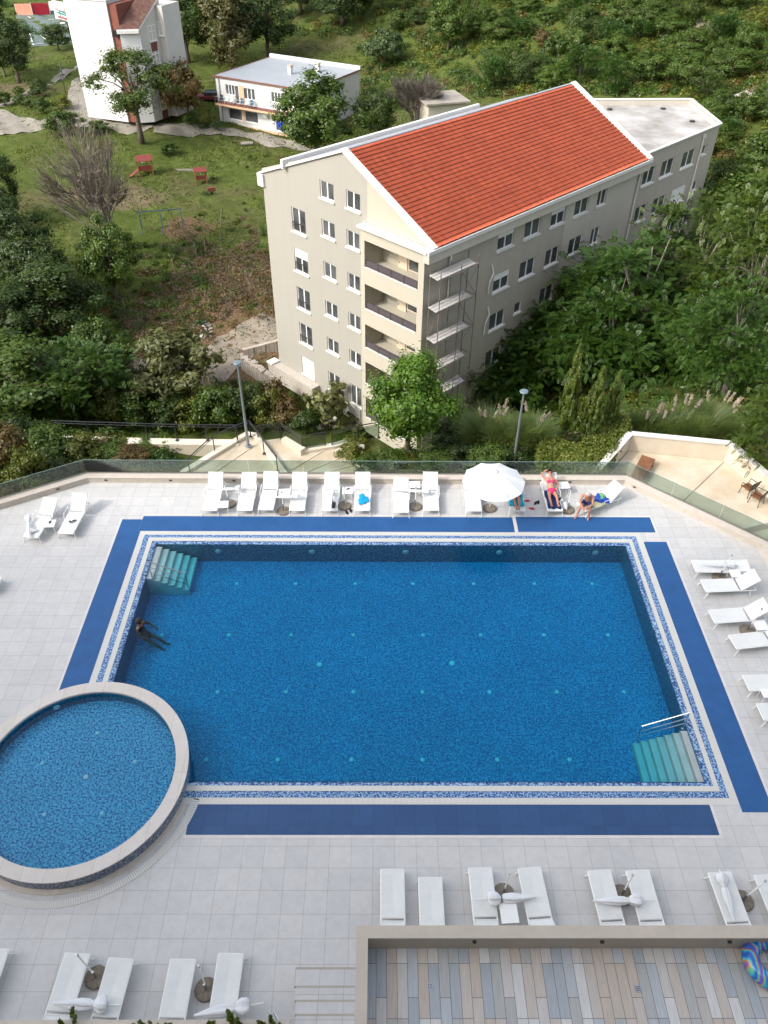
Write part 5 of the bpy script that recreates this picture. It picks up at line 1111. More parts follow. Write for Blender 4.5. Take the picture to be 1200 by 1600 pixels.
# ------------------------------------------------------------------ people
def body(name, J, skin, parent, s=1.):
    """J: joint name -> position. One skinned surface: trunk, head, limbs, hands with five fingers, feet."""
    V = []; E = []; Rr = []; idx = {}
    def add(n, p, r, par=None):
        idx[n] = len(V); V.append(Vector(p)); Rr.append(r * s)
        if par is not None: E.append((idx[par], idx[n]))
    g = lambda n: Vector(J[n])
    add('pelvis', g('pelvis'), .135)
    def lerp(a, b, t): return g(a).lerp(g(b), t)
    add('waist', lerp('pelvis', 'chest', .5), .122, 'pelvis'); add('chest', g('chest'), .145, 'waist'); add('upper', lerp('chest', 'neck', .65), .115, 'chest'); add('neck', g('neck'), .055, 'upper'); add('jaw', lerp('neck', 'head', .55), .072, 'neck'); add('head', g('head'), .098, 'jaw')
    crown = g('head') + (g('head') - g('neck')).normalized() * .085 * s; add('crown', crown, .07, 'head')
    for d in ('l', 'r'):
        add('sh' + d, g('sh' + d), .062, 'upper'); add('ua' + d, lerp('sh' + d, 'el' + d, .5), .050, 'sh' + d); add('el' + d, g('el' + d), .040, 'ua' + d); add('fa' + d, lerp('el' + d, 'wr' + d, .35), .040, 'el' + d); add('wr' + d, g('wr' + d), .026, 'fa' + d)
        hd = (g('wr' + d) - g('el' + d)).normalized(); sd = hd.cross(Vector(J.get('up', (0, 0, 1)))).normalized(); dn = hd.cross(sd).normalized()
        pm = g('wr' + d) + hd * .055 * s; add('pm' + d, pm, .030, 'wr' + d)
        for k, (o_, l_) in enumerate(((-.030, .075), (-.010, .085), (.010, .080), (.029, .065))):
            a = pm + hd * .02 * s + sd * o_ * s; b = a + (hd * .6 + dn * .25).normalized() * l_ * .55 * s; c = b + (hd * .5 + dn * .7).normalized() * l_ * .45 * s
            add('f%d%s' % (k, d), a, .0095, 'pm' + d); add('g%d%s' % (k, d), b, .0088, 'f%d%s' % (k, d)); add('h%d%s' % (k, d), c, .0075, 'g%d%s' % (k, d))
        a = g('wr' + d) + hd * .03 * s - sd * .03 * s; b = a + (hd * .6 - sd * .7).normalized() * .045 * s; add('t0' + d, a, .011, 'pm' + d); add('t1' + d, b, .009, 't0' + d)
        add('hp' + d, g('hp' + d), .10, 'pelvis'); add('th' + d, lerp('hp' + d, 'kn' + d, .45), .080, 'hp' + d); add('kn' + d, g('kn' + d), .057, 'th' + d); add('cf' + d, lerp('kn' + d, 'an' + d, .35), .056, 'kn' + d); add('an' + d, g('an' + d), .035, 'cf' + d)
        add('ft' + d, lerp('an' + d, 'to' + d, .6), .036, 'an' + d); add('to' + d, g('to' + d), .022, 'ft' + d)
    me = bpy.data.meshes.new(name); me.from_pydata([tuple(v) for v in V], E, []); me.materials.append(skin); o = bpy.data.objects.new(name, me); col.objects.link(o)
    sk = o.modifiers.new('skin', 'SKIN'); me.skin_vertices.new() if not me.skin_vertices else None
    for i, r in enumerate(Rr):
        sv = me.skin_vertices[0].data[i]; sv.radius = (r, r) if not isinstance(r, tuple) else r; sv.use_root = (i == 0)
    sk.use_smooth_shade = True; o.modifiers.new('sub', 'SUBSURF').levels = 2; o.modifiers['sub'].render_levels = 2
    bpy.context.view_layer.update(); bake(o)
    for p in o.data.polygons: p.use_smooth = True
    if parent: o.parent = parent
    return o
def ell(name, c, r, m, parent, ax=None, n=14, cut=None):
    mb = MB().lathe([(max(1e-4, math.sin(t)), -math.cos(t)) for t in np.linspace(.0, PI, 10)], n)
    R3 = (Vector(ax).to_track_quat('Z', 'Y').to_matrix().to_4x4() if ax is not None else Matrix.Identity(4)); mt = Matrix.Translation(c) @ R3 @ Matrix.Diagonal((*r, 1)); mb.v = [tuple(mt @ Vector(v)) for v in mb.v]
    if cut: mb.f = [f for f in mb.f if cut(sum((Vector(mb.v[i]) for i in f), Vector()) / len(f))]; mb.m = [0] * len(mb.f)
    return mb.build(name, m, parent, smooth=True)
def face(parent, head, neck, fwd, skin, glasses=False, s=1.):
    up = (Vector(head) - Vector(neck)).normalized(); fwd = Vector(fwd).normalized(); side = up.cross(fwd).normalized(); h = Vector(head)
    ell('nose', h + fwd * .098 * s - up * .012, (.013, .013, .022), skin, parent, up, 8); ell('mouth', h + fwd * .088 * s - up * .05, (.022, .008, .006), mat('lip', (.30, .08, .07), .5), parent, up, 8)
    for k in (-1, 1):
        ell('eye', h + fwd * .085 * s + side * .033 * k + up * .016, (.014, .012, .009), M['rubber'], parent, up, 8); ell('ear', h + side * .098 * k * s, (.012, .022, .03), skin, parent, up, 8)
    if glasses:
        g = MB(); c = h + fwd * .104 * s + up * .016; g.tube([h + side * .1 + up * .016, c + side * .07, c - side * .07, h - side * .1 + up * .016], .006, 5); go = g.build('sunglasses', M['rubber'], parent)
        for k in (-1, 1): ell('lens', c + side * .034 * k, (.030, .010, .022), M['rubber'], go, up, 10)
def woman():
    o, bk = LOUNGE['A10']; r = empty('person', o.location, o.rotation_euler[2], 'person in a pink bikini and sunglasses sunbathing with one arm behind the head', 'person')
    z = .345; hx = 1.29; t = R_(bk); bx = lambda d, h, y=0: (hx + d * math.cos(t) - h * math.sin(t), y, z + d * math.sin(t) + h * math.cos(t))
    J = dict(pelvis=(1.08, 0, z + .14), chest=bx(.28, .14), neck=bx(.52, .12), head=bx(.69, .15), up=(0, 0, 1),
             shl=bx(.44, .12, .17), ell=bx(.62, .12, .38), wrl=bx(.76, .10, .20), shr=bx(.44, .12, -.17), elr=bx(.22, .10, -.36), wrr=(1.16, -.24, z + .19),
             hpl=(.98, .10, z + .12), knl=(.58, .16, z + .17), anl=(.18, .12, z + .06), tol=(.10, .15, z + .20), hpr=(.98, -.10, z + .12), knr=(.57, -.13, z + .20), anr=(.18, -.14, z + .06), tor=(.09, -.17, z + .20))
    body('body', J, M['skin_red'], r, .97); face(r, J['head'], J['neck'], (-math.sin(t), 0, math.cos(t)), M['skin_red'], True)
    hd = Vector(J['head']); ax = (math.cos(t), 0, math.sin(t)); ell('hair', hd + Vector(bx(.05, -.02)) - Vector(bx(0, 0)), (.108, .108, .118), M['hair_dark'], r, ax, cut=lambda c: (c - hd).dot(Vector((-math.sin(t), 0, math.cos(t)))) < .035)
    for y in (-.075, .075): ell('bikini_cup', Vector(bx(.31, .235, y)), (.078, .078, .052), M['pink'], r, (-math.sin(t), 0, math.cos(t)))
    MB().tube([Vector(bx(.31, .255, -.15)), Vector(bx(.31, .285, 0)), Vector(bx(.31, .255, .15))], .014, 6).build('bikini_band', M['pink'], r)
    for y in (-1, 1): MB().tube([Vector(bx(.36, .27, .075 * y)), Vector(bx(.46, .235, .07 * y)), Vector(bx(.52, .12, .06 * y))], .008, 5).build('bikini_strap', M['pink'], r)
    ell('bikini_bottom', (1.03, 0, z + .155), (.155, .175, .135), M['pink'], r, None, 20)
woman()
def shaded():
    o, bk = LOUNGE['A9']; r = empty('person', o.location, o.rotation_euler[2], 'person in dark swim shorts lying face down, half hidden under the open parasol', 'person')
    z = .345; J = dict(pelvis=(1.02, 0, z + .13), chest=(1.38, 0, z + .17), neck=(1.60, 0, z + .22), head=(1.76, 0, z + .27), up=(0, 0, -1), shl=(1.52, .19, z + .18), ell=(1.72, .33, z + .16), wrl=(1.86, .14, z + .2), shr=(1.52, -.19, z + .18), elr=(1.72, -.33, z + .16), wrr=(1.86, -.14, z + .2),
             hpl=(.92, .09, z + .11), knl=(.52, .09, z + .07), anl=(.12, .05, z + .07), tol=(.0, .04, z + .0), hpr=(.92, -.09, z + .11), knr=(.52, -.10, z + .07), anr=(.13, -.06, z + .08), tor=(.01, -.05, z + .0))
    body('body', J, M['skin_tan'], r); ell('shorts', (.98, 0, z + .13), (.20, .215, .15), M['rubber'], r, None, 20); face(r, J['head'], J['neck'], (.2, 0, -1), M['skin_tan']); ell('hair', Vector(J['head']) + Vector((.0, 0, .03)), (.11, .11, .10), M['hair_dark'], r)
    for y in (-1, 1): MB().tube([(.94, .10 * y, z + .115), (.74, .10 * y, z + .095)], [.118, .098], 14).build('shorts_leg', M['rubber'], r)
shaded()
def seated():
    p = on('A11', .28, .0, 0); a = R_(-118); r = empty('person', (p.x, p.y, 0), a, 'grey haired person in swim shorts sitting bent forward on the turned lounger', 'person')
    z = .40; J = dict(pelvis=(-.05, 0, z + .13), chest=(.14, 0, z + .46), neck=(.30, 0, z + .66), head=(.42, .0, z + .74), up=(0, 0, 1), shl=(.22, .20, z + .58), ell=(.40, .26, z + .33), wrl=(.56, .10, z + .28), shr=(.22, -.20, z + .58), elr=(.42, -.26, z + .32), wrr=(.60, -.06, z + .22),
             hpl=(.04, .11, z + .09), knl=(.46, .20, z + .10), anl=(.42, .22, .08), tol=(.60, .25, .03), hpr=(.04, -.11, z + .09), knr=(.46, -.18, z + .10), anr=(.55, -.22, .08), tor=(.73, -.25, .03))
    body('body', J, M['skin_red'], r, 1.05); face(r, J['head'], J['neck'], (.8, 0, -.6), M['skin_red']); ell('hair', Vector(J['head']) + Vector((-.02, 0, .03)), (.106, .106, .10), M['hair_grey'], r, None, 14, cut=lambda c: c.z > J['head'][2] - .01 and c.x < J['head'][0] + .07)
    ell('shorts', (-.02, 0, z + .11), (.19, .20, .15), M['navy'], r, None, 20)
    for y in (-1, 1): MB().tube([(.04, .12 * y, z + .095), (.28, .16 * y, z + .10)], [.115, .095], 14).build('shorts_leg', M['navy'], r)
seated()
def swimmer():
    p = P(219, 985, -.3); r = empty('person', (p.x + .05, p.y, -.92), R_(-22), 'dark haired person sitting in the pool water against its left wall', 'person')
    z = .40; J = dict(pelvis=(.12, 0, z + .02), chest=(.02, 0, z + .34), neck=(.0, 0, z + .55), head=(.02, 0, z + .70), up=(0, 0, 1), shl=(.0, .19, z + .46), ell=(.12, .34, z + .28), wrl=(.34, .30, z + .2), shr=(.0, -.19, z + .46), elr=(.12, -.30, z + .22), wrr=(.32, -.18, z + .14),
             hpl=(.16, .1, z), knl=(.52, .12, z - .10), anl=(.80, .20, z - .38), tol=(.92, .22, z - .34), hpr=(.16, -.1, z), knr=(.52, -.14, z - .12), anr=(.80, -.06, z - .38), tor=(.92, -.07, z - .35))
    body('body', J, M['skin_dark'], r); face(r, J['head'], J['neck'], (1, 0, 0), M['skin_dark']); hd = Vector(J['head']); ell('hair', hd + Vector((-.02, 0, .025)), (.112, .112, .112), M['hair_dark'], r, None, 14, cut=lambda c: not (c.x > hd.x + .055 and c.z < hd.z + .05))
    ell('shorts', (.15, 0, z), (.18, .18, .14), M['rubber'], r, None, 18)
swimmer()

# ------------------------------------------------------------------ vegetation
def leaf_quads(C, size, N=None, aspect=1.6, jit=.5, droop=0.):
    """one small folded-free quad per centre; N = rough outward direction"""
    n = len(C); r = NR.normal(size=(n, 3)); 
    nn = r * jit + (N if N is not None else 0) + np.array([0, 0, .35]); nn /= np.linalg.norm(nn, axis=1, keepdims=True) + 1e-9
    t = NR.normal(size=(n, 3)); t[:, 2] -= droop; t -= (t * nn).sum(1, keepdims=True) * nn; t /= np.linalg.norm(t, axis=1, keepdims=True) + 1e-9; b = np.cross(nn, t)
    s = (size * (0.6 + .8 * NR.rand(n)))[:, None]; L_ = s * aspect * .5; W_ = s * .5
    V = np.stack([C - t * L_, C + b * W_ - t * L_ * .1, C + t * L_, C - b * W_ + t * L_ * .1], 1).reshape(-1, 3); F = np.arange(4 * n).reshape(n, 4); return V, F
def crown_points(kind, n, seed):
    rs = np.random.RandomState(seed)
    K = dict(round=60, tall=55, acacia=75, spread=55, olive=48, sparse=26, shrub=34, cypress=110, pine=40)[kind]
    P_ = []; cs = []
    while len(cs) < K:
        q = rs.uniform(-1, 1, 3); r_ = np.linalg.norm(q * [1, 1, 1])
        if r_ > 1: continue
        if kind in ('round', 'shrub', 'olive', 'sparse') and r_ < .35: continue
        if kind == 'acacia' and r_ < .25: continue
        x, y, z = q
        if kind == 'cypress': t = (z + 1) / 2; w_ = (.25 + .75 * math.sin(min(1, (1.02 - t) * 1.5) * PI / 2)) * (1 if t > .08 else .6); x *= w_; y *= w_
        if kind == 'tall': w_ = 1 - .35 * max(0, z); x *= w_; y *= w_
        if kind in ('shrub',) and z < -.5: z = -.5 + rs.rand() * .3
        if kind == 'round' and z < -.3: x *= .85; y *= .85
        wob = 1 + .16 * math.sin(3 * math.atan2(y, x) + seed) + .1 * math.sin(5 * z + seed * 2); cs.append((x * wob, y * wob, z))
    cs = np.array(cs); per = n // K; out = []; nor = []
    for c in cs:
        r0 = {'round': .24, 'tall': .24, 'acacia': .26, 'spread': .27, 'olive': .25, 'sparse': .20, 'shrub': .30, 'cypress': .11, 'pine': .27}[kind] * (.65 + .7 * rs.rand())
        d = rs.normal(size=(per, 3)); d /= np.linalg.norm(d, axis=1, keepdims=True); rad = r0 * np.minimum(np.abs(rs.normal(0, .62, (per, 1))) + .12, 1.5)
        fl = {'acacia': .45, 'spread': .55, 'pine': .4}.get(kind, .8)
        out.append(c + d * rad * np.array([1, 1, fl])); nor.append(d + c * .6)
    return np.concatenate(out), np.concatenate(nor), cs
def frond_leaves(C, D, n, size, w_, h_, seed):
    """pinnate fronds: rows of small leaflets either side of a drooping rib, rooted at crown points C pointing along D"""
    rs = np.random.RandomState(seed); L = 11; m = n // (2 * L); idx = rs.randint(0, len(C), m); c = C[idx]; d = D[idx] / (np.linalg.norm(D[idx], axis=1, keepdims=True) + 1e-9) + rs.normal(0, .55, (m, 3)) + [0, 0, .35]; d /= np.linalg.norm(d, axis=1, keepdims=True)
    ln = rs.uniform(.28, .6, (m, 1)); s_ = np.cross(d, [0, 0, 1.0]) + rs.normal(0, .2, (m, 3)); s_ /= np.linalg.norm(s_, axis=1, keepdims=True); V = []
    for k in range(L):
        t = (k + 1) / L; p = c + d * ln * t + np.array([0, 0, -.32]) * ln * t * t; wd = .26 * ln * math.sin(PI * (t * .8 + .15)); ax = d * .45
        for sg in (-1, 1):
            tip = p + (s_ * sg + ax) * wd + rs.normal(0, .012, (m, 3)); b = d * size * .42; mid = (p + tip) / 2 + [0, 0, -.01]
            V.append(np.stack([p, mid + b, tip, mid - b], 1))
    V = np.concatenate(V).reshape(-1, 3); return V, np.arange(len(V)).reshape(-1, 4)
PROTOS = {}
def species(key, kind, leafm, n, leafsize, w_, h_, trunk_h, barkm='bark', seed=1, aspect=1.6, droop=0., limbs=9, fronds=False):
    """crown mesh in real metres for a tree w_ wide and h_ high above a trunk_h clear stem"""
    C, N_, cs = crown_points(kind, n, seed); sc_ = np.array([w_ / 2, w_ / 2, (h_ - trunk_h) / 2]); C = C * sc_ * .9 + [0, 0, trunk_h + (h_ - trunk_h) / 2]
    V, F = frond_leaves(C, N_, n, leafsize, w_, h_, seed) if fronds else leaf_quads(C, leafsize * np.ones(len(C)), N_, aspect, droop=droop)
    rs = random.Random(seed); t = MB(); r0 = max(.05, w_ * .028); top = Vector((0, 0, trunk_h + (h_ - trunk_h) * .55)); 
    pts = [Vector((0, 0, -.3)), Vector((rs.uniform(-.1, .1), rs.uniform(-.1, .1), trunk_h * .6 + .1)), Vector((rs.uniform(-.25, .25), rs.uniform(-.25, .25), trunk_h + (h_ - trunk_h) * .25)), top]
    t.tube(pts, [r0 * 1.3, r0, r0 * .7, r0 * .3], 8)
    for k in range(limbs):
        c = cs[(k * 7) % len(cs)] * sc_ * .85 + [0, 0, trunk_h + (h_ - trunk_h) / 2]; e = Vector([float(v) for v in c]); s_ = pts[1].lerp(pts[3], rs.uniform(.1, .9)); m_ = s_.lerp(e, .5) + Vector((0, 0, h_ * .04))
        t.tube([s_, m_, e], [r0 * .45, r0 * .3, r0 * .1], 5)
        e2 = e + Vector((rs.uniform(-1, 1), rs.uniform(-1, 1), rs.uniform(0, 1))) * w_ * .12; t.tube([m_, e2], [r0 * .2, r0 * .06], 4)
    PROTOS[key] = dict(V=V, F=F, t=t, lm=leafm, bm=barkm, w=w_, h=h_, obj=None)
def plant(key, loc, w_, h_, label, cat='tree', group=None, name='tree', rz=None):
    p = PROTOS[key]
    if p['obj'] is None:
        r = empty(name); npmesh('crown', p['V'], p['F'], M[p['lm']], r); p['t'].build('trunk', M[p['bm']], r, smooth=True); p['obj'] = r; o = r
    else:
        o = copy_tree(p['obj']); o.name = name
    o.location = loc; o.rotation_euler = (0, 0, rnd.uniform(0, 6.28) if rz is None else rz); o.scale = (w_ / p['w'], w_ / p['w'], h_ / p['h'])
    if 'group' in o: del o['group']
    return tag(o, label, cat, group)
species('bright', 'round', 'l_bright', 34000, .095, 4.4, 5.6, 1.1, seed=3)
species('olive', 'olive', 'l_olive', 9000, .15, 6, 5.5, 1.0, seed=4, aspect=2.4)
species('acacia', 'acacia', 'l_acacia', 110000, .075, 9, 9, 1.0, seed=5, fronds=True, aspect=2.6, droop=.6, barkm='palebark')
species('acacia2', 'spread', 'l_acacia', 80000, .073, 7.5, 7, .7, seed=8, fronds=True, aspect=2.6, droop=.6)
species('acacia3', 'acacia', 'l_light', 72000, .078, 8, 8, 1.0, seed=18, fronds=True, aspect=2.4, droop=.5, barkm='palebark', limbs=16)
species('dark', 'round', 'l_dark', 26000, .15, 8, 10, 1.5, seed=6)
species('dark2', 'tall', 'l_dark', 24000, .16, 8, 12, 1.8, seed=16)
species('mid', 'round', 'l_mid', 24000, .13, 6, 6.5, 1.0, seed=7)
species('mid2', 'tall', 'l_mid', 22000, .14, 6, 8, 1.2, seed=17)
species('greyc', 'tall', 'l_grey', 14000, .22, 7, 14, .6, seed=9)
species('sparse', 'tall', 'l_light', 9000, .15, 8, 11, 3.2, seed=10, limbs=18)
species('sparseolive', 'sparse', 'l_olive', 1500, .17, 3, 3.5, .8, seed=21, limbs=14, aspect=2.2)
species('cypress', 'cypress', 'l_cyp', 26000, .05, 1.1, 5, .2, seed=11, aspect=2.2, droop=-1.2, limbs=0)
species('cypressbig', 'cypress', 'l_dark', 9000, .26, 5, 16, .5, seed=12, aspect=2., droop=-1., limbs=0)
species('shrub', 'shrub', 'l_mid', 9000, .07, 2, 1.8, .1, seed=13, limbs=4)
species('shrubd', 'shrub', 'l_dark', 9000, .08, 2.4, 2.0, .1, seed=23, limbs=4)
species('shruby', 'shrub', 'l_yellow', 8000, .065, 2, 1.7, .1, seed=14, limbs=4)
species('shrubr', 'shrub', 'l_rust', 8000, .065, 2, 1.6, .1, seed=15, limbs=6)
species('blueb', 'shrub', 'l_blue', 11000, .16, 5, 5, .3, seed=19, limbs=4)
species('hedgeb', 'shrub', 'l_hedge', 6500, .065, 1.6, 1.3, .05, seed=20, limbs=3)
def put(key, bx_, by_, top, wpx, label, cat='tree', group=None, name='tree', z=None, ymin=26.5, hmin=.5):
    g = ground_at(bx_, by_, ymin) if z is None else P(bx_, by_, z)
    w_ = wpx * zcam(g) / FPX; h_ = hgt(g.y + 0, top, bx_) - g.z
    w_ *= 1.1; h_ = max(hmin, h_ * 1.1 - w_ * (.02 if g.y > 90 else .09))
    return plant(key, g, w_, h_, label, cat, group, name)

# trees one can tell apart
put('bright', 638, 714, 560, 132, 'round bright green tree standing in the garden right in front of the cream balconies', name='broadleaf_tree')
put('olive', 283, 632, 520, 140, 'silvery olive tree with an open crown below the dirt track left of the building', 'olive tree', name='olive_tree')
put('sparseolive', 512, 672, 600, 70, 'thin small olive tree growing against the foot of the cream facade', 'olive tree', name='olive_tree')
put('sparseolive', 568, 676, 650, 75, 'low olive bush right of the thin olive tree beside the black railing', 'olive tree', name='olive_tree')
put('acacia', 985, 590, 372, 290, 'largest feathery green tree in front of the grey side of the building', name='feathery_tree')
put('acacia2', 760, 625, 490, 175, 'feathery tree right of the round bright tree, in front of the scaffolding', name='feathery_tree')
put('acacia2', 725, 648, 520, 130, 'low feathery tree between the round bright tree and the pampas grass', name='feathery_tree')
put('acacia2', 820, 628, 500, 170, 'feathery tree rising behind the right lamp post', name='feathery_tree')
put('acacia', 945, 612, 440, 190, 'feathery tree directly behind the three thin cypresses', name='feathery_tree')
put('acacia2', 868, 590, 448, 175, 'feathery tree below the windows in the middle of the grey side', name='feathery_tree')
put('acacia3', 1068, 520, 312, 190, 'light green tree with pale limbs at the right end of the building', name='feathery_tree')
put('acacia3', 1150, 545, 270, 210, 'tall open tree with bare pale branches at the right edge', name='feathery_tree')
put('acacia', 1130, 625, 440, 180, 'feathery tree above the reeds at the right', name='feathery_tree')
put('acacia3', 1195, 760, 600, 150, 'bright green feathery tree overhanging the cream terrace wall at the right edge', name='feathery_tree')
put('acacia2', 1075, 590, 500, 130, 'low feathery tree just behind the reeds', name='feathery_tree')
put('mid', 1165, 395, 270, 150, 'round green tree high at the right edge beyond the building end', name='broadleaf_tree')
put('mid2', 1185, 300, 195, 110, 'small leafy tree on the slope beyond the flat roof', name='broadleaf_tree')
put('cypress', 874, 712, 545, 30, 'tallest and leftmost of three thin cypresses behind the deck', 'cypress', 'thin cypresses', 'cypress_tree')
put('cypress', 912, 714, 580, 34, 'middle cypress of the three, standing beside the clipped hedge', 'cypress', 'thin cypresses', 'cypress_tree')
put('cypress', 940, 702, 585, 28, 'rightmost of three thin cypresses behind the clipped hedge', 'cypress', 'thin cypresses', 'cypress_tree')
for b, y, t, w_, k, l in ((35, 655, 525, 210, 'mid', 'broad dark green tree at the left edge above the left parapet'), (135, 660, 535, 170, 'acacia2', 'feathery low tree left of the olive tree'), (15, 560, 440, 150, 'dark', 'dark tree at the left edge halfway up the slope'), (95, 530, 405, 150, 'dark2', 'dark tree with drooping crown left of the grass slope'),
                        (20, 455, 300, 140, 'dark', 'large dark tree at the left edge beside the lawn'), (70, 480, 355, 110, 'dark', 'dark tree just right of the large one beside the lawn'), (8, 350, 240, 80, 'dark', 'dark tree at the left edge next to the bare patch of lawn'), (185, 470, 340, 80, 'mid2', 'green tree growing under the leafless tree'), (170, 600, 500, 90, 'mid', 'small tree above the low feathery one left of the olive')): put(k, b, y, t, w_, l, name='broadleaf_tree')
put('sparse', 222, 224, 78, 128, 'tall open-crowned tree in front of the white tower block', name='broadleaf_tree')
put('shrubr', 292, 190, 100, 66, 'tall oleander bush with pinkish flowers at the right corner of the white tower', 'bush', name='oleander_bush')
put('cypressbig', 8, 120, -60, 60, 'dark cypress at the top left corner', 'cypress', name='cypress_tree')
put('dark2', 30, 128, 25, 80, 'dark pine in front of the sports court', name='pine_tree')
put('dark', 92, 78, 38, 46, 'small dark tree with bare trunk at the edge of the sports court', name='broadleaf_tree')
for b, y, t, w_, k, l in ((362, 112, -40, 84, 'greyc', 'tall grey brown conifer behind the white house'), (420, 92, -25, 105, 'dark', 'big dark tree behind the right half of the white house roof'), (295, 98, -35, 95, 'dark2', 'dark tree between the tower block and the grey conifer'), (250, 60, -70, 70, 'dark2', 'dark tree at the top behind the red tiled roof'), (325, 60, -60, 80, 'dark', 'dark crown at the top edge left of the grey conifer'), (535, 40, -40, 105, 'dark', 'dark wide tree at the top centre of the photo'), (470, 22, -60, 90, 'dark2', 'dark tree at the top left of the wide one')): put(k, b, y, t, w_, l, name='conifer_tree' if k == 'greyc' else 'broadleaf_tree')
put('mid2', 497, 252, 118, 126, 'leafy tree hiding the right half of the white house', name='broadleaf_tree')
put('dark', 590, 222, 138, 66, 'dark olive green tree between the white house and the leafless tree', name='broadleaf_tree')
put('blueb', 600, 102, 44, 62, 'round blue green bush alone on the grassy slope above the garden shed', 'bush', name='round_bush')
put('mid2', 700, 78, -10, 64, 'yellowish green tree on the slope at the top centre', name='broadleaf_tree')
put('shruby', 1105, 245, 190, 50, 'pale bush close behind the flat roof corner', 'bush', name='scrub_bush')

def bare_tree(bx_, by_, top, wpx, label, density=1., seed=1, lean=.0):
    g = ground_at(bx_, by_); W_ = wpx * zcam(g) / FPX; H_ = hgt(g.y, top, bx_) - g.z; r = empty('leafless_tree', g, 0, label, 'tree'); rs = random.Random(seed); t = MB(); tips = []
    def grow(p, d, L_, rad, lv):
        q = p + d * L_; m_ = p.lerp(q, .5) + Vector((rs.uniform(-1, 1), rs.uniform(-1, 1), rs.uniform(-.3, .5))) * L_ * .07; t.tube([p, m_, q], [rad, rad * .8, rad * .6], 5 if lv < 3 else 3, cap=False)
        if lv >= 3: tips.append((p, q))
        if lv == 5: return
        for j_ in range(3 if lv else 8):
            a = rs.uniform(0, 2 * PI) if lv else j_ * PI / 4 + rs.uniform(-.3, .3); sp = rs.uniform(.22, .50) if lv else rs.uniform(.12, .50); s_ = d.cross(Vector((0, 0, 1) if abs(d.z) < .95 else (1, 0, 0))).normalized(); s_ = Matrix.Rotation(a, 3, d) @ s_
            nd = (d + s_ * sp * 1.2).normalized(); nd.z = max(nd.z, .40); grow(q if (rs.random() < .75 or not lv) else m_, nd.normalized(), L_ * (rs.uniform(.66, .86) if lv else rs.uniform(1.2, 1.7)), rad * (.62 if lv else .5), lv + 1)
    grow(Vector((0, 0, -.2)), Vector((lean, 0, 1)).normalized(), .5, .085, 0); t.build('trunk', M['palebark'], r, smooth=True)
    C = []; D = []
    for p, q in tips:
        for _ in range(int(8 * density)): 
            s_ = p.lerp(q, rs.random()); d = (q - p).normalized() * .26 + Vector((rs.gauss(0, .13), rs.gauss(0, .13), rs.gauss(.05, .1))); C.append(s_); D.append(d)
    C = np.array([tuple(c) for c in C]); D = np.array([tuple(c) for c in D]); s_ = np.cross(D, NR.normal(size=D.shape)); s_ /= np.linalg.norm(s_, axis=1, keepdims=True); wd = .0065
    V = np.stack([C - s_ * wd, C + s_ * wd, C + D + s_ * wd * .3, C + D - s_ * wd * .3], 1).reshape(-1, 3); npmesh('crown', V, np.arange(len(V)).reshape(-1, 4), M['twig'], r)
    A_ = np.array(t.v); w0 = max(A_[:, 0].max() - A_[:, 0].min(), A_[:, 1].max() - A_[:, 1].min()); h0 = A_[:, 2].max(); r.scale = (W_ / w0, W_ / w0, H_ / h0)
bare_tree(180, 412, 192, 170, 'large leafless grey tree standing on the lawn below the playground', .45, seed=3, lean=-.12)
bare_tree(650, 212, 112, 92, 'leafless grey tree beside the garden shed', 1.2, seed=5)

# shrubs one can tell apart on the lawn
for x, y, t, w_, k, l in ((101, 212, 176, 54, 'shrub', 'largest round shrub on the lawn left of the tower block'), (155, 210, 190, 30, 'shrub', 'small round shrub at the foot of the tower block'), (98, 172, 150, 28, 'shruby', 'yellowish shrub by the concrete court left of the tower'), (68, 178, 154, 26, 'shrub', 'round shrub above the large one, right of its neighbour'), (50, 168, 150, 22, 'shrub', 'round shrub in the middle of the row by the path'), (8, 166, 145, 26, 'shrub', 'round shrub at the left edge beside the path'), (31, 164, 149, 20, 'shrub', 'small round shrub near the left edge beside the path'), (30, 150, 136, 18, 'shrub', 'small shrub above its neighbour beside the path at the left'), (60, 152, 132, 26, 'shrubd', 'darker shrub at the upper end of the shrub row'), (64, 142, 124, 18, 'shrubd', 'small dark shrub at the top of the shrub row'),
                          (326, 200, 168, 22, 'shruby', 'bright yellow green shrub at the left corner of the white house'), (318, 202, 188, 18, 'shrubd', 'low dark shrub at the foot of the yellow green one'), (340, 203, 188, 18, 'blueb', 'greyish low shrub right of the yellow green one'), (298, 195, 178, 22, 'shrub', 'low green shrub below the oleander'), (264, 245, 225, 26, 'shrub', 'ragged green shrub above the red playhouses')): put(k, x, y, t, w_, l, 'bush', name='round_shrub')
# low planting beyond the deck
def bushes(lst, label, group, name='garden_shrub', cat='bush'):
    for x, y, t, w_, k in lst: put(k, x, y, t, w_, label, cat, group, name, hmin=.4)
bushes([(150, 662, 600, 60, 'shrub'), (185, 668, 600, 60, 'shruby'), (225, 668, 612, 66, 'shrub'), (265, 668, 615, 60, 'shrubd'), (300, 670, 618, 66, 'shruby'), (340, 672, 610, 70, 'shrub'), (375, 668, 605, 60, 'shrubd'), (415, 668, 610, 62, 'shruby'), (450, 668, 622, 55, 'shrubr'), (478, 678, 640, 44, 'shrubd'), (205, 650, 590, 56, 'shrubr'), (250, 645, 596, 50, 'shrub'), (400, 655, 600, 50, 'shrubd'), (430, 648, 595, 55, 'shrubr'), (345, 645, 598, 46, 'shrubd'), (120, 655, 612, 44, 'shruby')], 'ragged green and yellowish shrub on the slope behind the railed path', 'shrubs on the slope behind the path')
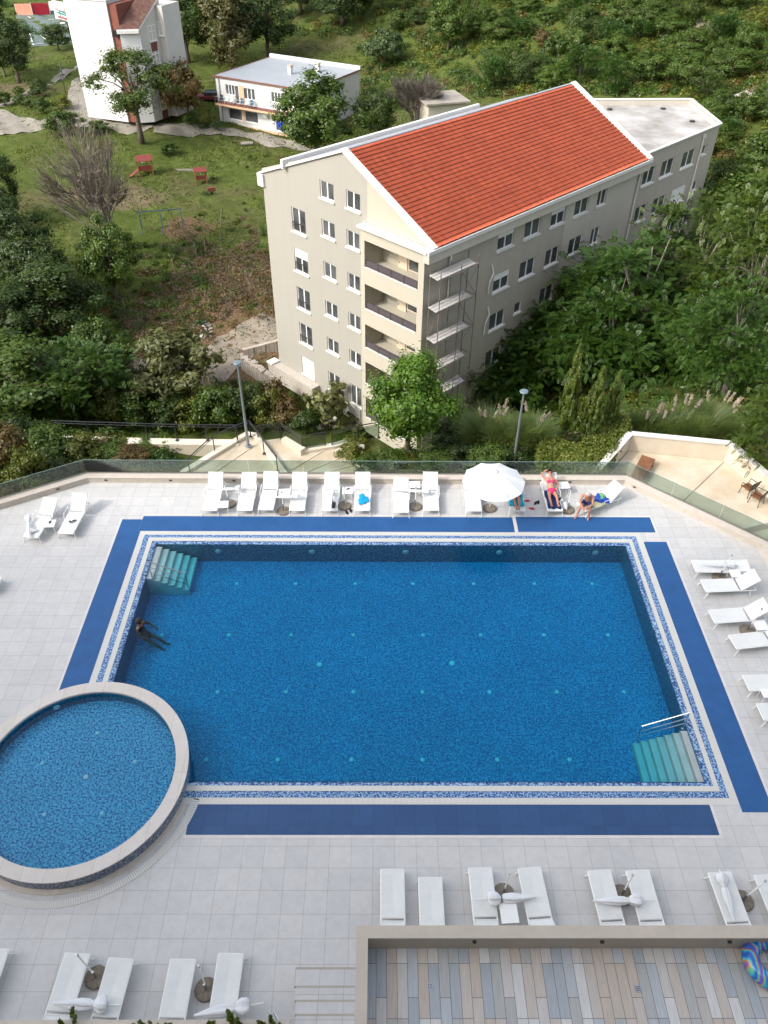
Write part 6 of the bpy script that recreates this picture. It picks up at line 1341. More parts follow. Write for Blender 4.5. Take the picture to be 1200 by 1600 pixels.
bushes([(20, 735, 668, 90, 'shrubr'), (75, 730, 672, 80, 'shrub'), (125, 725, 682, 70, 'shruby'), (5, 770, 715, 70, 'shrubd'), (60, 775, 705, 70, 'shruby'), (40, 700, 655, 70, 'shrubd'), (165, 722, 695, 60, 'shrub'), (205, 722, 698, 56, 'shrubr'), (90, 760, 715, 50, 'shrubd'), (20, 800, 760, 60, 'shrubr'), (230, 705, 688, 50, 'shrub')], 'low scrubby shrub in the bank just beyond the left parapet', 'low shrubs beyond the left parapet')
bushes([(555, 722, 684, 50, 'shruby'), (610, 735, 703, 50, 'shrub'), (640, 738, 712, 46, 'shruby'), (680, 738, 706, 56, 'shrub'), (570, 745, 715, 46, 'shrub'), (720, 735, 700, 60, 'shrubd'), (760, 735, 695, 60, 'shrub'), (805, 730, 690, 60, 'shrubd'), (700, 700, 660, 60, 'shrubd'), (745, 705, 650, 60, 'shrub'), (660, 690, 650, 50, 'shrubd')], 'leafy garden shrub just behind the glass balustrade in the middle', 'garden shrubs behind the glass')
def hedge():
    r = empty('clipped_hedge', P(915, 720, -3.3), 0, 'L shaped clipped hedge with small pale leaves behind the glass balustrade', 'hedge'); c = r.location
    A = [tuple(P(x_, y_, -2.0).xy) for x_, y_ in ((846, 752), (842, 695), (862, 682), (905, 694), (945, 657), (973, 648), (986, 664), (948, 728), (934, 752))]
    zt = -2.0; V = []; n = 52000; xs = NR.uniform(7, 14.5, n); ys = NR.uniform(26, 36, n); ok = np.zeros(n, bool); j = len(A) - 1
    for i in range(len(A)):
        (xi, yi), (xj, yj) = A[i], A[j]; cnd = ((yi > ys) != (yj > ys)) & (xs < (xj - xi) * (ys - yi) / (yj - yi + 1e-9) + xi); ok ^= cnd; j = i
    xs, ys = xs[ok], ys[ok]; z = zt + .14 * np.sin(xs * 2.1) * np.cos(ys * 1.7) + NR.normal(0, .07, len(xs)); Cp = np.stack([xs - c.x, ys - c.y, z - c.z], -1)
    sd = []
    for (xa, ya), (xb, yb) in zip(A, A[1:] + A[:1]):
        L_ = math.hypot(xb - xa, yb - ya); k = int(L_ * 1300); t = NR.rand(k); sd.append(np.stack([xa + (xb - xa) * t - c.x + NR.normal(0, .06, k), ya + (yb - ya) * t - c.y + NR.normal(0, .06, k), NR.uniform(-3.4, zt, k) - c.z], -1))
    Cp = np.concatenate([Cp] + sd); V, F = leaf_quads(Cp, .075 * np.ones(len(Cp)), None, 1.5, jit=1.); npmesh('foliage', V, F, M['l_hedge'], r)
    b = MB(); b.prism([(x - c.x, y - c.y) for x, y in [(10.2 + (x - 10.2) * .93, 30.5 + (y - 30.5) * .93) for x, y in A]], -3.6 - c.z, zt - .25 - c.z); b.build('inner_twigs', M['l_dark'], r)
hedge()
def grass_clump(g, h_, rad, n, label, plumes=6, lean=(0, 0), name='pampas_grass', cat='pampas grass', m='l_reed'):
    r = empty(name, g, 0, label, cat); k = 6; a = NR.uniform(0, 2 * PI, n); rr = rad * (.25 if name[0] == 'p' else .8) * np.sqrt(NR.rand(n)); sp = rad * (.35 + .65 * NR.rand(n)) * (1 if name[0] == 'p' else .55); hh = h_ * (.55 + .45 * NR.rand(n)); V = []; F = []
    t = np.linspace(0, 1, k)[None, :]; X = (rr * np.cos(a))[:, None] + (sp * np.cos(a) + lean[0] * h_)[:, None] * t ** 1.8; Y = (rr * np.sin(a))[:, None] + (sp * np.sin(a) + lean[1] * h_)[:, None] * t ** 1.8; Z = hh[:, None] * (t * 1.25 - .42 * t ** 2.6); w_ = .016 * (1 - t * .9) + .002
    px, py = -np.sin(a)[:, None] * w_, np.cos(a)[:, None] * w_; A_ = np.stack([X - px, Y - py, Z], -1); B_ = np.stack([X + px, Y + py, Z], -1); V = np.stack([A_, B_], 2).reshape(n * k * 2, 3); i = np.arange(n)[:, None] * k * 2 + np.arange(k - 1)[None] * 2; F = np.stack([i, i + 1, i + 3, i + 2], -1).reshape(-1, 4)
    npmesh('blades', V, F, M[m], r)
    for q in range(plumes):
        a_ = rnd.uniform(0, 6.28); x, y = math.cos(a_) * rad * .45 + lean[0] * h_, math.sin(a_) * rad * .45 + lean[1] * h_; st = MB().tube([(0, 0, 0), (x * .5, y * .5, h_ * .7), (x, y, h_ * 1.02)], .012, 4).build('stalk', M[m], r)
        L_ = .5; nn = 80; tt = NR.rand(nn); Cc = np.stack([x + (x * .25) * tt + NR.normal(0, .03, nn) * (1 - tt * .6), y + (y * .25) * tt + NR.normal(0, .03, nn) * (1 - tt * .6), h_ * 1.0 + L_ * tt], -1); V, F = leaf_quads(Cc, .06 * np.ones(nn), None, 2.8, droop=-1.5); npmesh('plume', V, F, M['plume'], st)
    return r
for x, y, t, w_, pl, ln, l in ((705, 700, 640, 60, 3, (0, 0), 'pampas grass clump with pinkish plumes just right of the round bright tree'), (758, 715, 640, 80, 5, (0, 0), 'pampas grass clump with tall beige plumes left of the right lamp post'), (828, 712, 650, 64, 3, (0, 0), 'pampas grass clump with plumes behind the right lamp post'), (790, 720, 655, 70, 1, (0, 0), 'dense low pampas clump directly left of the right lamp post'),
                              (1005, 705, 640, 56, 4, (.04, 0), 'reed clump with pale plumes at the back left corner of the cream terrace'), (1050, 712, 632, 70, 4, (.1, 0), 'leaning reed clump behind the middle of the cream terrace wall'), (1098, 718, 625, 80, 6, (.14, 0), 'largest leaning reed clump with pale plumes behind the cream terrace wall'), (1030, 690, 640, 50, 2, (.08, 0), 'smaller reed clump between the two leaning ones')):
    g = ground_at(x, y) if x < 900 else P(x, 688, -3.6)
    wd = w_ * 1.2 * zcam(g) / FPX; h_ = max(1.2, hgt(g.y, t - (14 if x < 900 else 0), x) - g.z); grass_clump(g, h_ * .85, wd / 2, 2600, l, pl, ln, 'pampas_grass' if x < 900 else 'reed_clump', 'pampas grass' if x < 900 else 'reeds')

# hillside woods: individual scrub trees further back, then the undergrowth mass
spots = []
rs = random.Random(21); tries = 0
def keep(x, y):
    # not inside the building, house, shed, path or the open slope
    c, s = math.cos(-BA), math.sin(-BA); a, b = (x - BO[0]) * c - (y - BO[1]) * s, (x - BO[0]) * s + (y - BO[1]) * c
    return not (-7 < a < 46 and -7 < b < 20)
while len(spots) < 115 and tries < 20000:
    tries += 1; px, py = rs.uniform(610, 1260), rs.uniform(-70, 345)
    if py > 150 and px < 1090: continue
    if px < 760 and py > 60: continue
    if 1140 < px < 1260 and 128 < py < 180: continue
    if 1080 < px < 1150 and 20 < py < 60 and rs.random() < .8: continue
    g = ground_at(px, py)
    if g.y > 280 or not keep(g.x, g.y): continue
    if any((g.x - a) ** 2 + (g.y - b) ** 2 < 3.0 ** 2 for a, b in spots): continue
    spots.append((g.x, g.y)); k = rs.choice(['mid', 'dark', 'mid', 'mid2', 'acacia2', 'acacia3', 'acacia2', 'shrubbig']); s_ = rs.uniform(3.2, 6.2)
    if k == 'shrubbig': k = rs.choice(['shruby', 'shrubr', 'shrub']); s_ = rs.uniform(2.5, 4)
    plant(k, Vector((g.x, g.y, g.z - .5)), s_, s_ * rs.uniform(.6, .95), 'leafy scrub tree on the overgrown hillside behind the apartment building', 'tree', 'scrub trees on the hillside', 'hillside_tree')
def undergrowth():
    n = 5200; C = []; S = []; Hh = []
    rs2 = np.random.RandomState(3); i = 0; reg = []
    # ground areas taken from where the photograph shows growth: (px range, py range, count, size)
    for (x0, x1, y0, y1, m_, sz) in ((560, 1260, -60, 150, 1700, .7), (1085, 1260, 150, 600, 650, .7), (700, 1200, 520, 700, 420, .6), (-40, 200, 430, 700, 550, .6), (-40, 560, -40, 60, 250, .9), (300, 440, 240, 400, 25, .3), (120, 330, 380, 530, 200, .4), (-20, 285, 670, 770, 260, .35), (600, 900, 655, 745, 160, .35), (90, 500, 600, 670, 200, .5)):
        k = 0
        while k < m_:
            px, py = rs2.uniform(x0, x1), rs2.uniform(y0, y1); k += 1
            g = ground_at(px, py)
            if g.y > 300 or not keep(g.x, g.y) and not (y0 > 500): continue
            if g.y < 27 + abs(g.x - 0) * 0 and g.x > -12: continue
            reg.append((g.x, g.y, g.z, sz * rs2.uniform(.6, 1.5)))
    A = np.array(reg); A = A[~((A[:, 1] < 37) & (A[:, 0] > -9.5) & (A[:, 0] < -1))]; per = 150; n = len(A); d = rs2.normal(size=(n, per, 3)); d /= np.linalg.norm(d, axis=2, keepdims=True); rad = rs2.rand(n, per, 1) ** .5
    pts = A[:, None, :3] + d * rad * A[:, None, 3:4] * np.array([1.25, 1.25, .75]) + [0, 0, .25]
    which = rs2.rand(n); grp = [('undergrowth', which < .30, 'l_mid'), ('undergrowth', (which >= .30) & (which < .42), 'l_dark'), ('undergrowth', (which >= .42) & (which < .60), 'l_acacia'), ('undergrowth', (which >= .60) & (which < .76), 'l_yellow'), ('undergrowth', (which >= .76) & (which < .9), 'l_light'), ('undergrowth', which >= .9, 'l_rust')]
    for nm, mk, mt in grp:
        Q = pts[mk].reshape(-1, 3); N_ = d[mk].reshape(-1, 3); sz = np.repeat(A[mk, 3], per) * .13 + .04; V, F = leaf_quads(Q, sz, N_, 1.7); npmesh(nm, V, F, M[mt], None, kind='stuff', label='mixed green undergrowth covering the slopes', cat='undergrowth')
undergrowth()
def dry_bank():
    rs2 = np.random.RandomState(6); reg = []
    for k in range(1300):
        t, s_ = rs2.rand(), rs2.normal(0, 1); px, py = 205 + 225 * t + s_ * 16, 520 - 120 * t + s_ * 24 + 20 * math.sin(t * 9)
        g = ground_at(px, py)
        if keep(g.x, g.y) and g.y > 45: reg.append((g.x, g.y, g.z, rs2.uniform(.25, .6)))
    A = np.array(reg); per = 90; d = rs2.normal(size=(len(A), per, 3)); d /= np.linalg.norm(d, axis=2, keepdims=True); pts = A[:, None, :3] + d * rs2.rand(len(A), per, 1) ** .5 * A[:, None, 3:4] * [1.3, 1.3, .6] + [0, 0, .12]; w_ = rs2.rand(len(A))
    for mk, mt in ((w_ < .6, 'l_straw'), ((w_ >= .6) & (w_ < .88), 'l_rust'), (w_ >= .88, 'l_mid')):
        V, F = leaf_quads(pts[mk].reshape(-1, 3), .07 * np.ones(mk.sum() * per), d[mk].reshape(-1, 3), 3.2, droop=.5); npmesh('dry_scrub', V, F, M[mt], None, kind='stuff', label='brown dried scrub on the bank left of the apartment building', cat='scrub')
dry_bank()
def lawn_grass():
    rs2 = np.random.RandomState(9); n = 110000; P2 = []
    x = rs2.uniform(-62, 20, n); y = rs2.uniform(58, 150, n)
    z = Garr(x, y); ok = np.array([True] * n); c, s = math.cos(-BA), math.sin(-BA); a, b = (x - BO[0]) * c - (y - BO[1]) * s, (x - BO[0]) * s + (y - BO[1]) * c
    ok &= ~((a > -3) & (a < 46) & (b > -3) & (b < 18)); patchy = np.sin(x * .31 + 1) * np.cos(y * .23) + .5 * np.sin(x * .9 + y * .7); ok &= patchy + rs2.normal(0, .35, n) > -.1
    C = np.stack([x, y, z + .08], -1)[ok]; N_ = np.zeros_like(C); V, F = leaf_quads(C, .15 * np.ones(len(C)), N_, 1.4, jit=1.); npmesh('grass', V, F, M['l_grass'], None, kind='stuff', label='rough uneven grass of the lawn and slope', cat='grass')
lawn_grass()
def planter():
    a, b = P(-40, 1597, 6.9), P(450, 1597, 6.9)
    r = empty('planter_wall', (a.x, a.y, 6.2), 0, 'beige planter wall along the bottom left edge with dark green tufts', 'planter'); w = MB(); w.bb(0, b.x - a.x, -.8, .0, 0, .62); w.build('wall_body', M['coping2'], r)
    MB().bb(-.05, b.x - a.x + .03, -.12, .03, .621, .70).build('coping', M['coping'], r)
    for i, (x, wd) in enumerate(((8, 20), (90, 60), (240, 40), (270, 46), (300, 46), (332, 46), (362, 50), (395, 50), (422, 40), (212, 30))):
        g = P(x, 1622, 6.95); n = 16; C = []; rs2 = random.Random(i); h_ = .16 + .10 * rs2.random() if x > 200 else .15
        for k in range(n):
            a_ = rs2.uniform(0, 6.28); d = rs2.uniform(.0, wd / 2 / 95); hh = h_ * rs2.uniform(.6, 1.1)
            for t in np.linspace(.1, 1, 14):
                for q in range(4): an = q * PI / 2 + t * 7; C.append((g.x + math.cos(a_) * d * (1 + t * .3) + math.cos(an) * .022 * (1.1 - t), g.y + math.sin(a_) * d * (1 + t * .3) + math.sin(an) * .022 * (1.1 - t), 6.93 + hh * t))
        C = np.array(C) - np.array([g.x, g.y, 6.9]); V, F = leaf_quads(C, .035 * np.ones(len(C)), None, 2.2, droop=-1); rr = empty('planter_shrub', (g.x, g.y, 6.9), 0, 'dark needle leaved tuft in the planter at the bottom edge', 'shrub', 'tufts in the bottom planter'); npmesh('foliage', V, F, M['l_cyp'], rr)
planter()

# ------------------------------------------------------------------ paths, court, terraces, lamps, railings
def gp(lst): return [gxy(*p) for p in lst]
ribbon('dirt_road', gp([(190, 585), (260, 600), (330, 580), (372, 545), (408, 520), (440, 505)]), 4.6, M['dirt'])
ribbon('footpath', gp([(0, 168), (40, 152), (85, 128), (118, 104)]), 1.6, M['path'])
patch('concrete_yard', gp([(-30, 160), (60, 190), (100, 172), (112, 128), (136, 118), (180, 188), (246, 200), (200, 212), (120, 200), (60, 206), (-30, 214)]), M['path'])
patch('footpath', gp([(245, 195), (330, 196), (440, 218), (520, 238), (430, 232), (370, 214), (300, 216), (240, 208)]), M['path'], .1)
ribbon('hill_path', gp([(1146, 158), (1175, 150), (1205, 144), (1240, 136)]), 3.2, mat('pale_track', (.50, .46, .40), .95, c2=(.36, .33, .28), scale=2))
ribbon('hill_path', gp([(1085, 34), (1110, 42), (1145, 50)]), 1.8, M['dirt'])
court = patch('sports_court', gp([(20, 22), (100, 20), (112, 68), (50, 74)]), mat('court_green', (.075, .115, .095), .8, c2=(.10, .125, .12), scale=.3), .1)
ln = MB(); 
for a, b in (((44, 27), (58, 35)), ((64, 57), (78, 67)), ((52, 71), (80, 67)), ((45, 49), (52, 71)), ((58, 35), (84, 31))):
    p, q = ground_at(*a), ground_at(*b); ln.beam((p.x, p.y, p.z + .13), (q.x, q.y, q.z + .13), .22, .012)
ln.build('court_marking', M['whitetrim'], kind='structure')
def banner(px0, px1, py, ptop, m, label, cat, name, y2=None, split=None):
    a, b = ground_at(px0, py), ground_at(px1, y2 or py); h_ = hgt(a.y, ptop, px0) - a.z; r = empty(name, a, 0, label, cat); MB().beam((0, 0, h_ / 2), (b.x - a.x, b.y - a.y, h_ / 2 + (b.z - a.z)), .12, h_).build('board', m, r)
    MB().bar((0, 0, 0), (0, 0, h_ + .1), .08).build('post', M['greyr'], r); MB().bar((b.x - a.x, b.y - a.y, b.z - a.z), (b.x - a.x, b.y - a.y, b.z - a.z + h_ + .1), .08).build('post', M['greyr'], r); return r
banner(27, 52, 24, 6, mat('faded_red', (.42, .12, .08), .7, c2=(.50, .22, .15), scale=1), 'faded red board at the left of the sports court fence', 'hoarding', 'fence_board')
banner(52, 79, 23, 5, mat('board_red', (.50, .02, .04), .6), 'bright red board behind the sports court', 'hoarding', 'fence_board')
banner(80, 88, 22, 8, M['bluepaint'], 'small blue and white board right of the bright red one', 'hoarding', 'fence_board')
def mural():
    a, b = ground_at(88, 30), ground_at(108, 36); h_ = hgt(a.y, 0, 90) - a.z; r = empty('painted_wall', a, 0, 'white wall painted with green and red stripes beside the tower block', 'wall'); d = Vector((b.x - a.x, b.y - a.y, 0)); MB().beam((0, 0, h_ / 2), (d.x, d.y, h_ / 2), .2, h_).build('wall_body', M['whitewall'], r)
    for z0, c in ((.2, (.5, .03, .04)), (.45, (.03, .2, .12)), (.62, (.04, .10, .16)), (.8, (.5, .2, .05))): MB().beam((d.x * .2, d.y * .2 - .13, h_ * z0 * .9), (d.x * .95, d.y * .95 - .13, h_ * z0 * .75), .03, h_ * .11).build('painted_stripe', mat('mural_paint', c, .7), r)
mural()
def hoop():
    g = ground_at(94, 38); r = empty('basketball_hoop', g, 0, 'basketball backboard on a post at the edge of the court', 'basketball hoop'); h_ = hgt(g.y, 24, 90) - g.z; h_ = max(h_, 3.2)
    MB().tube([(0, 1.2, 0), (0, 1.2, h_ * .8), (0, 0, h_ * .9)], .08, 6).build('post', M['grey_metal'], r); MB().bb(-1.3, 1.3, -.05, 0, h_ - .9, h_ + .6).build('backboard', M['whitetrim'], r)
    MB().tube([(.22 * math.cos(t), -.35 + .22 * math.sin(t), h_ - .6) for t in np.linspace(0, 2 * PI, 14)], .03, 5).build('hoop_ring', M['red'], r)
hoop()
def court_lamp():
    g = ground_at(106, 72); r = empty('street_lamp', g, 0, 'thin lamp post with white head beside the sports court', 'street lamp'); h_ = hgt(g.y, 37, 97) - g.z; MB().bar((0, 0, 0), (0, 0, h_), .07).build('pole', M['grey_metal'], r); MB().bb(-.4, .4, -.2, .2, h_, h_ + .2).build('lamp_head', M['whitetrim'], r)
court_lamp()
def lamp_post(px, py, ptx, pty, label):
    g = P(px, py, -3.1); h_ = hgt(g.y, pty, ptx) - g.z; r = empty('lamp_post', g, 0, label, 'lamp post', 'garden lamp posts'); r['label'] = label
    MB().tube([(0, 0, 0), (0, 0, h_ * .55), (0, 0, h_)], [.075, .06, .045], 10).build('pole', M['grey_metal'], r); MB().lathe([(.0, .0), (.16, 0), (.16, .03), (.075, .04)], 14).build('base_plate', M['grey_metal'], r)
    h = MB(); h.lathe([(0, .03), (.19, .0), (.21, .04), (.18, .08), (0, .10)], 20, (0, 0, h_)); h.bar((0, 0, h_ - .08), (0, 0, h_ + .03), .06); h.build('lamp_head', M['lamp'], r)
lamp_post(388, 697, 371, 568, 'grey lamp post with a flat round head at the tip of the stone stairs'); lamp_post(802, 726, 819, 613, 'grey lamp post with a flat head behind the open parasol')

# cream paved landing and stairs beyond the middle of the deck
zs = -3.2
ld_pts = [P(290, 741, zs), P(372, 690, zs), P(388, 682, zs), P(400, 684, zs), P(442, 742, zs)]
MB().prism([(p.x, p.y) for p in [P(270, 752, zs)] + ld_pts[1:] + [P(452, 760, zs)]][::-1], zs - 2.5, zs).build('stone_landing', M['terr'], kind='structure')
MB().prism([(p.x, p.y) for p in [P(446, 760, zs - .1), P(402, 690, zs - .1), P(445, 684, zs - .1), P(474, 704, zs - .1), P(525, 696, zs - .1), P(600, 760, zs - .1)]], zs - 2.5, zs - .1).build('stone_landing', M['terr'], kind='structure')
kb_ = empty('stone_kerb', P(400, 690, zs), 0, 'raised pale stone kerbs bordering the cream stair landing', 'kerb'); c = kb_.location
for a, b in (((285, 742), (386, 681)), ((386, 681), (400, 683)), ((400, 683), (446, 745))):
    p, q = P(*a, zs) - c, P(*b, zs) - c; MB().beam((p.x, p.y, .09), (q.x, q.y, .09), .3, .18).build('kerb_stone', M['terr_wall'], kb_)
for a, b, h_ in (((443, 690), (474, 708), .35), ((474, 704), (522, 696), .16), ((527, 702), (590, 745), .12), ((522, 696), (545, 690), .16)):
    p, q = P(*a, zs) - c, P(*b, zs) - c; MB().beam((p.x, p.y, h_ / 2 - .1), (q.x, q.y, h_ / 2 - .1), .35, h_ + .02).build('kerb_stone', M['terr_wall'], kb_)
# joints of the stair treads
jt = MB()
for a, b in (((442, 742), (510, 702)), ((470, 742), (540, 712)), ((500, 742), (560, 725)), ((330, 742), (392, 700))):
    p, q = P(*a, zs + (0 if a[0] < 400 else -.1)), P(*b, zs + (0 if a[0] < 400 else -.1)); jt.beam((p.x, p.y, p.z + .02), (q.x, q.y, q.z + .02), .05, .05)
jt.build('paving_edge', M['terr_wall'], kind='structure')
gk = empty('path_kerb', P(240, 688, -3.4), 0, 'long pale kerb wall under the black railing left of the stone landing', 'kerb')
for (xa, ya), (xb, yb) in (((95, 684), (200, 688)), ((200, 688), (290, 690)), ((290, 690), (374, 691))):
    p, q = P(xa, ya, -3.15) - gk.location, P(xb, yb, -3.15) - gk.location; MB().beam((p.x, p.y, -.28), (q.x, q.y, -.28), .5, 1.05).build('kerb_stone', M['terr_wall'], gk)
def railing(pts, label, glass=False, posts=None, bars=2):
    """pts: 3-D foot points; black handrail with mid rail"""
    c = Vector(pts[0]); r = empty('metal_railing', c, 0, label, 'railing'); h = Vector((0, 0, 1.0)); q = [Vector(p) - c for p in pts]
    MB().tube([p + h for p in q], .028, 6).build('handrail', M['black'], r); MB().tube([p + h * .86 for p in q], .016, 5).build('lower_rail', M['black'], r)
    for a, b in zip(q, q[1:]):
        n = max(1, round((b - a).length / 1.7))
        for k in range(n + 1):
            if k == n and b is not q[-1]: continue
            p = a.lerp(b, k / n); m_ = MB().bar(p, p + h, .028); m_.box(p + Vector((0, 0, .015)), (.16, .16, .03)); m_.build('post', M['black'], r)
        if glass:
            d = b - a; MB().add([a + h * .1, b + h * .1, b + h * .82, a + h * .82], [(0, 1, 2, 3)]).build('glass_panel', GP, r)
GP = glass_mat('dark_glass', (.35, .45, .38))
F3 = lambda x, y, z: tuple(P(x, y, z))
railing([F3(88, 682, -3.15), F3(141, 684, -3.15), F3(277, 688, -3.15), F3(372, 689, -3.15)], 'long black railing along the pale garden path on the left')
railing([F3(298, 742, -3.1), F3(336, 706, -3.1), F3(371, 690, -3.1), F3(392, 682, -3.1)], 'black railing climbing the left side of the stone landing')
railing([F3(392, 682, -3.1), F3(413, 709, -3.1), F3(434, 737, -3.1)], 'black railing down the right side of the lamp post landing')
railing([F3(404, 690, -3.3), F3(440, 686, -3.3), F3(473, 706, -3.3), F3(509, 700, -3.3)], 'black railing with dark glass panels at the back of the stair landing', True)
railing([F3(519, 700, -3.3), F3(560, 690, -3.3), F3(592, 684, -3.3)], 'black railing right of the gap at the back of the stair landing', True)
def info_sign():
    g = P(564, 712, -3.2); r = empty('garden_sign', g, R_(-12), 'small blank white sign on a short post among the shrubs', 'sign'); MB().bb(-.03, .03, 0, .04, 0, .5).build('post', M['black'], r); MB().box((0, 0, .6), (.36, .03, .22)).build('board', M['whitetrim'], r)
info_sign()
# cream terrace below the right side of the deck
zt = -3.0
fl = [P(925, 775, zt), P(981, 705, zt), P(1131, 720, zt), P(1215, 795, zt)]
tf = [(fl[0].x, fl[0].y), (10.9, 25.5), (15.0, 21.4), (18.5, 21.4)] + [(fl[3].x + 1, fl[3].y - 3)] + [(fl[3].x, fl[3].y), (fl[2].x, fl[2].y), (fl[1].x, fl[1].y)]
MB().add([(x, y, zt) for x, y in tf], [tuple(range(len(tf)))]).build('terrace_floor', M['terr'], kind='structure')
w2 = empty('garden_wall', (fl[1].x, fl[1].y, zt), 0, 'cream wall with pale coping around the lower terrace at the right', 'wall'); c = w2.location
chain = [(fl[0].x - .3, fl[0].y - .2), (fl[1].x, fl[1].y), (fl[2].x, fl[2].y), (fl[3].x, fl[3].y), (fl[3].x + 3, fl[3].y - 4.5)]
hw_ = hgt(fl[1].y, 681, 983) - zt
for i, (a, b) in enumerate(zip(chain, chain[1:])):
    d = (Vector(b) - Vector(a)).normalized(); n = Vector((-d.y, d.x)); a2 = Vector(a) + n * .15; b2 = Vector(b) + n * .15 + d * .14
    MB().beam((a2.x - c.x, a2.y - c.y, hw_ / 2 - .6), (b2.x - c.x, b2.y - c.y, hw_ / 2 - .6), .26, hw_ + 1.2).build('wall_panel', M['terr_wall'], w2); MB().beam((a2.x - c.x, a2.y - c.y, hw_ + .04), (b2.x - c.x, b2.y - c.y, hw_ + .04 + .002 * i), .34, .07).build('coping', M['whitetrim'], w2)
jj = MB(); p, q = P(1131, 722, zt), P(1050, 800, zt); jj.beam((p.x, p.y, zt + .006), (q.x, q.y, zt + .006), .05, .012); jj.build('floor_joint', M['dirt'], kind='structure')
rr_ = MB(); p, q = P(1148, 836, zt), P(1230, 815, zt); rr_.beam((p.x, p.y, zt + .2), (q.x, q.y, zt + .2), .22, .4); tag(rr_.build('low_wall', M['coping']), 'short low beige kerb wall crossing the lower terrace at the right edge', 'wall')
wt = empty('wooden_table', P(1003, 735, zt), 0, 'rusty brown two part wooden tabletop resting on the cream terrace behind the glass', 'table'); c = wt.location
Pz = lambda x, y: P(x, y, zt + .38) - c
a_, b_, c_, d_ = Pz(1003, 711), Pz(1024, 718), Pz(1002, 756), Pz(982, 751)
def slab(p, q, r_, s_, nm): m_ = MB(); m_.add([(v.x, v.y, .34) for v in (p, q, r_, s_)] + [(v.x, v.y, .40) for v in (p, q, r_, s_)], [(3, 2, 1, 0), (4, 5, 6, 7), (0, 1, 5, 4), (1, 2, 6, 5), (2, 3, 7, 6), (3, 0, 4, 7)]); m_.build(nm, M['wood'], wt)
m1, m2 = a_.lerp(d_, .49), b_.lerp(c_, .49); n1, n2 = a_.lerp(d_, .51), b_.lerp(c_, .51); slab(d_, c_, n2, n1, 'table_top'); slab(m1, m2, b_, a_, 'table_top')
for v in (a_, b_, c_, d_): cc = (a_ + b_ + c_ + d_) / 4; w_ = v.lerp(cc, .12); MB().bar((w_.x, w_.y, .0), (w_.x, w_.y, .34), .035, 6).build('leg', M['wood'], wt)
def arm_chair(px, py, rz, label):
    g = P(px, py, zt); r = empty('rattan_chair', g, R_(rz), label, 'chair', 'dark rattan chairs on the terrace'); MB().bb(-.24, .24, -.24, .24, .42, .46).build('seat', M['wood'], r)
    b = MB(); b.add([(-.26, .24, .46), (.26, .24, .46), (.27, .34, .92), (-.27, .34, .92), (-.26, .20, .46), (.26, .20, .46), (.27, .30, .92), (-.27, .30, .92)], [(0, 1, 2, 3), (7, 6, 5, 4), (0, 4, 5, 1), (3, 2, 6, 7), (0, 3, 7, 4), (1, 5, 6, 2)]); b.build('backrest', M['black'], r)
    for s_ in (-1, 1):
        MB().tube([(s_ * .27, -.24, .45), (s_ * .28, -.22, .68), (s_ * .28, .25, .70)], .02, 5).build('armrest', M['black'], r)
        for t_ in (-1, 1): MB().bar((s_ * .22, t_ * .22, .42), (s_ * .25, t_ * .26, 0), .018, 5).build('leg', M['black'], r)
arm_chair(1166, 772, -150, 'farther dark rattan chair on the cream terrace at the right edge'); arm_chair(1180, 786, -140, 'nearer dark rattan chair on the cream terrace at the right edge')

# stone retaining wall and builders' rubble at the left foot of the building
def stone_wall():
    a, b, c = ground_at(378, 572), ground_at(400, 560), ground_at(442, 618); a = ground_at(380, 575); b = ground_at(436, 612); r = empty('stone_wall', a, 0, 'low rough pale stone wall at the left foot of the apartment building', 'wall')
    m = tile_mat('rubble_stone', (.46, .40, .33), (.58, .52, .44), (.22, .19, .15), .45, .22, .02, .9, offset=.5, var=.3, vs=2.5)
    d = b - a; rs2 = random.Random(4); w = MB(); w.beam((0, 0, .5), (d.x, d.y, d.z + .5), .5, 1.4)
    for k in range(60):
        t = rs2.random(); q = Vector((d.x * t, d.y * t, d.z * t + 1.2)); w.box(q + Vector((rs2.uniform(-.2, .2), rs2.uniform(-.2, .2), rs2.uniform(-.05, .05))), (rs2.uniform(.2, .45), rs2.uniform(.2, .4), rs2.uniform(.1, .2)), rs2.random() * 3)
    w.build('stonework', m, r, bevel=.03)
    a2 = ground_at(382, 560); b2 = ground_at(440, 545); r2 = empty('stone_wall', a2, 0, 'second stone wall section running back beside the dirt road', 'wall'); d = b2 - a2; MB().beam((0, 0, .4), (d.x, d.y, d.z + .4), .4, 1.0).build('stonework', m, r2)
stone_wall()
def rubble():
    rs2 = random.Random(12); m = MB()
    for k in range(420):
        px, py = rs2.choice([(rs2.uniform(390, 440), rs2.uniform(600, 636)), (rs2.uniform(200, 260), rs2.uniform(575, 612)), (rs2.uniform(300, 330), rs2.uniform(500, 530)), (rs2.uniform(470, 560), rs2.uniform(655, 672))]); g = ground_at(px, py); s_ = rs2.uniform(.05, .28)
        m.box(g + Vector((0, 0, s_ * .3)), (s_, s_ * rs2.uniform(.5, 1.5), s_ * .6), rs2.random() * 3, rs2.choice([0, 0, 0, 0, 1, 2]))
    m.build('rubble', [M['concrete'], M['whitetrim'], M['redpaint']], kind='stuff', label='scattered broken stone and builders debris on the slope', cat='rubble')
rubble()
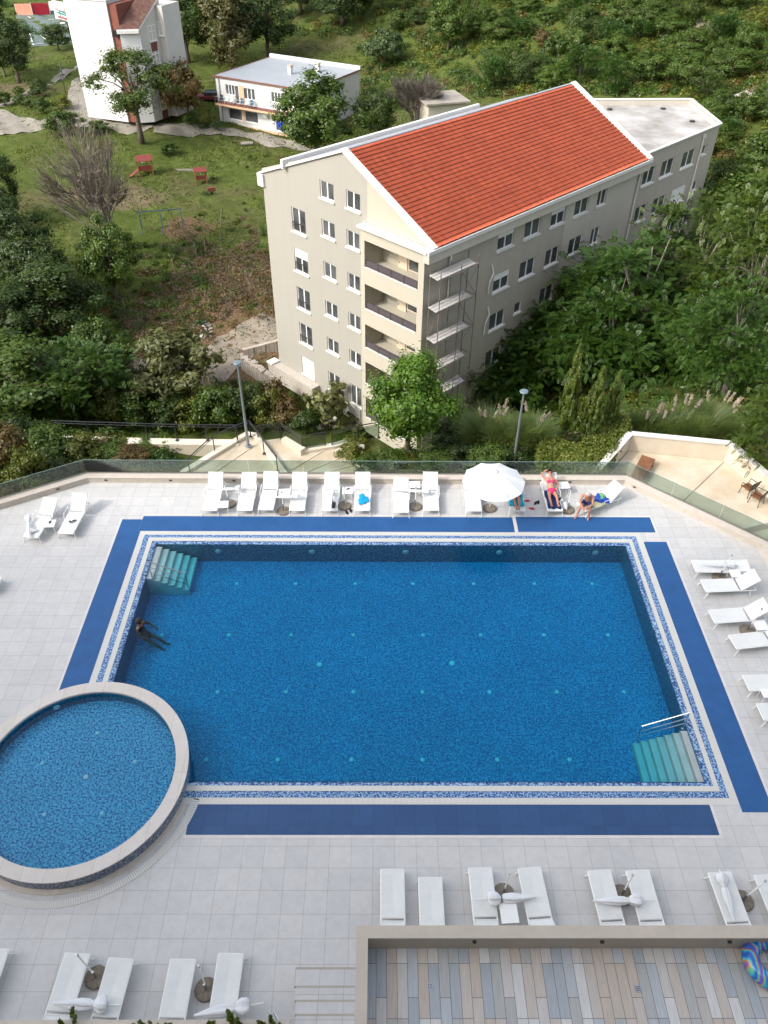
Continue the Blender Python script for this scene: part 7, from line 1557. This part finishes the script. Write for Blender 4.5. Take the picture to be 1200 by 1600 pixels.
# fence stakes on the slope
st0 = None
for i, (x, y) in enumerate(((134, 540), (196, 492), (236, 448), (275, 430), (308, 405), (345, 380), (345, 352), (322, 395), (120, 535))):
    g = ground_at(x, y); 
    if st0 is None: st0 = MB().bar((0, 0, -.2), (.06, 0, 1.7), .05, 6).build('fence_stake', M['palebark'], loc=g); o = st0
    else: o = st0.copy(); col.objects.link(o); o.location = g
    o.rotation_euler = (0.06 * i % .2, 0, i * 1.3); tag(o, 'weathered wooden stake leaning on the overgrown slope', 'stake', 'old fence stakes on the slope')
def playhouse(px, py, wpx, ptop, label, bench=False):
    g = ground_at(px, py); w_ = wpx * zcam(g) / FPX; h_ = hgt(g.y, ptop, px) - g.z; r = empty('playhouse', g, .3, label, 'playhouse'); a = w_ / 2 * .8
    for x in (-a, a):
        for y in (-a * .8, a * .8): MB().bar((x, y, -.2), (x, y, h_ * .8), .07, 6).build('post', M['wood'], r)
    rf = MB(); rf.add([(-a * 1.2, -a, h_ * .78), (a * 1.2, -a, h_ * .78), (a * 1.2, 0, h_), (-a * 1.2, 0, h_), (a * 1.2, a, h_ * .78), (-a * 1.2, a, h_ * .78)], [(0, 1, 2, 3), (3, 2, 4, 5)]); ro = rf.build('roof', M['redpaint'], r); s_ = ro.modifiers.new('s', 'SOLIDIFY'); s_.thickness = .06
    MB().bb(-a, a, -a * .8, a * .8, h_ * .28, h_ * .33).build('platform', M['wood'], r); MB().bb(-a, a, -a * .82, -a * .78, h_ * .33, h_ * .55).build('side_board', M['redpaint'], r); MB().bb(a * .97, a * 1.02, -a * .8, a * .8, h_ * .33, h_ * .55).build('side_board', M['redpaint'], r)
    if bench: MB().beam((-a, 0, h_ * .3), (-a * 2.6, -.5, 0), .6, .06).build('slide', M['redpaint'], r)
playhouse(229, 273, 26, 242, 'larger wooden playhouse with red roof and slide on the lawn', True); playhouse(315, 286, 20, 261, 'smaller wooden playhouse with red roof on the lawn')
def park_stuff():
    g = ground_at(286, 268); tag(MB().bb(-1.6, 1.6, -.12, .12, .0, .25).build('fallen_log', M['path'], loc=g), 'pale log lying on the grass between the playhouses', 'log')
    g = ground_at(331, 304); r = empty('rocking_toy', g, .4, 'small brown rocking toy on the lawn below the smaller playhouse', 'rocking toy'); MB().bb(-.5, .5, -.15, .15, .35, .8).build('body', M['redwall'], r); MB().bb(-.15, .15, -.15, .15, -.05, .35).build('spring', M['black'], r)
    g = ground_at(255, 362); r = empty('swing_frame', g, .25, 'blue metal swing frame at the lower end of the lawn', 'swing'); h_ = 2.3
    for x in (-2.2, 0, 2.2): MB().tube([(x, -.9, 0), (x, 0, h_), (x, .9, 0)], .05, 6).build('leg', M['bluepaint'], r)
    MB().bar((-2.2, 0, h_), (2.2, 0, h_), .05).build('top_bar', M['bluepaint'], r)
    for x in (-1.1, 1.1): s_ = MB().bb(x - .25, x + .25, -.1, .1, .5, .54).build('seat', M['redpaint'], r); MB().bar((x - .2, 0, .54), (x - .2, 0, h_), .012, 4).bar((x + .2, 0, .54), (x + .2, 0, h_), .012, 4).build('chain', M['metal'], s_)
    g = ground_at(386, 226); r = empty('concrete_slab', g, .2, 'flat pale concrete slab lying in the grass in front of the white house', 'slab'); MB().bb(-.8, .8, -.5, .5, .1, .22).build('top', M['path'], r); MB().bb(-.6, .6, -.3, .3, -.1, .1).build('base', M['greyr'], r)
    g = ground_at(331, 158); r = empty('parked_car', g, .1, 'dark red car just showing behind the left corner of the white house', 'car'); b = MB(); b.bb(-2, 2, -.8, .8, .3, .85); b.build('body', M['redpaint'], r, bevel=.12); MB().bb(-1, 1.1, -.7, .7, .85, 1.4).build('cabin', M['pane'], r, bevel=.15)
    for x in (-1.3, 1.3):
        for y in (-.8, .8): w_ = MB().lathe([(.0, -.1), (.32, -.1), (.32, .1), (0, .1)], 14); w_.v = [(vx + x, vz + y, vy + .32) for vx, vy, vz in w_.v]; w_.build('wheel', M['rubber'], r)
    # metal frame on the concrete yard left of the tower
    a, b = ground_at(98, 120), ground_at(104, 150); r = empty('goal_frame', a, 0, 'thin dark metal frame on the concrete yard left of the tower', 'frame'); h_ = 2.; d = b - a; MB().tube([(0, 0, 0), (0, 0, h_), (d.x, d.y, d.z + h_), (d.x, d.y, d.z)], .06, 6).build('frame_tube', M['black'], r)
park_stuff()
